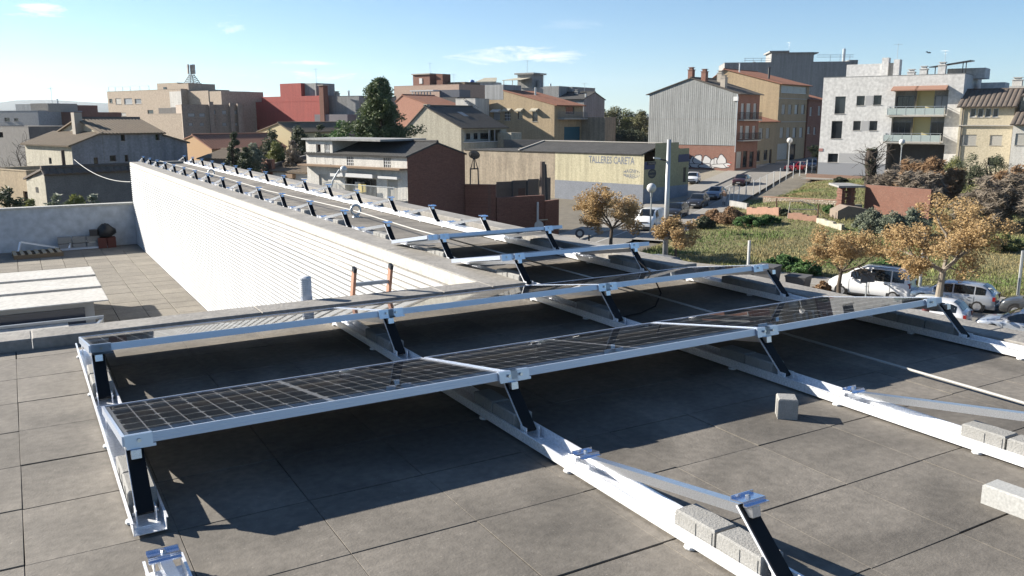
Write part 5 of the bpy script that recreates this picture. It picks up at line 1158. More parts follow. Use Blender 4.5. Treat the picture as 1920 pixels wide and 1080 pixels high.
# wooden utility pole and sagging cable at the left
p = UD(126, 52); pz = Zat(280, 52); t = MB(); t.tube([(p.x, p.y, G0), (p.x, p.y, pz)], [.13, .1], 8); pl = t.build('utility_pole', mat('creosote_wood', (.1, .07, .055), .9), label='slim wooden utility pole by the dark shed', cat='pole')
def cable(name, pts, rad, label, m=None, cat='cable'): b = MB(); b.tube(pts, rad, 6); return b.build(name, m or M_iron, label=label, cat=cat)
a = UD(139, 70)+UP*Zat(299, 70); pts = []
for k in range(13):
    t = k/12; x_ = 139+(245-139)*t; y_ = 299+(341-299)*(1-(1-t)**2.2); D_ = 50-14*t; pts.append(atD(x_, y_, D_))
cable('hanging_cable', pts, .018, 'pale sagging overhead cable in front of the dark shed', mat('pale_cable', (.28, .28, .27), .6))
# ================================================================== GROUND AND STREETS
M_earth = mat('town_ground', (.2, .175, .135), .95, noise=(.15, .6, (.12, .11, .085)))
M_asph = mat('asphalt', (.26, .245, .222), .95, noise=(.5, .5, (.2, .19, .172)), bump=(30, .3))
M_side = mat('pavement', (.36, .335, .295), .9, noise=(.7, .5, (.29, .27, .24)))
M_kerb = mat('kerb_stone', (.36, .35, .33), .9)
M_line = mat('road_paint', (.6, .6, .57), .8, noise=(3, .5, (.4, .4, .38)))
def sheet(name, m, pts_fn, nu, nv, kind='structure', parent=None, dz=0.):
    vs = []; fs = []
    for i in range(nu+1):
        for j in range(nv+1):
            p = pts_fn(i/nu, j/nv); vs.append((p.x, p.y, p.z+dz))
    for i in range(nu):
        for j in range(nv): a = i*(nv+1)+j; fs.append((a, a+nv+1, a+nv+2, a+1))
    b = MB(); b.add(vs, fs); o = b.build(name, m, parent, smooth=True, kind=kind if parent is None else None); return o
# one sheet to the horizon, stepped finer near the town
ax = [-7800, -3000, -1200, -500, -250, -120, -60, -20, 0, 15, 30, 45, 60, 75, 90, 105, 120, 135, 150, 170, 200, 260, 350, 600, 1200, 3000, 7800]
vs = []; fs = []; n = len(ax)
for i, a in enumerate(ax):
    for j, c in enumerate(ax):
        p = T*a + TM*(c-0); far = max(abs(a), abs(c)); z = zg(p) if far < 700 else min(zg(p), G0+8)
        vs.append((p.x, p.y, z-.12))
for i in range(n-1):
    for j in range(n-1): a = i*n+j; fs.append((a, a+n, a+n+1, a+1))
MB().add(vs, fs).build('ground', M_earth, kind='structure')
def strip(o, d, nrm, l0, l1, w0, w1, dz, n=40):
    def f(u, v):
        p = o+d*(l0+(l1-l0)*u)+nrm*(w0+(w1-w0)*v); return Vector((p.x, p.y, zg(p)+dz))
    return f, n
O3 = Vector((0, 0, 0))
# the street below (along SS): road between v 43.7 and 51.4 ; kerbs and pavements
def lane(name, m, l0, l1, v0, v1, dz, kind='structure'): return sheet(name, m, strip(O3, SS, SN, l0, l1, v0, v1, dz)[0], 40, 3, kind)
# where the upper street meets: coordinate along SS of the corner
lane('road', M_asph, -75, 60, 43.7, 51.4, .0)
# the climbing street (along T): lateral m
def lane2(name, m, a0, a1, m0, m1, dz, kind='structure'): return sheet(name, m, strip(O3, T, TM, a0, a1, m0, m1, dz)[0], 60, 3, kind)
lane2('street', M_asph, 40, 330, 22.5, 26.4, .006)
def kerbed(name, m, fn_pts, n, h, wk):
    """raised pavement with kerb face on its v=0 side"""
    def top(u, v): p = fn_pts(u, v); return Vector((p.x, p.y, p.z+h))
    o = sheet(name, m, top, n, 3)
    b = MB(); vs = []; fs = []
    for i in range(n+1):
        p = fn_pts(i/n, 0); q = fn_pts(i/n, wk)
        vs += [(p.x, p.y, p.z-.02), (p.x, p.y, p.z+h+.004), (q.x, q.y, q.z+h+.004)]
    for i in range(n): a = 3*i; fs += [(a, a+3, a+4, a+1), (a+1, a+4, a+5, a+2)]
    b.add(vs, fs); b.build('kerb', M_kerb, o)
    return o
kerbed('pavement', M_side, strip(O3, SS, SN, -33, 60, 51.4, 54.2, 0)[0], 40, .13, .06)
kerbed('pavement', M_side, strip(O3, SS, SN, -60, 60, 43.7, 38.5, 0)[0], 40, .13, .04)
kerbed('pavement', M_side, strip(O3, T, TM, 62, 330, 26.4, 29.4, 0)[0], 60, .13, .06)
kerbed('pavement', M_side, strip(O3, T, TM, 68, 330, 22.5, 19.7, 0)[0], 60, .13, .1)
lane2('forecourt', mat('packed_sand', (.33, .29, .22), .95, noise=(.5, .5, (.25, .225, .175))), 112, 150, 29.4, 36, .06)
# painted line along the climbing street
for k in range(1):
    sheet('road_marking', M_line, strip(O3, T, TM, 60, 130, 24.75, 24.9, .014)[0], 40, 1)
b = MB()

# grass lot
M_soil = mat('lot_soil', (.25, .21, .095), .95, noise=(.3, .8, (.14, .16, .05)))
LC = Vector((0, 0, 0))
def lotz(p):
    v = p.dot(SN); m_ = p.dot(TM); a = p.dot(T)
    return zg(p) + .12 + .8*smooth((v-60)/25)*smooth((19.2-m_)/6) - .75*smooth((a-95)/20)*smooth((m_-8)/9)
def lotp(u, v):
    # u: distance from the street below (SN), v: from the climbing street fence (TM) towards the right
    l = 54.2+u*62
    # line along SS at SN=l, from the fence (TM=19.6) onwards
    # solve base point with SN=l and TM=19.6
    det = SN.x*TM.y-SN.y*TM.x
    x = (l*TM.y-SN.y*19.6)/det; y = (SN.x*19.6-l*TM.x)/det
    p = Vector((x, y, 0)) + SS*(v*62); return Vector((p.x, p.y, lotz(p)))
sheet('grass_lot', M_soil, lotp, 50, 50)
# grass blades: far too many to count
rg = random.Random(11); vs = []; fs = []
M_grass = bpy.data.materials.new('dry_green_grass'); M_grass.use_nodes = True
_t = M_grass.node_tree; _b = _t.nodes['Principled BSDF']; _b.inputs['Roughness'].default_value = .8
_g = _t.nodes.new('ShaderNodeNewGeometry'); _n = _t.nodes.new('ShaderNodeTexNoise'); _n.inputs['Scale'].default_value = .16; _n.inputs['Detail'].default_value = 6; _t.links.new(_g.outputs['Position'], _n.inputs['Vector'])
_r = _t.nodes.new('ShaderNodeValToRGB'); _r.color_ramp.elements[0].position = .38; _r.color_ramp.elements[0].color = (.095, .15, .03, 1); _r.color_ramp.elements[1].position = .6; _r.color_ramp.elements[1].color = (.24, .19, .085, 1)
_m = _t.nodes.new('ShaderNodeMix'); _m.data_type = 'RGBA'; _t.links.new(_n.outputs['Fac'], _r.inputs[0])
_v = _t.nodes.new('ShaderNodeMapRange'); _v.inputs[3].default_value = .65; _v.inputs[4].default_value = 1.35; _t.links.new(_g.outputs['Random Per Island'], _v.inputs[0])
_s = _t.nodes.new('ShaderNodeVectorMath'); _s.operation = 'SCALE'; _t.links.new(_r.outputs[0], _s.inputs[0]); _t.links.new(_v.outputs[0], _s.inputs['Scale']); _t.links.new(_s.outputs[0], _b.inputs['Base Color'])
k = 0
for i in range(170000):
    u = rg.random()**1.25; v = rg.random()
    p = lotp(u, v)
    h = rg.uniform(.06, .2)*(1.0+.9*max(0, math.sin(p.x*.5)*math.cos(p.y*.37))); w_ = rg.uniform(.015, .045); t = rg.random()*6.28; c, s_ = math.cos(t)*w_, math.sin(t)*w_
    lx, ly = rg.uniform(-.12, .12), rg.uniform(-.12, .12)
    vs += [(p.x-c, p.y-s_, p.z-.02), (p.x+c, p.y+s_, p.z-.02), (p.x+lx, p.y+ly, p.z+h)]; fs.append((k, k+1, k+2)); k += 3
b = MB(); b.v = vs; b.f = fs; o = b.build('grass', M_grass, label='dry green grass and weeds covering the empty lot', cat='grass', kind='stuff')

# ------------------------------------------------------------------ fence posts along the climbing street
mesh_m = mat('fence_steel', (.5, .52, .53), .5, .3)
p_prev = None
for i, (x, y) in enumerate(((1367, 384), (1375, 380), (1385, 378), (1398, 371), (1412, 366), (1424, 361), (1437, 355), (1450, 348), (1462, 341), (1474, 335), (1487, 331), (1499, 327), (1512, 323), (1522, 321))):
    p = gp(x, y, .1); r = empty('fence_post', (p.x, p.y, p.z), label='%s thin steel fence post from the near end along the climbing street' % ORD[i], cat='fence post', group='fence posts along the climbing street')
    b = MB(); b.tube([(0, 0, -.3), (0, 0, 2.0)], .05, 6); b.build('post', mesh_m, r)
    if i in (0, 2, 3, 5, 7, 11, 12):
        b = MB(); sx = 1 if i % 2 else -1; b.tube([(sx*T.x*.9, sx*T.y*.9, -.2), (0, 0, 1.5)], .028, 6); b.build('brace', mesh_m, r)
    if p_prev is not None and i < 3:
        b = MB(); b.tube([(0, 0, 1.95), tuple(Vector(p_prev)-p+UP*1.95)], .03, 6); b.build('top_rail', mesh_m, r)
    p_prev = tuple(p)
# low walls of the lot
def wpx(px, py, dz=0.): 
    z = -7.8
    for i in range(10): p = onz(px, py, z); z = lotz(p)
    return Vector((p.x, p.y, z))
pts = [gp(1368, 388), wpx(1402, 392)]
wall_run('concrete_lot_wall', 'short grey concrete wall at the corner of the grass lot', [pts[0], pts[1]], [pts[0].z+.75], [pts[0].z-1], .25, M_grey)
for nm, lb, a, c, h, m in (('pink_stone_wall', 'broken pinkish stone wall in the grass by the fence', (1402, 402), (1462, 405), .75, mat('pink_stone', (.42, .24, .17), .9, noise=(2.5, .6, (.28, .17, .12)))),
                     ('pink_wall_stub', 'short pinkish wall stub in the grass before the arched frame', (1476, 410), (1531, 416), .65, MATS['pink_stone']) if False else ('pink_wall_stub', 'short pinkish wall stub in the grass before the arched frame', (1478, 410), (1532, 416), .6, mat('pink_stone', (.42, .24, .17))),
                     ('ruined_plaster_wall', 'low crumbling plaster wall sloping down beside the shrubs', (1533, 418), (1580, 432), .5, M_cream)):
    A, C = wpx(*a), wpx(*c); n_ = 6; rw = empty(nm, label=lb, cat='wall')
    for k in range(n_):
        P, Q = A.lerp(C, k/n_), A.lerp(C, (k+1)/n_); b = MB(); hh_ = h*(.75+.35*rg.random()); b.beam(P+UP*(hh_/2-.3), Q+UP*(hh_/2-.3), .3, hh_+.6); b.build('wall_piece', m, rw)
# rubble stone terrace wall: every stone its own piece
A, C = wpx(1432, 380), wpx(1577, 388); rw = empty('rubble_terrace_wall', label='pale rubble stone terrace wall across the grass lot', cat='wall'); M_rub = mat('pale_rubble', (.45, .4, .34), .95, rand=.3); n_ = 46
b = MB(); b.beam(A+UP*.2, C+UP*.2, .3, .9); b.build('wall_core', mat('rubble_mortar', (.25, .2, .15), .95), rw)
for k in range(n_):
    for j in range(3):
        t = (k+rg.uniform(.2, .8))/n_; p = A.lerp(C, t)-FW*.17+UP*(.08+.22*j+rg.uniform(-.04, .04)); rr_ = rg.uniform(.07, .13); b = MB()
        b.lathe([(rr_*.5, -rr_*.8), (rr_, -rr_*.3), (rr_*.9, rr_*.4), (rr_*.45, rr_*.8)], (0, 0, 0), 6); o = b.build('stone', M_rub, rw); o.location = p; o.rotation_euler = (rg.random(), rg.random(), rg.random()*3)
b = MB(); b.beam(A+UP*.68, C+UP*.68, .4, .06); b.build('coping', mat('pink_stone', (.42, .24, .17)), rw)
# red brick wall, brick pillars with slab (open shed)
A = wpx(1621, 398); D_ = A.dot(FW); C = UD(1752, D_-6)
bw = wall_run('red_brick_lot_wall', 'tall red brick wall standing in the overgrown lot', [A, C], [Zat(347, D_)], [A.z-.6], .3, mat('lot_brick', (.24, .095, .06), .9, brick=(.25, .065, (.26, .19, .15), .75), noise=(.8, .6, (.19, .075, .05))))
sh = empty('brick_pillar_shed', label='open shed of brick pillars carrying a concrete slab left of the brick wall', cat='shed')
zt = Zat(349, D_)
for x in (1582, 1599.5):
    p = UD(x, D_+.3)
    for k in range(9):
        b = MB(); h0 = A.z-.3+(zt-.2-A.z+.3)*k/9; h1 = A.z-.3+(zt-.2-A.z+.3)*(k+1)/9-.03; w_ = .32 if k % 2 else .27; b.box(p.x-w_, p.y-w_, h0, p.x+w_, p.y+w_, h1); b.build('brick_course', M_brickred, sh)
    b = MB(); b.tube([(p.x, p.y, A.z-.3), (p.x, p.y, zt-.21)], .2, 6); b.build('pillar_core', M_brickdk, sh)
a1, a2 = UD(1576, D_-.4), UD(1626, D_-.4); b = MB(); b.prism([a1+UP*(zt-.18), a2+UP*(zt-.18), a2+FW*4+UP*(zt-.18), a1+FW*4+RT*.5+UP*(zt-.18)], (0, 0, .18)); b.build('slab', M_grey, sh)
a1, a2 = UD(1590, D_+1.2), UD(1622, D_+1.2); b = MB(); b.beam(a1+UP*(A.z+.2), a2+UP*(A.z+.2), .3, .9); b.build('parapet', M_cream, sh)
A = wpx(1570, 412); b = MB(); b.prism([A+UP*-.4, A+RT*2.6+UP*-.4, A+RT*2.6+UP*1.0, A+RT*.9+UP*1.25, A+UP*.8], FW*2); b.build('stone_hut', mat('hut_stone', (.3, .24, .19), .95, noise=(1.5, .6, (.2, .165, .13))), label='small low stone hut beside the olive shrubs', cat='hut')
# low brick kerb wall in front of the apartment block, its pavement
A, C = gp(1512, 334, .1), gp(1622, 341, .1); wall_run('low_brick_garden_wall', 'low weathered brick wall before the white apartment block', [A, C], [A.z+.75], [A.z-1.2], .3, M_brickred if False else mat('weathered_brick', (.26, .16, .12), .95, noise=(1.2, .6, (.17, .13, .1))))
s_ = Site(1528, 123, -37, W=22); b = MB(); a = s_.o; b.prism([a-s_.n*5+UP*(zg(a)+.05), a+s_.d*22-s_.n*5+UP*(zg(a)+.05), a+s_.d*22+s_.n*.8+UP*(zg(a)+.05), a+s_.n*.8+UP*(zg(a)+.05)], (0, 0, .12)); b.build('pavement', M_side, kind='structure')
# bent hoop frame and posts in the lot
p = wpx(1500, 408); hf = empty('arched_frame', tuple(p), label='bent pale hoop frame standing in the grass', cat='frame'); b = MB(); b.tube([tuple(RT*(-1.2)+UP*(-.2)), tuple(RT*(-1.0)+UP*1.5), tuple(RT*0+UP*1.55), tuple(RT*1.2+UP*1.1), tuple(RT*2+UP*.1)], .04, 6); b.build('hoop', M_sill, hf); b = MB(); b.tube([tuple(RT*(-1.1)+UP*.8), tuple(RT*1.6+UP*.75)], .035, 6); b.build('bar', M_sill, hf)
for x, y, t_, lb in ((1455, 398, 373, 'rusty post in the grass left of the arched frame'), (1533, 410, 384, 'rusty post in the grass right of the arched frame')):
    p = wpx(x, y); H = Zat(t_, p.dot(FW))-p.z; b = MB(); b.tube([tuple(p-UP*.3), tuple(p+UP*H)], .07, 6); b.build('rusty_post', mat('rust', (.13, .07, .045), .9), label=lb, cat='post', group='rusty posts')

# ------------------------------------------------------------------ street lamps, poles, signs, planters
p = gp(1219, 440); globe_lamp('street_lamp', (p.x, p.y, zg(p)), Zat(344, p.dot(FW))-zg(p), 'white globe street lamp standing by the white van', .42)
p = gp(1477, 325, .1); globe_lamp('street_lamp', (p.x, p.y, zg(p)), Zat(259, p.dot(FW))-zg(p), 'white globe street lamp at the fence before the red car', .42)
p = UD(1690, 108); globe_lamp('street_lamp', (p.x, p.y, -7), Zat(262, 108)+7, 'white globe street lamp above the bare bushes', .38)
p = onz(1246.5, 502, G0); D_ = p.dot(FW); H = Zat(262, D_)-G0
tp = empty('floodlight_pole', (p.x, p.y, G0), label='tall grey steel pole with a floodlight arm beside the golden tree', cat='street lamp')
b = MB(); b.tube([(0, 0, 0), (0, 0, H)], [.2, .13], 12); b.build('pole', mat('galvanised_pole', (.42, .43, .43), .45, .4), tp, smooth=True)
za = Zat(302, D_)-G0; b = MB(); b.tube([(0, 0, za), tuple(RT*(-.6)+UP*(za+.1))], .05, 8); b.build('arm', M_iron, tp)
b = MB(); b.beam(RT*(-.55)+UP*(za+.14), RT*(-1.0)+UP*(za+.2), .28, .1); b.build('floodlight', M_iron2, tp)
# slim white-topped posts
for x, yb, yt, lb, kd in ((1008, 470, 379, 'white steel post with round sign left of the golden trees', 1), (1401, 533, 452, 'white steel post behind the second panel row', 0), (1723, 556, 439, 'white steel post behind the silver hatchback', 0), (1907, 566, 472, 'slim post at the right edge behind the dark car', 0)):
    p = onz(x if kd == 0 else x, yb, G0); D_ = p.dot(FW); H = Zat(yt, D_)-G0
    r = empty('steel_post', (p.x, p.y, G0), label=lb, cat='post', group='slim steel posts'); b = MB(); top = RT*0; b.tube([(0, 0, 0), tuple(top+UP*H)], .085, 8); b.build('post', M_wwhite if kd or x < 1500 else M_iron2, r)
    if kd: b = MB(); b.tube([tuple(RT*.1+UP*(H*.52)), tuple(RT*.1+FW*.05+UP*(H*.52))], .36, 18); b.build('sign_plate', M_wwhite, r); b = MB(); b.box(-.02, -.02, H*.62, .9, .02, H*.64); b.build('sign_arm', M_iron2, r)
p = onz(1086.5, 470, G0); D_ = p.dot(FW); r = empty('round_road_sign', (p.x, p.y, G0), label='round road sign under the first golden tree', cat='sign'); H = Zat(434, D_)-G0
b = MB(); b.tube([(0, 0, 0), (0, 0, H)], .035, 6); b.build('post', M_iron2, r)
b = MB(); b.tube([tuple(-FW*.06+UP*(H-.15)), tuple(-FW*.02+UP*(H-.15))], .36, 20); b.build('plate', mat('sign_dark', (.08, .08, .1), .5), r); b = MB(); b.tube([tuple(-FW*.075+UP*(H-.15)), tuple(-FW*.061+UP*(H-.15))], .2, 16); b.build('symbol', M_wwhite, r)
for k, x in enumerate((1081, 1104)): p = onz(x, 471, G0); b = MB(); b.tube([tuple(p), tuple(p+UP*(1.3 if k else .7))], .06, 8); b.build('bollard', M_iron, label='dark bollard on the corner pavement, %s of two' % ('left', 'right')[k], cat='bollard', group='corner bollards')
for k, (x, y, w_, h_) in enumerate(((1400, 533, .55, 1.0), (1437, 539, .62, 1.3), (1496, 541, .6, .75))):
    p = onz(x, y, G0+.13); r = empty('planter_box', (p.x, p.y, G0+.13), math.atan2(SS.y, SS.x), label='dark grey concrete planter box on the far pavement, %s from the left' % ORD[k], cat='planter', group='planter boxes')
    m_ = mat('dark_planter', (.1, .1, .105), .8); b = MB(); b.add([(-w_*.85, -w_*.85, 0), (w_*.85, -w_*.85, 0), (w_*.85, w_*.85, 0), (-w_*.85, w_*.85, 0), (-w_, -w_, h_), (w_, -w_, h_), (w_, w_, h_), (-w_, w_, h_)], [(3, 2, 1, 0), (4, 5, 6, 7), (0, 1, 5, 4), (1, 2, 6, 5), (2, 3, 7, 6), (3, 0, 4, 7)]); b.build('box', m_, r)
    b = MB(); b.box(-w_-.03, -w_-.03, h_, w_+.03, w_+.03, h_+.06); b.build('rim', m_, r)
# traffic signs seen from behind, before the white people carrier
p = onz(1622, 568, G0); D_ = p.dot(FW); H = Zat(513, D_)-G0; r = empty('square_sign', (p.x, p.y, G0), label='two grey square sign backs on a post before the white people carrier', cat='sign')
b = MB(); b.tube([(0, 0, 0), (0, 0, H)], .045, 6); b.build('post', M_iron2, r)
for k, dx in ((0, -.18), (1, .22)): b = MB(); b.beam(RT*(dx-.2)+FW*(-.05+.03*k)+UP*(H-.28+.04*k), RT*(dx+.2)+FW*(-.05+.03*k)+UP*(H-.28+.04*k), .02, .55); b.build('sign_back', mat('sign_back_grey', (.12, .125, .14), .6), r)
b = MB(); b.box(-.15, -.02, H*.55, .15, .02, H*.56); b.build('bracket', M_iron2, r)
# guard rail of the near pavement
r = empty('guard_rail', label='thin grey guard rail along the near pavement below the roof edge', cat='railing'); zr_ = G0+.13+1.0
P = [onz(x, y, zr_) for x, y in ((1740, 607), (1858, 619), (1990, 632))]; b = MB()
b.tube([tuple(p) for p in P], .05, 6); b.build('rail', M_iron2, r)
for k in range(7):
    t = k/6; p = P[0].lerp(P[2], t); b = MB(); b.tube([(p.x, p.y, G0+.1), (p.x, p.y, zr_)], .035, 6); b.build('post', M_iron2, r)
# far hills
M_hill = mat('far_hills', (.05, .07, .045), 1., noise=(.002, .6, (.09, .09, .06)))
rh = random.Random(5); vs = []; fs = []; N_ = 60
for i in range(N_+1):
    x = -700+3400*i/N_; base = 7000
    y = 205 - 14*math.exp(-((x-60)/110)**2) - 8*math.exp(-((x-190)/160)**2) - 5*math.exp(-((x+420)/200)**2) + (10 if x > 480 else 0) + rh.uniform(-1.2, 1.2) + (4 if x > 900 else 0) - 7*math.exp(-((x-1195)/60)**2)
    d = rayd(x, 223); hd = Vector((d.x, d.y, 0)).normalized()
    zc_ = CZ + base*(rayd(x, y).z/math.hypot(rayd(x, y).x, rayd(x, y).y))
    for rr_, f in ((base*.86, -.2), (base*.92, .45), (base, 1.), (base*1.1, .3)):
        q = hd*rr_; vs.append((q.x, q.y, max(-20, zc_*f)))
for i in range(N_):
    for j in range(3): a = i*4+j; fs.append((a, a+1, a+5, a+4))
MB().add(vs, fs).build('hills', M_hill, kind='structure', smooth=True)

# the air between here and the hills
b = MB(); b.box(-7900, -7900, G0-60, 7900, 7900, 420)
hz = b.build('haze', None, kind='stuff'); mh = bpy.data.materials.new('haze_air'); mh.use_nodes = True; t_ = mh.node_tree; t_.nodes.remove(t_.nodes['Principled BSDF'])
pv = t_.nodes.new('ShaderNodeVolumePrincipled'); pv.inputs['Color'].default_value = (.78, .88, 1, 1); pv.inputs['Density'].default_value = 6e-5; pv.inputs['Anisotropy'].default_value = .3
t_.links.new(pv.outputs[0], t_.nodes['Material Output'].inputs['Volume']); hz.data.materials.append(mh)
# ================================================================== ROOF AND TERRACE DETAILS
# loose cube, pale bar, lifeline with eye anchors, black cable
block(3.262, 2.842, .0, 'loose grey concrete block standing upright on the open roof', 'loose blocks', rz=R(-40)).scale = (.95, .5, 1.05)
b = MB(); b.bbox(-.05, 0, 0, .05, .9, .08, .006); o = b.build('stone_bar', mat('pale_stone_bar', (.5, .5, .48), .9, noise=(9, .4, (.4, .4, .385))), label='pale stone bar lying on the roof at the right edge', cat='stone bar'); o.location = (3.2, 1.76, .0); o.rotation_euler = (0, 0, R(-178))
b = MB(); pts = [(4.40, 1.4, .02), (4.43, 2.6, .03), (4.46, 6, .06), (4.36, 10, .1), (4.45, 12.42, .11), (4.34, 17, .09), (4.4, 23.3, .11), (4.36, 29, .09), (4.36, 31.2, .1)]; b.tube(pts, .008, 8); b.build('safety_line', mat('grey_rope', (.5, .49, .46), .6), label='grey safety line stretched along the wing between eye anchors', cat='safety line')
for k, y in enumerate((12.49, 23.39)):
    r = empty('eye_anchor', (4.5, y, 0), label='galvanised eye anchor of the safety line, %s one' % ('nearer', 'farther')[k], cat='anchor', group='eye anchors')
    b = MB(); b.tube([(.075*math.cos(t*math.pi/8), 0, .11+.075*math.sin(t*math.pi/8)) for t in range(17)], .02, 8, False); b.build('ring', M_iron2, r, smooth=True)
    b = MB(); b.lathe([(.06, 0), (.055, .015), (.025, .03), (.025, .05)], (0, 0, 0), 12); b.build('base', M_iron2, r)
b = MB(); P = [(4.62, 5.75, .27), (4.66, 5.6, .17), (4.55, 5.35, .06), (4.3, 5.12, .02), (4.05, 5.0, .015), (3.8, 4.95, .02)]; b.tube(P, .006, 6); b.build('black_cable', M_black, label='black cable hanging under the rightmost panel of the second row', cat='cable')
# weather sensor on the back parapet
r = empty('weather_sensor', (1.95, 6.62, .0), label='white louvred weather sensor standing at the back parapet', cat='sensor')
b = MB(); b.add([(-.03, -.05, -.2), (.06, -.05, -.2), (.06, .02, -.2), (-.03, .02, -.2), (-.05, -.03, .09), (.03, -.03, .09), (.03, .03, .09), (-.05, .03, .09)], [(3, 2, 1, 0), (4, 5, 6, 7), (0, 1, 5, 4), (1, 2, 6, 5), (2, 3, 7, 6), (3, 0, 4, 7)]); b.build('bracket', M_frame, r)
for k in range(8): b = MB(); b.lathe([(.02, 0), (.052, .0), (.046, .014), (.02, .015)], (-.012, 0, .092+.0165*k), 16); b.build('shield_plate', M_white, r, smooth=False)
b = MB(); b.lathe([(.05, 0), (.048, .014), (.03, .024), (.005, .027)], (-.012, 0, .092+.0165*8), 16); b.build('cap', M_white, r)
# ladder against the parapet from the terrace
r = empty('ladder', (0, 0, TZ), label='top of an orange fibreglass ladder leaning on the back parapet', cat='ladder'); m_o = mat('ladder_orange', (.5, .24, .15), .6, noise=(12, .5, (.5, .3, .22)))
for x in (2.345, 2.665):
    b = MB(); b.beam((x, 7.45, 0), (x, 6.60, .25-TZ), .024, .055, (0, 1, 0)); b.build('side_rail', m_o, r)
    b = MB(); b.beam((x, 6.599, .25-TZ), (x, 6.588, .285-TZ), .027, .052, (0, 1, 0)); b.build('rail_cap', M_iron, r)
for k in range(10):
    z_ = .135-.28*k-TZ; t = z_/(.25-TZ); b = MB(); y_ = 7.45-.85*t; b.beam((2.345, y_, z_), (2.665, y_, z_), .03, .03); b.build('rung', M_iron2, r)
# terrace: roof-light housing with three long white lids
r = empty('roof_light', (0, 0, 0), label='long roof light on the terrace with three white lids', cat='roof light'); m_lid = mat('white_lid', (.68, .66, .61), .7, noise=(1.1, .55, (.5, .47, .42)))
for k, (y0_, y1_) in enumerate(((20.78, 22.0), (19.42, 20.7), (17.95, 19.34))): b = MB(); b.bbox(-8, y0_, -1.98, 1.37, y1_, -1.9-.03*k, .01); b.build('lid', m_lid, r)
b = MB(); b.box(-8, 18.25, TZ, 1.12, 21.85, -1.985); b.build('housing', mat('grey_white_metal', (.5, .51, .52), .6), r)
b = MB(); b.box(-8, 18.2, TZ+.25, .95, 18.245, -2.12); b.build('glazing', mat('blue_glazing', (.03, .045, .08), .1), r)
b = MB(); b.box(-8, 17.2, -2.62, 1.2, 18.19, -2.5); b.build('gutter', mat('zinc_gutter', (.16, .18, .22), .4), r)
r = empty('lower_roof_light', (0, 0, 0), label='lower glazed roof light box in front of the white lids', cat='roof light')
b = MB(); b.prism([(-8, 15.6, TZ), (-8, 17.15, TZ), (-8, 17.15, -2.2), (-8, 16.4, -2.32), (-8, 15.6, -2.42)], (9.15, 0, 0)); b.build('housing', mat('grey_white_metal', (.5, .51, .52)), r)
b = MB(); b.prism([(-8, 16.15, -2.355), (-8, 17.2, -2.19), (-8, 17.2, -2.16), (-8, 16.15, -2.325)], (8.6, 0, 0)); b.build('lid', m_lid, r)
b = MB(); b.beam((.65, 15.9, -2.36), (1.17, 17.18, -2.17), .05, .05); b.beam((1.17, 17.18, -2.17), (1.17, 17.18, TZ), .05, .05, (1, 0, 0)); b.beam((-8, 17.2, -2.13), (1.2, 17.2, -2.13), .05, .05); b.build('frame', M_iron2, r)
b = MB(); b.box(-8, 15.62, -2.68, .55, 16.1, -2.372); b.build('glazing', MATS['blue_glazing'], r)
# pallet, aluminium parts, sacks by the terrace wall
r = empty('wooden_pallet', (.42, 30.35, TZ), R(3), label='pale wooden pallet lying by the terrace wall', cat='pallet'); m_wd = mat('pallet_wood', (.62, .5, .33), .8, noise=(8, .4, (.48, .37, .23)))
for k in range(7): b = MB(); x = -.62+.2*k; b.box(x-.05, -.5, .122, x+.05, .5, .144); b.build('deck_board', m_wd, r)
for y_ in (-.45, 0, .45): b = MB(); b.box(-.68, y_-.05, .022, .68, y_+.05, .12); b.build('stringer', mat('dark_pallet_wood', (.25, .18, .11), .9), r)
for y_ in (-.45, 0, .45): b = MB(); b.box(-.68, y_-.05, 0, .68, y_+.05, .02); b.build('bottom_board', mat('dark_pallet_wood', (.25, .18, .11), .9), r)
for k, (x, y_) in enumerate(((1.35, 31.15), (-.1, 31.1))):
    r = empty('aluminium_triangle', (x, y_, TZ), R(2), label='%s aluminium support triangle lying by the terrace wall' % ('assembled bare', 'half hidden second')[k], cat='support frame')
    b = MB(); b.beam((0, 0, .03), (.1, .12, .36), .05, .05); b.build('leg', M_alu, r); b = MB(); b.beam((.1, .12, .36), (1.15, .02, .1), .05, .05); b.build('strut', M_alu, r)
    b = MB(); b.beam((-.9 if k == 0 else -.2, -.05, .04), (1.2, -.05, .04), .1, .06); b.build('tray', mat('blue_shaded_alu', (.5, .56, .66), .4, .6), r)
r = empty('block_stack', (1.25, WEND-.3, TZ), label='stack of grey blocks against the terrace wall', cat='block stack')
for k in range(6): b = MB(); b.bbox((k % 3)*.42-.2, -.12, (k//3)*.22, (k % 3)*.42+.19, .12, (k//3)*.22+.2, .01); b.build('block', M_block, r)
r = empty('covered_mixer', (2.5, WEND-.38, TZ), label='dark bundled tarp on red crates in the terrace corner', cat='bundle')
for k in range(2): b = MB(); b.box(-.28+.28*k, -.18, 0, -.02+.28*k, .18, .34); b.build('crate', mat('dark_red_crate', (.14, .035, .025), .7), r)
rb = random.Random(2); b = MB(); n1 = 14
b.lathe([(.05, .36), (.22, .38), (.28, .46), (.27, .6), (.2, .7), (.1, .78), (.02, .8)], (0, 0, 0), n1)
b.v = [(x*(1+rb.uniform(-.14, .14)), y_*(1+rb.uniform(-.14, .14)), z+rb.uniform(-.025, .025)) for x, y_, z in b.v]; b.build('tarp', mat('black_tarp', (.02, .02, .022), .5), r, smooth=True)
b = MB(); b.box(-.5, -.1, .42, -.27, .1, .62); b.build('box', M_iron, r)

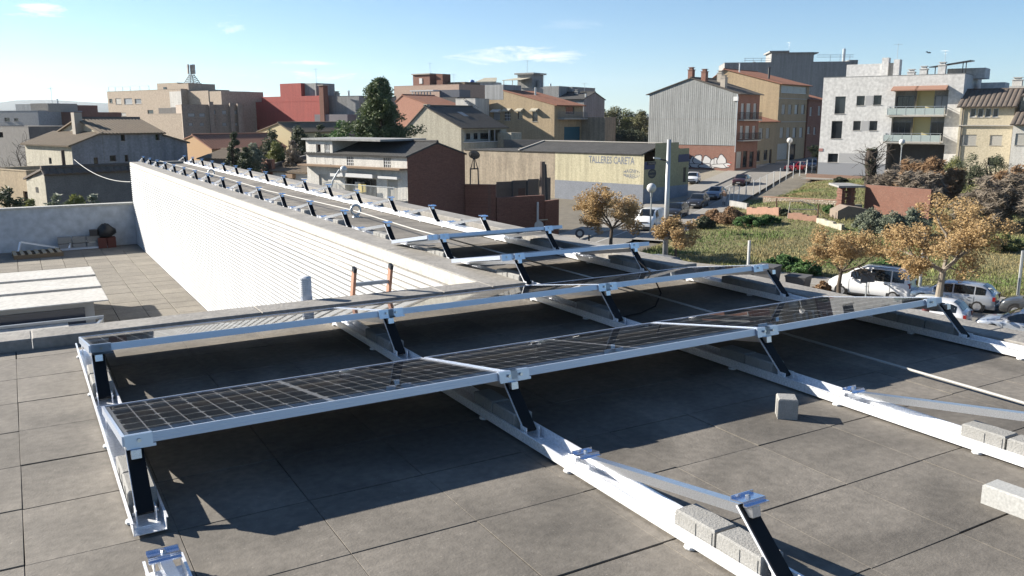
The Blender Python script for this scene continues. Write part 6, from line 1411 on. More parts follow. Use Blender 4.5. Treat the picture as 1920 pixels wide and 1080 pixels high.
# ================================================================== VEHICLES
M_tyre = mat('tyre', (.018, .018, .019), .85); M_rim = mat('alloy_rim', (.55, .56, .58), .3, .7); M_cglass = mat('car_glass', (.012, .015, .018), .06, spec=.7)
M_trim = mat('black_trim', (.02, .02, .022), .5); M_head = mat('headlight', (.7, .72, .75), .12, .3); M_tail = mat('tail_light', (.25, .012, .012), .2); M_plate = mat('number_plate', (.7, .7, .68), .5)
HATCH = [(-.5, .42, .46, .80, .90), (-.487, .62, .66, .80, .95), (-.455, .65, .72, .80, .98), (-.40, .645, .90, .76, 1), (-.34, .635, .965, .76, 1), (-.2, .625, .995, .77, 1), (-.02, .615, 1., .77, 1), (.09, .61, .965, .76, 1), (.17, .605, .86, .78, 1), (.265, .60, .665, .84, 1), (.36, .585, .62, .82, .98), (.44, .54, .56, .8, .95), (.48, .46, .485, .78, .9), (.5, .30, .36, .76, .84)]
MPV = [(-.5, .40, .44, .86, .92), (-.49, .58, .62, .86, .98), (-.475, .60, .80, .84, 1), (-.455, .60, .95, .82, 1), (-.40, .60, .985, .82, 1), (-.1, .59, 1., .82, 1), (.10, .585, .98, .81, 1), (.18, .58, .90, .82, 1), (.29, .57, .68, .86, 1), (.36, .555, .61, .84, .98), (.44, .50, .555, .82, .96), (.485, .42, .47, .80, .92), (.5, .28, .33, .78, .86)]
SEDAN = [(-.5, .46, .50, .80, .90), (-.485, .62, .66, .80, .95), (-.36, .645, .69, .82, .99), (-.28, .64, .83, .78, 1), (-.2, .635, .95, .76, 1), (-.1, .625, .99, .76, 1), (.0, .62, 1., .76, 1), (.09, .615, .965, .76, 1), (.17, .61, .86, .78, 1), (.265, .60, .67, .84, 1), (.37, .58, .615, .82, .98), (.45, .53, .55, .8, .95), (.485, .45, .47, .78, .9), (.5, .30, .35, .76, .84)]
def car(label, loc, ang, st, L=4.2, Wd=1.74, H=1.46, color=(.5, .5, .52), metal=.5, name='parked_car', cat='car', group='parked cars', gx=(-.40, .20), pillars=(-.27, -.03), rwin=(-.455, -.34), wwin=(.265, .09), roofrails=False, dirt=0):
    r = empty(name, tuple(loc), ang, label=label, cat=cat, group=group)
    key = 'car_paint_%02d%02d%02d' % tuple(int(c*99) for c in color)
    m = mat(key, color, .3, metal, coat=.7)
    hw = Wd/2; zl = .2
    def ip(x):
        x = max(-.5, min(.5, x))
        for a, c in zip(st, st[1:]):
            if a[0] <= x <= c[0]:
                t = (x-a[0])/(c[0]-a[0]); return [a[i]+(c[i]-a[i])*t for i in range(1, 5)]
        return list(st[-1][1:])
    def sec(x):
        zb, zt, wt, wb = ip(x); zb *= H; zt *= H; wt *= hw; wb *= hw
        return [(wb*.88, zl), (wb*.97, zl+.1), (wb, zl+.3*(zb-zl)+.06), (wb*.995, zb-.05), (wb*.965, zb), (wt*1.0, max(zb+.001, zt-.05)), (wt*.86, max(zb+.002, zt-.005)), (0, max(zb+.003, zt+.012))]
    xs = sorted({s[0] for s in st} | {-.3, -.1, .05, .22, .31})
    vs = []; fs = []; ns = 8
    for x in xs:
        for (y, z) in sec(x): vs.append((x*L, y, z))
        for (y, z) in sec(x)[:-1]: vs.append((x*L, -y, z))
    k = 15
    for i in range(len(xs)-1):
        a, c = i*k, (i+1)*k
        for j in range(7):
            fs.append((a+j, a+j+1, c+j+1, c+j))
            j2 = 8+j; j3 = 8+j+1 if j < 6 else 7
            fs.append((a+j2, c+j2, c+j3, a+j3))
        fs.append((a, c, c+8, a+8))
    for e in (0, len(xs)-1):
        a = e*k; f = [a+j for j in range(8)] + [a+8+j for j in reversed(range(7))]
        fs.append(tuple(f) if e == 0 else tuple(reversed(f)))
    b = MB(); b.add(vs, fs); body = b.build('body', m, r, smooth=True)
    mdf = body.modifiers.new('edge', 'EDGE_SPLIT'); mdf.split_angle = R(38)
    def yz(x, z):
        s_ = sec(x); 
        for (y0, z0), (y1, z1) in zip(s_[3:], s_[4:6]):
            if z0 <= z <= z1: return y0+(y1-y0)*(z-z0)/max(1e-6, z1-z0)
        return s_[4][0] if z < s_[4][1] else s_[5][0]
    # side glass
    cuts = [gx[0]]+list(pillars)+[gx[1]]
    for sd in (1, -1):
        for a, c in zip(cuts, cuts[1:]):
            a2, c2 = a+.008, c-.008; n = 5; lowp = []; topp = []
            for i in range(n+1):
                x = a2+(c2-a2)*i/n; zb, zt, wt, wb = ip(x); z0 = zb*H+.03; z1 = max(z0+.02, zt*H-.075)
                lowp.append((x*L, sd*(yz(x, z0)+.012), z0)); topp.append((x*L, sd*(yz(x, z1)+.012), z1))
            b = MB(); vs = lowp+topp; fs = [(i, i+1, n+2+i, n+1+i) for i in range(n)]
            if sd < 0: fs = [f[::1] for f in fs]
            b.add(vs, fs); b.build('side_window', M_cglass, r)
    for (x0, x1), nm in ((wwin, 'windscreen'), (rwin, 'rear_window')):
        n = 6; vs = []; fs = []
        for i in range(n+1):
            x = x0+(x1-x0)*i/n; zb, zt, wt, wb = ip(x); w_ = wt*hw*.83
            off = .016*(1 if nm == 'windscreen' else -1)
            for t in (-1, 0, 1): vs.append((x*L+off, t*w_, zt*H+.008+(.012 if t == 0 else 0)))
        for i in range(n):
            for j in range(2): a = i*3+j; fs.append((a, a+1, a+4, a+3))
        b = MB(); b.add(vs, fs); b.build(nm, M_cglass, r)
    # wheels, arches
    for x in (-.31*L-.02, .315*L):
        for sd in (1, -1):
            y0 = sd*(hw*.985)
            b = MB(); b.tube([(x, sd*hw*.7, .34), (x, y0+sd*.008, .34)], .385, 20); b.build('wheel_arch', M_trim, r)
            b = MB(); b.tube([(x, sd*hw*.72, .31), (x, y0+sd*.0, .31), (x, y0+sd*.022, .31)], [.31, .31, .285], 20); tw_ = b.build('wheel', M_tyre, r)
            b = MB(); b.tube([(x, y0+sd*.0, .31), (x, y0+sd*.03, .31)], .2, 20)
            for q in range(5):
                t = q*2*math.pi/5; b.beam((x, y0+sd*.03, .31), (x+.19*math.cos(t), y0+sd*.03, .31+.19*math.sin(t)), .05, .025, (0, 1, 0))
            b.build('rim', M_rim, tw_)
    # bumpers, lights, plates, mirrors, handles, sills
    fx = .5*L; b = MB(); b.box(fx-.12, -hw*.72, .22, fx+.025, hw*.72, .4); b.build('front_bumper', M_trim, r)
    b = MB(); b.box(-fx-.02, -hw*.8, .22, -fx+.1, hw*.8, .42); b.build('rear_bumper', M_trim if metal < .4 else m, r)
    for sd in (1, -1):
        x = .462; zb, zt, wt, wb = ip(x); z = zt*H-.07
        b = MB(); b.prism([(x*L-.2, sd*hw*wb*.99, z), (x*L+.06, sd*hw*wb*.90, z-.10), (x*L+.11, sd*hw*.55, z-.13), (x*L+.08, sd*hw*.55, z-.02), (x*L-.12, sd*hw*wb*.93, z+.05)], (.02, sd*.012, .02)); b.build('headlight', M_head, r)
        x = -.487; zb, zt, wt, wb = ip(x); b = MB(); b.box(-fx-.012, sd*hw*.62 if sd > 0 else -hw*.97, .47*H, -fx+.12, sd*hw*.97 if sd > 0 else -hw*.62, .62*H); b.build('tail_light', M_tail, r)
        xm_ = .18; zb, zt, wt, wb = ip(xm_); b = MB(); b.lathe([(.03, -.07), (.085, -.04), (.085, .05), (.03, .075)], (xm_*L, sd*(hw+.09), zb*H+.06), 10); b.build('wing_mirror', m, r)
        for xh in (-.22, .03): b = MB(); b.box(xh*L-.09, sd*(hw+.0) if sd > 0 else -hw-.018, .52*H, xh*L+.09, hw+.018 if sd > 0 else -hw, .535*H); b.build('door_handle', M_trim, r)
        for xh in (-.27, -.02, .225): b = MB(); b.box(xh*L-.006, hw*.985 if sd > 0 else -hw-.006, zl+.12, xh*L+.006, hw+.006 if sd > 0 else -hw*.985, .58*H); b.build('door_seam', M_trim, r)
        b = MB(); b.box(-.2*L, hw*.9 if sd > 0 else -hw-.004, zl-.02, .2*L, hw+.004 if sd > 0 else -hw*.9, zl+.07); b.build('side_sill', M_trim, r)
        if roofrails: b = MB(); b.beam((-.38*L, sd*hw*.68, H+.03), (.08*L, sd*hw*.68, H+.03), .035, .035); b.build('roof_rail', M_trim, r)
    b = MB(); b.box(fx+.0255, -.26, .36, fx+.035, .26, .47); b.build('number_plate', M_plate, r)
    b = MB(); b.box(-fx-.032, -.26, .48, -fx-.021, .26, .59); b.build('number_plate', M_plate, r)
    zb, zt, wt, wb = ip(.495); b = MB(); b.box(fx-.06, -hw*.5, .43*H-.08, fx+.014, hw*.5, .43*H+.02); b.build('grille', M_trim, r)
    return r
def solve_line(o, d, px, z):
    lo, hi = -200., 400.
    f = lambda t: pxof(o+d*t+UP*z)
    inc = f(60) > f(0)
    for i in range(60):
        m = (lo+hi)/2
        if (f(m) < px) == inc: lo = m
        else: hi = m
    return o+d*lo
def lanepos(v, px):
    lo, hi = -80., 80.                                     # along SS the pixel column grows
    f = lambda t: pxof(SN*v+SS*t+UP*(G0+.7))
    for i in range(60):
        m = (lo+hi)/2
        if f(m) < px: lo = m
        else: hi = m
    p = SN*v+SS*lo; return Vector((p.x, p.y, zg(p)+.004))
def lanepos2(m_, px):
    lo, hi = 40., 300.
    f = lambda t: pxof(TM*m_+T*t+UP*(-7.5))
    for i in range(60):
        k = (lo+hi)/2
        if f(k) < px: lo = k
        else: hi = k
    p = TM*m_+T*lo; return Vector((p.x, p.y, zg(p)+.01))
aL = math.atan2(-SS.y, -SS.x); aD = math.atan2(-T.y, -T.x)
car('white people carrier with roof rails parked on the far side under the golden tree', lanepos(50.35, 1634), aL, MPV, 4.5, 1.75, 1.8, (.75, .76, .77), .0, gx=(-.44, .22), pillars=(-.28, -.03), rwin=(-.485, -.455), wwin=(.29, .10), roofrails=True)
car('silver hatchback parked on the far side of the street below the lot', lanepos(50.35, 1787), aL, HATCH, 4.3, 1.74, 1.44, (.5, .53, .57), .6)
car('dark grey car at the right edge behind the silver hatchback', lanepos(50.35, 1966), aL, HATCH, 4.2, 1.74, 1.46, (.07, .075, .08), .4)
car('white hatchback mostly hidden behind the front solar panel', lanepos(44.75, 1731), aL, HATCH, 4.1, 1.74, 1.48, (.72, .73, .75), .1)
car('silver car on the near side at the right picture edge', lanepos(44.75, 1932), aL, SEDAN, 4.4, 1.76, 1.42, (.48, .51, .55), .6)
car('white delivery van parked facing down the climbing street', lanepos2(23.55, 1219), aD, MPV, 4.4, 1.84, 1.85, (.74, .75, .75), .0, name='delivery_van', cat='van', gx=(.03, .22), pillars=(.13,), rwin=(-.487, -.462), wwin=(.29, .10))
car('dark car parked directly behind the white van', lanepos2(23.5, 1268), aD, HATCH, 4.2, 1.76, 1.5, (.035, .037, .042), .3)
car('dark blue-grey hatchback parked mid row on the climbing street', lanepos2(23.5, 1309), aD, HATCH, 4.1, 1.74, 1.47, (.045, .05, .065), .4)
car('silver-blue saloon parked behind the dark blue-grey hatchback', lanepos2(23.4, 1343), aD, SEDAN, 4.5, 1.78, 1.42, (.22, .25, .31), .5)
car('dark burgundy saloon parked last in the row on the climbing street', lanepos2(23.5, 1390), aD, SEDAN, 4.5, 1.76, 1.42, (.06, .02, .02), .4)
p = gp(1299, 343, .05); p.z += .07; car('white hatchback parked beside the painted workshop', p, math.atan2(-T.y, -T.x)+R(8), HATCH, 4.0, 1.72, 1.48, (.74, .75, .76), .0)
p = gp(1491, 320, .05); car('red car parked before the tan row house', p, math.atan2(-RT.y, -RT.x)+R(40), HATCH, 4.1, 1.74, 1.44, (.5, .02, .025), .0)
p = gp(1522, 315, .05); car('blue car parked beside the red car', p, aD+R(10), HATCH, 4.1, 1.74, 1.46, (.06, .085, .15), .3)
p = lanepos(48.0, 1224); car('pale grey car at the junction behind the second golden tree', p, aL, HATCH, 4.1, 1.74, 1.46, (.5, .52, .55), .5)
# person walking on the pavement beside the fence
def person(loc, ang, H, label):
    pts = {'pel': (0, 0, .53), 'wst': (0, 0, .62), 'chs': (.005, 0, .74), 'nck': (0, 0, .845), 'hd0': (.01, 0, .885), 'hd1': (.012, 0, .945), 'hd2': (.008, 0, .985),
           'hl': (0, .055, .5), 'kl': (.03, .06, .28), 'al': (.0, .06, .045), 'fl': (.075, .065, .02), 'hr': (0, -.055, .5), 'kr': (-.005, -.06, .28), 'ar': (-.06, -.06, .05), 'fr': (.01, -.065, .02),
           'sl': (0, .105, .81), 'el': (-.015, .135, .64), 'wl': (.04, .13, .5), 'pl': (.055, .125, .46), 'sr': (0, -.105, .81), 'er': (.0, -.135, .64), 'wr': (.075, -.115, .56), 'pr': (.1, -.11, .53)}
    rad = {'pel': .075, 'wst': .065, 'chs': .08, 'nck': .03, 'hd0': .035, 'hd1': .05, 'hd2': .03, 'hl': .055, 'kl': .037, 'al': .024, 'fl': .02, 'hr': .055, 'kr': .037, 'ar': .024, 'fr': .02, 'sl': .04, 'el': .03, 'wl': .021, 'pl': .022, 'sr': .04, 'er': .03, 'wr': .021, 'pr': .022}
    ed = [('pel', 'wst'), ('wst', 'chs'), ('chs', 'nck'), ('nck', 'hd0'), ('hd0', 'hd1'), ('hd1', 'hd2'), ('pel', 'hl'), ('hl', 'kl'), ('kl', 'al'), ('al', 'fl'), ('pel', 'hr'), ('hr', 'kr'), ('kr', 'ar'), ('ar', 'fr'), ('chs', 'sl'), ('sl', 'el'), ('el', 'wl'), ('wl', 'pl'), ('chs', 'sr'), ('sr', 'er'), ('er', 'wr'), ('wr', 'pr')]
    ks = list(pts); me = bpy.data.meshes.new('person_body'); me.from_pydata([tuple(c*H for c in pts[k]) for k in ks], [(ks.index(a), ks.index(c)) for a, c in ed], [])
    o = bpy.data.objects.new('person', me); COL.objects.link(o); sk = o.modifiers.new('skin', 'SKIN'); ss = o.modifiers.new('sub', 'SUBSURF'); ss.levels = ss.render_levels = 2
    for i, k in enumerate(ks): v = me.skin_vertices[0].data[i]; v.radius = (rad[k]*H, rad[k]*H*(1.15 if k in ('chs', 'pel', 'wst') else 1)); v.use_root = (k == 'pel')
    m = bpy.data.materials.new('walker_clothes'); m.use_nodes = True; t = m.node_tree; tc_ = t.nodes.new('ShaderNodeTexCoord'); sp = t.nodes.new('ShaderNodeSeparateXYZ'); rp = t.nodes.new('ShaderNodeValToRGB'); mr = t.nodes.new('ShaderNodeMath'); mr.operation = 'DIVIDE'; mr.inputs[1].default_value = H
    t.links.new(tc_.outputs['Object'], sp.inputs[0]); t.links.new(sp.outputs[2], mr.inputs[0]); t.links.new(mr.outputs[0], rp.inputs[0]); t.links.new(rp.outputs[0], t.nodes['Principled BSDF'].inputs['Base Color']); cr = rp.color_ramp; cr.interpolation = 'CONSTANT'
    cr.elements[0].position = 0; cr.elements[0].color = (.03, .028, .03, 1); cr.elements[1].position = .24; cr.elements[1].color = (.4, .4, .42, 1)
    e = cr.elements.new(.58); e.color = (.35, .2, .12, 1); e = cr.elements.new(.85); e.color = (.45, .3, .23, 1)
    me.materials.append(m); o.location = loc; o.rotation_euler = (0, 0, ang); tag(o, label, 'person')
    b = MB(); b.lathe([(.02, -.11), (.06, -.06), (.065, 0), (.05, .04), (.01, .06)], (-.018*H, 0, .95*H), 12); b.build('hair', mat('brown_hair', (.06, .03, .02), .7), o, smooth=True)
    return o
p = gp(1357, 385, .13); person((p.x, p.y, p.z+.13), aD, 1.7, 'person in brown top and pale trousers walking beside the fence')
# dark red post box by the near pavement, bird in the sky
p = lanepos(43.2, 1734); b = MB(); b.tube([(0, 0, 0), (0, 0, 1.25)], .17, 12); b.lathe([(.2, 0), (.2, .06), (.02, .14)], (0, 0, 1.25), 12); o = b.build('red_post', mat('dark_red_paint', (.16, .03, .03), .6), label='dark red post on the near pavement before the white hatchback', cat='post'); o.location = (p.x, p.y, G0+.13)
p = atD(1742, 99.5, 120); b = MB(); b.tube([tuple(RT*-.22), tuple(RT*.0+UP*.03), tuple(RT*.24)], [.02, .07, .02], 6)
for sd in (-1, 1): b.add([tuple(RT*.1), tuple(RT*-.1), tuple(RT*(sd*.35-.1)+UP*.22+FW*sd*.4), tuple(RT*(sd*.75-.1)+UP*.1+FW*sd*.7)], [(0, 1, 3, 2)])
o = b.build('bird', mat('bird_grey', (.12, .12, .13), .8), label='dark bird flying above the white apartment block', cat='bird'); o.location = p
# ================================================================== VEGETATION
def leaf_mat(name, c1, c2, tr=.25):
    if name in MATS: return MATS[name]
    m = bpy.data.materials.new(name); m.use_nodes = True; MATS[name] = m; t = m.node_tree; b = t.nodes['Principled BSDF']; b.inputs['Roughness'].default_value = .7
    g = t.nodes.new('ShaderNodeNewGeometry'); mx = t.nodes.new('ShaderNodeMix'); mx.data_type = 'RGBA'; mx.inputs[6].default_value = (*c1, 1); mx.inputs[7].default_value = (*c2, 1)
    t.links.new(g.outputs['Random Per Island'], mx.inputs[0]); t.links.new(mx.outputs[2], b.inputs['Base Color'])
    tl = t.nodes.new('ShaderNodeBsdfTranslucent'); t.links.new(mx.outputs[2], tl.inputs[0]); ms = t.nodes.new('ShaderNodeMixShader'); ms.inputs[0].default_value = tr
    t.links.new(b.outputs[0], ms.inputs[1]); t.links.new(tl.outputs[0], ms.inputs[2]); t.links.new(ms.outputs[0], t.nodes['Material Output'].inputs[0])
    return m
LG = leaf_mat('golden_leaves', (.3, .195, .085), (.49, .35, .17), .38); LP = leaf_mat('pine_needles', (.05, .08, .03), (.11, .14, .055), .2); LGr = leaf_mat('bright_shrub_leaves', (.04, .1, .02), (.08, .16, .035))
LD = leaf_mat('dark_shrub_leaves', (.04, .055, .028), (.085, .095, .045)); LO = leaf_mat('olive_leaves', (.1, .12, .075), (.2, .22, .16)); LB = leaf_mat('brown_shrub_leaves', (.2, .115, .055), (.3, .19, .1)); LY = leaf_mat('yellow_green_leaves', (.12, .14, .035), (.2, .2, .07)); LF = leaf_mat('far_tree_leaves', (.1, .105, .04), (.17, .16, .07)); LGb = leaf_mat('grey_brown_twigs', (.15, .125, .095), (.25, .205, .155))
M_bark = mat('bark', (.13, .1, .075), .95, noise=(6, .5, (.08, .06, .045))); M_barkl = mat('pale_bark', (.3, .26, .21), .9, noise=(4, .5, (.2, .17, .135))); M_barkd = mat('dark_bark', (.06, .045, .035), .95)
def leaves(b, c, rad, n, size, rn, flat=.8, asp=1.6, up=0.):
    v, f = b.v, b.f
    for i in range(n):
        while True:
            x, y, z = rn.uniform(-1, 1), rn.uniform(-1, 1), rn.uniform(-1, 1)
            if x*x+y*y+z*z <= 1: break
        p = Vector((c[0]+x*rad, c[1]+y*rad, c[2]+z*rad*flat))
        a = Vector((rn.gauss(0, 1), rn.gauss(0, 1), rn.gauss(0, .7)+up)).normalized(); d = a.orthogonal().normalized()
        s = size*rn.uniform(.6, 1.3); a *= s*asp*.5; d *= s*.5; k = len(v)
        v += [tuple(p-a), tuple(p+d*.9), tuple(p+a), tuple(p-d*.9)]; f.append((k, k+1, k+2, k+3))
def branch(b, p, d, L, r, lev, rn, tips, spread=.6, gravity=0., kids=3, lo=.35):
    n = 4; pts = [p]; rs = [r]; q = p; dd = d.copy()
    for i in range(n):
        dd = (dd + Vector((rn.gauss(0, .13), rn.gauss(0, .13), rn.gauss(0, .1)+gravity))).normalized(); q = q+dd*L/n; pts.append(q); rs.append(r*(1-.45*(i+1)/n))
    b.tube(pts, rs, 6 if r > .05 else 4, False)
    if lev == 0: tips.append((q, r)); tips.append((pts[2], r)); return
    for k in range(kids):
        t = lo+(1-lo)*(k+rn.random())/kids; i = min(n-1, int(t*n)); pp = pts[i].lerp(pts[i+1], t*n-i)
        ax = dd.orthogonal().normalized(); ax.rotate(Matrix.Rotation(rn.random()*6.28, 3, dd)); nd = (dd*(1-spread*.45)+ax*spread).normalized()
        branch(b, pp, nd, L*rn.uniform(.58, .8), rs[i]*.62, lev-1, rn, tips, spread, gravity, kids, lo)
    branch(b, q, (dd+Vector((rn.gauss(0, .2), rn.gauss(0, .2), .05))).normalized(), L*.62, rs[-1]*.95, lev-1, rn, tips, spread, gravity, kids, lo)
def tree(name, label, base, fork, height, spread_r, seed, lm, bm, nleaf=34, lsize=.13, crad=.5, kids=3, lev=2, nmain=4, rtrunk=.14, lean=(0, 0), elev=(.5, .9), group=None, flat=.7, keep=1., asp=1.6, top=None, zmin=0.):
    """trunk to 'fork' metres, then main limbs reaching 'spread_r' sideways and 'height' up"""
    rn = random.Random(seed); r = empty(name, tuple(base), label=label, cat='tree', group=group); b = MB(); tips = []
    fk = Vector((lean[0], lean[1], fork)); b.tube([(0, 0, -.2), tuple(fk*.5+Vector((rn.uniform(-.06, .06), rn.uniform(-.06, .06), 0))), tuple(fk)], [rtrunk*1.25, rtrunk, rtrunk*.9], 10)
    for k in range(nmain):
        a = 6.28*k/nmain+rn.uniform(-.5, .5); e = rn.uniform(*elev); h = (height-fork)*(.62 if e < .7 else .75)
        d = Vector((math.cos(a)*spread_r*(1.25-e*.7), math.sin(a)*spread_r*(1.25-e*.7), h*e)); branch(b, fk, d.normalized(), d.length*.62, rtrunk*.62, lev, rn, tips, .75, .02, kids)
    b.build('trunk', bm, r)
    if lm:
        b = MB()
        for p, rr in tips:
            if rn.random() > keep or p.z < zmin: continue
            c = p.copy()
            if top: c.z = min(c.z, top)
            leaves(b, c, crad*rn.uniform(.6, 1.15), int(nleaf*rn.uniform(.5, 1.4)), lsize, rn, flat, asp)
        o = b.build('crown', lm, r); o['kind'] = 'stuff'
    return r
def shrub(name, label, base, rx, ry, h, seed, lm, n=40, lsize=.14, nleaf=45, cat='shrub', group=None, stem=M_barkd, z0=.15, asp=1.6, stems=6):
    rn = random.Random(seed); r = empty(name, tuple(base), label=label, cat=cat, group=group); b = MB(); lb = MB()
    for k in range(stems):
        a = rn.random()*6.28; q = rn.random()*.6; b.tube([(0, 0, -.2), (math.cos(a)*rx*q*.6, math.sin(a)*ry*q*.6, h*.4), (math.cos(a)*rx*q, math.sin(a)*ry*q, h*rn.uniform(.6, .85))], [.07*h**.5, .05*h**.5, .015], 5)
    b.build('stem', stem, r)
    for k in range(n):
        a = rn.random()*6.28; q = math.sqrt(rn.random()); t = rn.random(); prof = math.sin(math.pi*min(1, .18+t*.82))**.6
        c = (math.cos(a)*rx*q*prof, math.sin(a)*ry*q*prof, h*(z0+(1-z0)*t*math.sqrt(max(0.05, 1-.55*q*q)))); leaves(lb, c, min(rx, h)*rn.uniform(.16, .3), nleaf, lsize, rn, .8, asp)
    o = lb.build('crown' if cat == 'tree' else 'foliage', lm, r); o['kind'] = 'stuff'; return r
def bare(name, label, base, h, rad, seed, bm, nmain=7, lev=2, kids=3, r0=.06, cat='bush', twigs=None, group=None):
    rn = random.Random(seed); r = empty(name, tuple(base), label=label, cat=cat, group=group); b = MB(); tips = []
    for k in range(nmain):
        a = rn.random()*6.28; e = rn.uniform(.35, 1.); d = Vector((math.cos(a)*rad*(1.2-e), math.sin(a)*rad*(1.2-e), h*e)); branch(b, Vector((rn.uniform(-.3, .3), rn.uniform(-.3, .3), -.1)), d.normalized(), d.length*.6, r0, lev, rn, tips, .8, 0, kids)
    b.build('branches', bm, r)['kind'] = 'stuff'
    if twigs:
        b = MB()
        for p, rr in tips: leaves(b, p, .35, twigs[1], twigs[2], rn, .9, twigs[3])
        b.build('twigs', twigs[0], r)['kind'] = 'stuff'
    return r
def gz(p): return Vector((p.x, p.y, zg(p)))
# golden street trees
p = onz(1146, 478, G0); D_ = p.dot(FW); tree('golden_tree', 'golden-brown leaved street tree left of the white van', p, 2.0, Zat(352, D_)-G0, 3.1, 21, LG, M_bark, 90, .095, .5, 3, 2, 5, .13, elev=(.45, .95), group='golden street trees')
p = onz(1266, 503, G0); D_ = p.dot(FW); tree('golden_tree', 'sparse golden street tree right beside the tall steel pole', p, 1.6, Zat(412, D_)-G0, 1.6, 5, LG, M_bark, 70, .09, .42, 3, 2, 4, .1, elev=(.5, 1.), keep=.75, group='golden street trees')
p = onz(1573, 560, G0+.13); D_ = p.dot(FW); tree('golden_tree', 'golden-brown street tree over the white people carrier', p, 1.5, Zat(432, D_)-G0, 2.5, 8, LG, M_bark, 120, .075, .5, 3, 2, 5, .11, elev=(.6, 1.0), zmin=2.3, group='golden street trees')
p = onz(1756, 606, G0+.13); D_ = p.dot(FW); tree('golden_tree', 'large forked golden tree before the silver hatchback', p, 2.6, Zat(374, D_)-G0, 3.0, 14, LG, M_barkl, 110, .08, .5, 3, 2, 5, .17, lean=(.1, .0), elev=(.5, .95), group='golden street trees')
# pine
p = UD(716, 82); rn = random.Random(4); r = empty('pine_tree', (p.x, p.y, G0), label='tall dark green pine between the red building and cream house', cat='tree'); H = Zat(153, 82)-G0; b = MB(); lb = MB()
b.tube([(0, 0, -.2), (.2, .1, H*.5), (0, 0, H*.95)], [.28, .2, .04], 8)
for k in range(210):
    t = rn.random()**.8; z = H*(.38+.62*t); a = rn.random()*6.28; rad = (3.2*(1-t)**.75+.25)*rn.uniform(.45, 1.2)*(1+.35*math.sin(a*2+t*7)); e = Vector((math.cos(a)*rad, math.sin(a)*rad, z+rad*.18))
    if k % 3 == 0: b.tube([(0, 0, z-.2), tuple(e)], [.06, .015], 4, False)
    leaves(lb, e, .6, 70, .15, rn, .8, 2.6, .6); leaves(lb, e*.55+Vector((0, 0, z*.45)), .6, 35, .17, rn, .8, 2.6, .6)
b.build('trunk', M_bark, r); lb.build('crown', LP, r)['kind'] = 'stuff'
# shrubs among the houses on the left
for i, (px, D, y0, y1, w_, lm, lb_) in enumerate(((645, 86, 221, 300, 3.0, LGr, 'bright green rounded shrub left of the pine'), (683, 84, 228, 300, 2.0, LGr, 'smaller bright green shrub under the pine'), (604, 88, 232, 300, 1.6, LD, 'dull green shrub behind the stair tower'),
        (443, 84, 248, 310, 1.3, LD, 'dark round tree behind the wing, leftmost of its clump'), (478, 72, 258, 330, 1.5, LO, 'grey-green shrub clump behind the bare supports'), (465, 66, 272, 330, 1.4, LD, 'dark low shrub before the brick wall'), (513, 84, 242, 320, 1.9, LD, 'dark tree before the yellow cottage'), (566, 84, 232, 320, 2.0, LD, 'dark dome-shaped tree right of the yellow cottage'),
        (520, 74, 262, 330, 1.7, LY, 'yellow-green shrub before the dark tree'), (552, 73, 262, 330, 1.5, LGb, 'grey twiggy bush left of the stair tower'))):
    p = UD(px, D); z = Zat(y0, D); shrub('shrub', lb_, (p.x, p.y, G0), w_, w_, z-G0, 30+i, lm, 75, .13, 130, 'tree' if z-G0 > 5 else 'shrub', 'shrubs among the houses', z0=.3)
# far trees beyond the workshop
for i, (px, D, y0, w_, lm) in enumerate(((1125, 185, 203, 5.0, LF), (1150, 188, 200, 5.2, LF), (1177, 186, 206, 5.2, LY), (1203, 184, 209, 4.4, LF), (1150, 172, 236, 4.6, LD), (1190, 172, 240, 4.2, LD))):
    p = UD(px, D); z = Zat(y0, D); shrub('far_tree', ('hazy olive tree left of the siding gable, %s from the left' % ORD[i]), (p.x, p.y, G0), w_, w_, z-G0, 60+i, lm, 90, .22, 100, 'tree', 'trees left of the siding gable', z0=.35)
# shrub beside workshop, weeds before brick yard wall
p = onz(1200, 384, -8.5); shrub('wall_shrub', 'dark shrub against the workshop corner', (p.x, p.y, G0), 1.2, 1.0, 2.3, 70, LD, 24, .16, 50)
for i, (px, py, w_, h_, lm) in enumerate(((945, 428, 1.4, .9, LO), (975, 424, 1.6, .9, LY), (1005, 432, 1.5, .8, LGr), (985, 410, 1.3, .7, LGr))):
    p = onz(px, py, G0); shrub('weed_clump', 'weed clump before the dark brick yard wall, %s of four' % ORD[i], (p.x, p.y, G0), w_, w_*.8, h_, 80+i, lm, 22, .13, 45, 'weeds', 'weeds by the yard wall', z0=.0, stems=3)
for i, (px, D, y0, w_, lm) in enumerate(((12, 48, 338, 1.3, LD), (60, 44, 372, .8, LY), (110, 42, 366, .9, LO), (145, 42, 362, .9, LY), (178, 41, 366, .8, LO), (212, 41, 370, .8, LY), (236, 41, 374, .6, LO))):
    p = UD(px, D); z = Zat(y0, D); shrub('tall_weeds', '%s behind the terrace wall, %s from the left' % ('dark bush' if i == 0 else 'tall weeds', ORD[i]), (p.x, p.y, Zat(410, D)-2.5), w_, w_*.6, z-Zat(410, D)+2.5, 90+i, lm, 40, .1, 40, 'weeds', 'weeds behind the terrace wall', z0=.45, asp=3)
p = UD(60, 95); bare('bare_tree', 'leafless tree before the grey house at the far left', (p.x, p.y, G0), Zat(238, 95)-G0, 3.5, 3, M_barkd, 5, 3, 3, .16, 'tree')
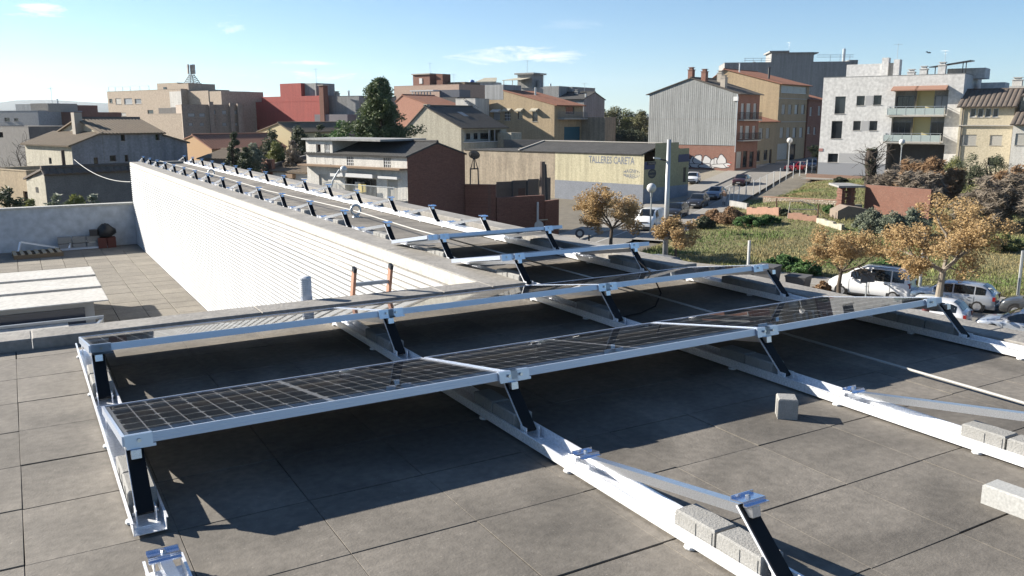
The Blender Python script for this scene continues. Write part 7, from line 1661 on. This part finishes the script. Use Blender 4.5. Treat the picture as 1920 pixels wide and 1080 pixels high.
# the lot: pollard with ivy, bare thickets, evergreen bushes
p = wpx(1630, 352); D_ = p.dot(FW); H = Zat(280, D_)-p.z; r = empty('pollard_tree', tuple(p), label='dark pollarded trunk with bare spiky twigs before the apartment block', cat='tree'); b = MB(); rn = random.Random(9); tips = []
b.tube([(0, 0, -.3), (.1, 0, H*.35), (-.05, .1, H*.7), (.1, .05, H)], [.75, .62, .66, .6], 10)
for k in range(26):
    a = rn.random()*6.28; z = H*rn.uniform(.25, 1); d = Vector((math.cos(a), math.sin(a), rn.uniform(.1, .9))).normalized(); branch(b, Vector((0, 0, z)), d, rn.uniform(1.2, 2.2), .06, 1, rn, tips, .7, .03, 3)
b.build('trunk', M_barkd, r); lb = MB()
for k in range(24): a = rn.random()*6.28; leaves(lb, (.6*math.cos(a), .6*math.sin(a), H*rn.random()), .35, 40, .12, rn)
lb.build('ivy', LD, r)['kind'] = 'stuff'
for i, (px, py, y0, rad, bm, tw_, lb_) in enumerate(((1708, 352, 296, 3.0, M_bark, (LGb, 34, .1, 10), 'grey leafless thicket under the apartment carport'), (1745, 372, 290, 3.4, M_bark, (LB, 60, .12, 7), 'reddish-brown leafless bush left of the evergreens'), (1672, 362, 326, 2.2, M_bark, (LGb, 30, .1, 10), 'grey leafless thicket behind the brick wall'), (1868, 430, 335, 3.2, M_barkd, (LGb, 28, .1, 10), 'dark leafless thicket at the right behind the large golden tree'), (1905, 400, 320, 3.0, M_bark, (LB, 50, .12, 7), 'brown leafless thicket at the right picture edge'), (1720, 385, 325, 2.6, M_bark, (LGb, 28, .1, 10), 'grey leafless bush against the brick wall'))):
    p = wpx(px, py); D_ = p.dot(FW); bare('bare_bush', lb_, tuple(p), Zat(y0, D_)-p.z, rad, 110+i, bm, 9, 2, 3, .07, twigs=tw_, group='bare thickets in the lot')
for i, (px, py, y0, rx, lm, lb_) in enumerate(((1815, 365, 292, 2.6, LD, 'dark evergreen bush behind the large golden tree, left one'), (1862, 365, 288, 2.8, LD, 'dark evergreen bush behind the large golden tree, right one'), (1785, 350, 298, 2.2, LY, 'yellowish evergreen bush beside the reddish-brown bush'), (1835, 400, 335, 2.2, LY, 'yellow-green bush below the dark evergreens'),
        (1632, 438, 392, 1.6, LO, 'grey-olive shrub in the grass, left of three'), (1672, 446, 398, 1.5, LO, 'grey-olive shrub in the grass, middle of three'), (1708, 444, 393, 1.7, LO, 'grey-olive shrub in the grass, right of three'), (1338, 418, 394, 1.5, LB, 'brownish bush at the street corner of the lot'), (1368, 420, 390, 1.6, LB, 'taller brownish bush before the concrete lot wall'), (1405, 424, 404, 1.6, LGr, 'green bramble patch right of the brownish bushes'), (1440, 420, 404, 1.3, LGr, 'small green bramble patch below the pink wall'), (1320, 428, 408, 1.2, LD, 'dark green weeds nearest the street corner'),
        (1470, 404, 393, .7, LD, 'small dark shrub between the pink wall pieces'), (1556, 400, 386, .8, LGr, 'small green shrub left of the stone hut'), (1575, 342, 333, 1.1, LD, 'dark shrub before the low garden wall'), (1470, 500, 480, 1.6, LGr, 'green weeds at the pavement behind the planters'), (1510, 515, 490, 1.3, LGr, 'green weeds left of the golden tree trunk'), (1540, 552, 530, .6, LB, 'dry brown weed tuft on the pavement'), (1660, 505, 490, 1.2, LGr, 'green weeds behind the white people carrier'), (1880, 470, 440, 1.6, LY, 'yellow-green bush at the right behind the slim post'))):
    p = wpx(px, py); D_ = p.dot(FW); shrub('lot_shrub', lb_, tuple(p), rx, rx*.8, Zat(y0, D_)-p.z, 140+i, lm, 60, .1, 110, 'shrub', 'shrubs in the lot', z0=.08)
p = gp(1531, 322); D_ = p.dot(FW); tree('street_tree', 'small green street tree beside the blue car', (p.x, p.y, zg(p)), 2.2, Zat(266, D_)-zg(p), 1.6, 41, LD, M_bark, 50, .25, .6, 3, 1, 5, .1)
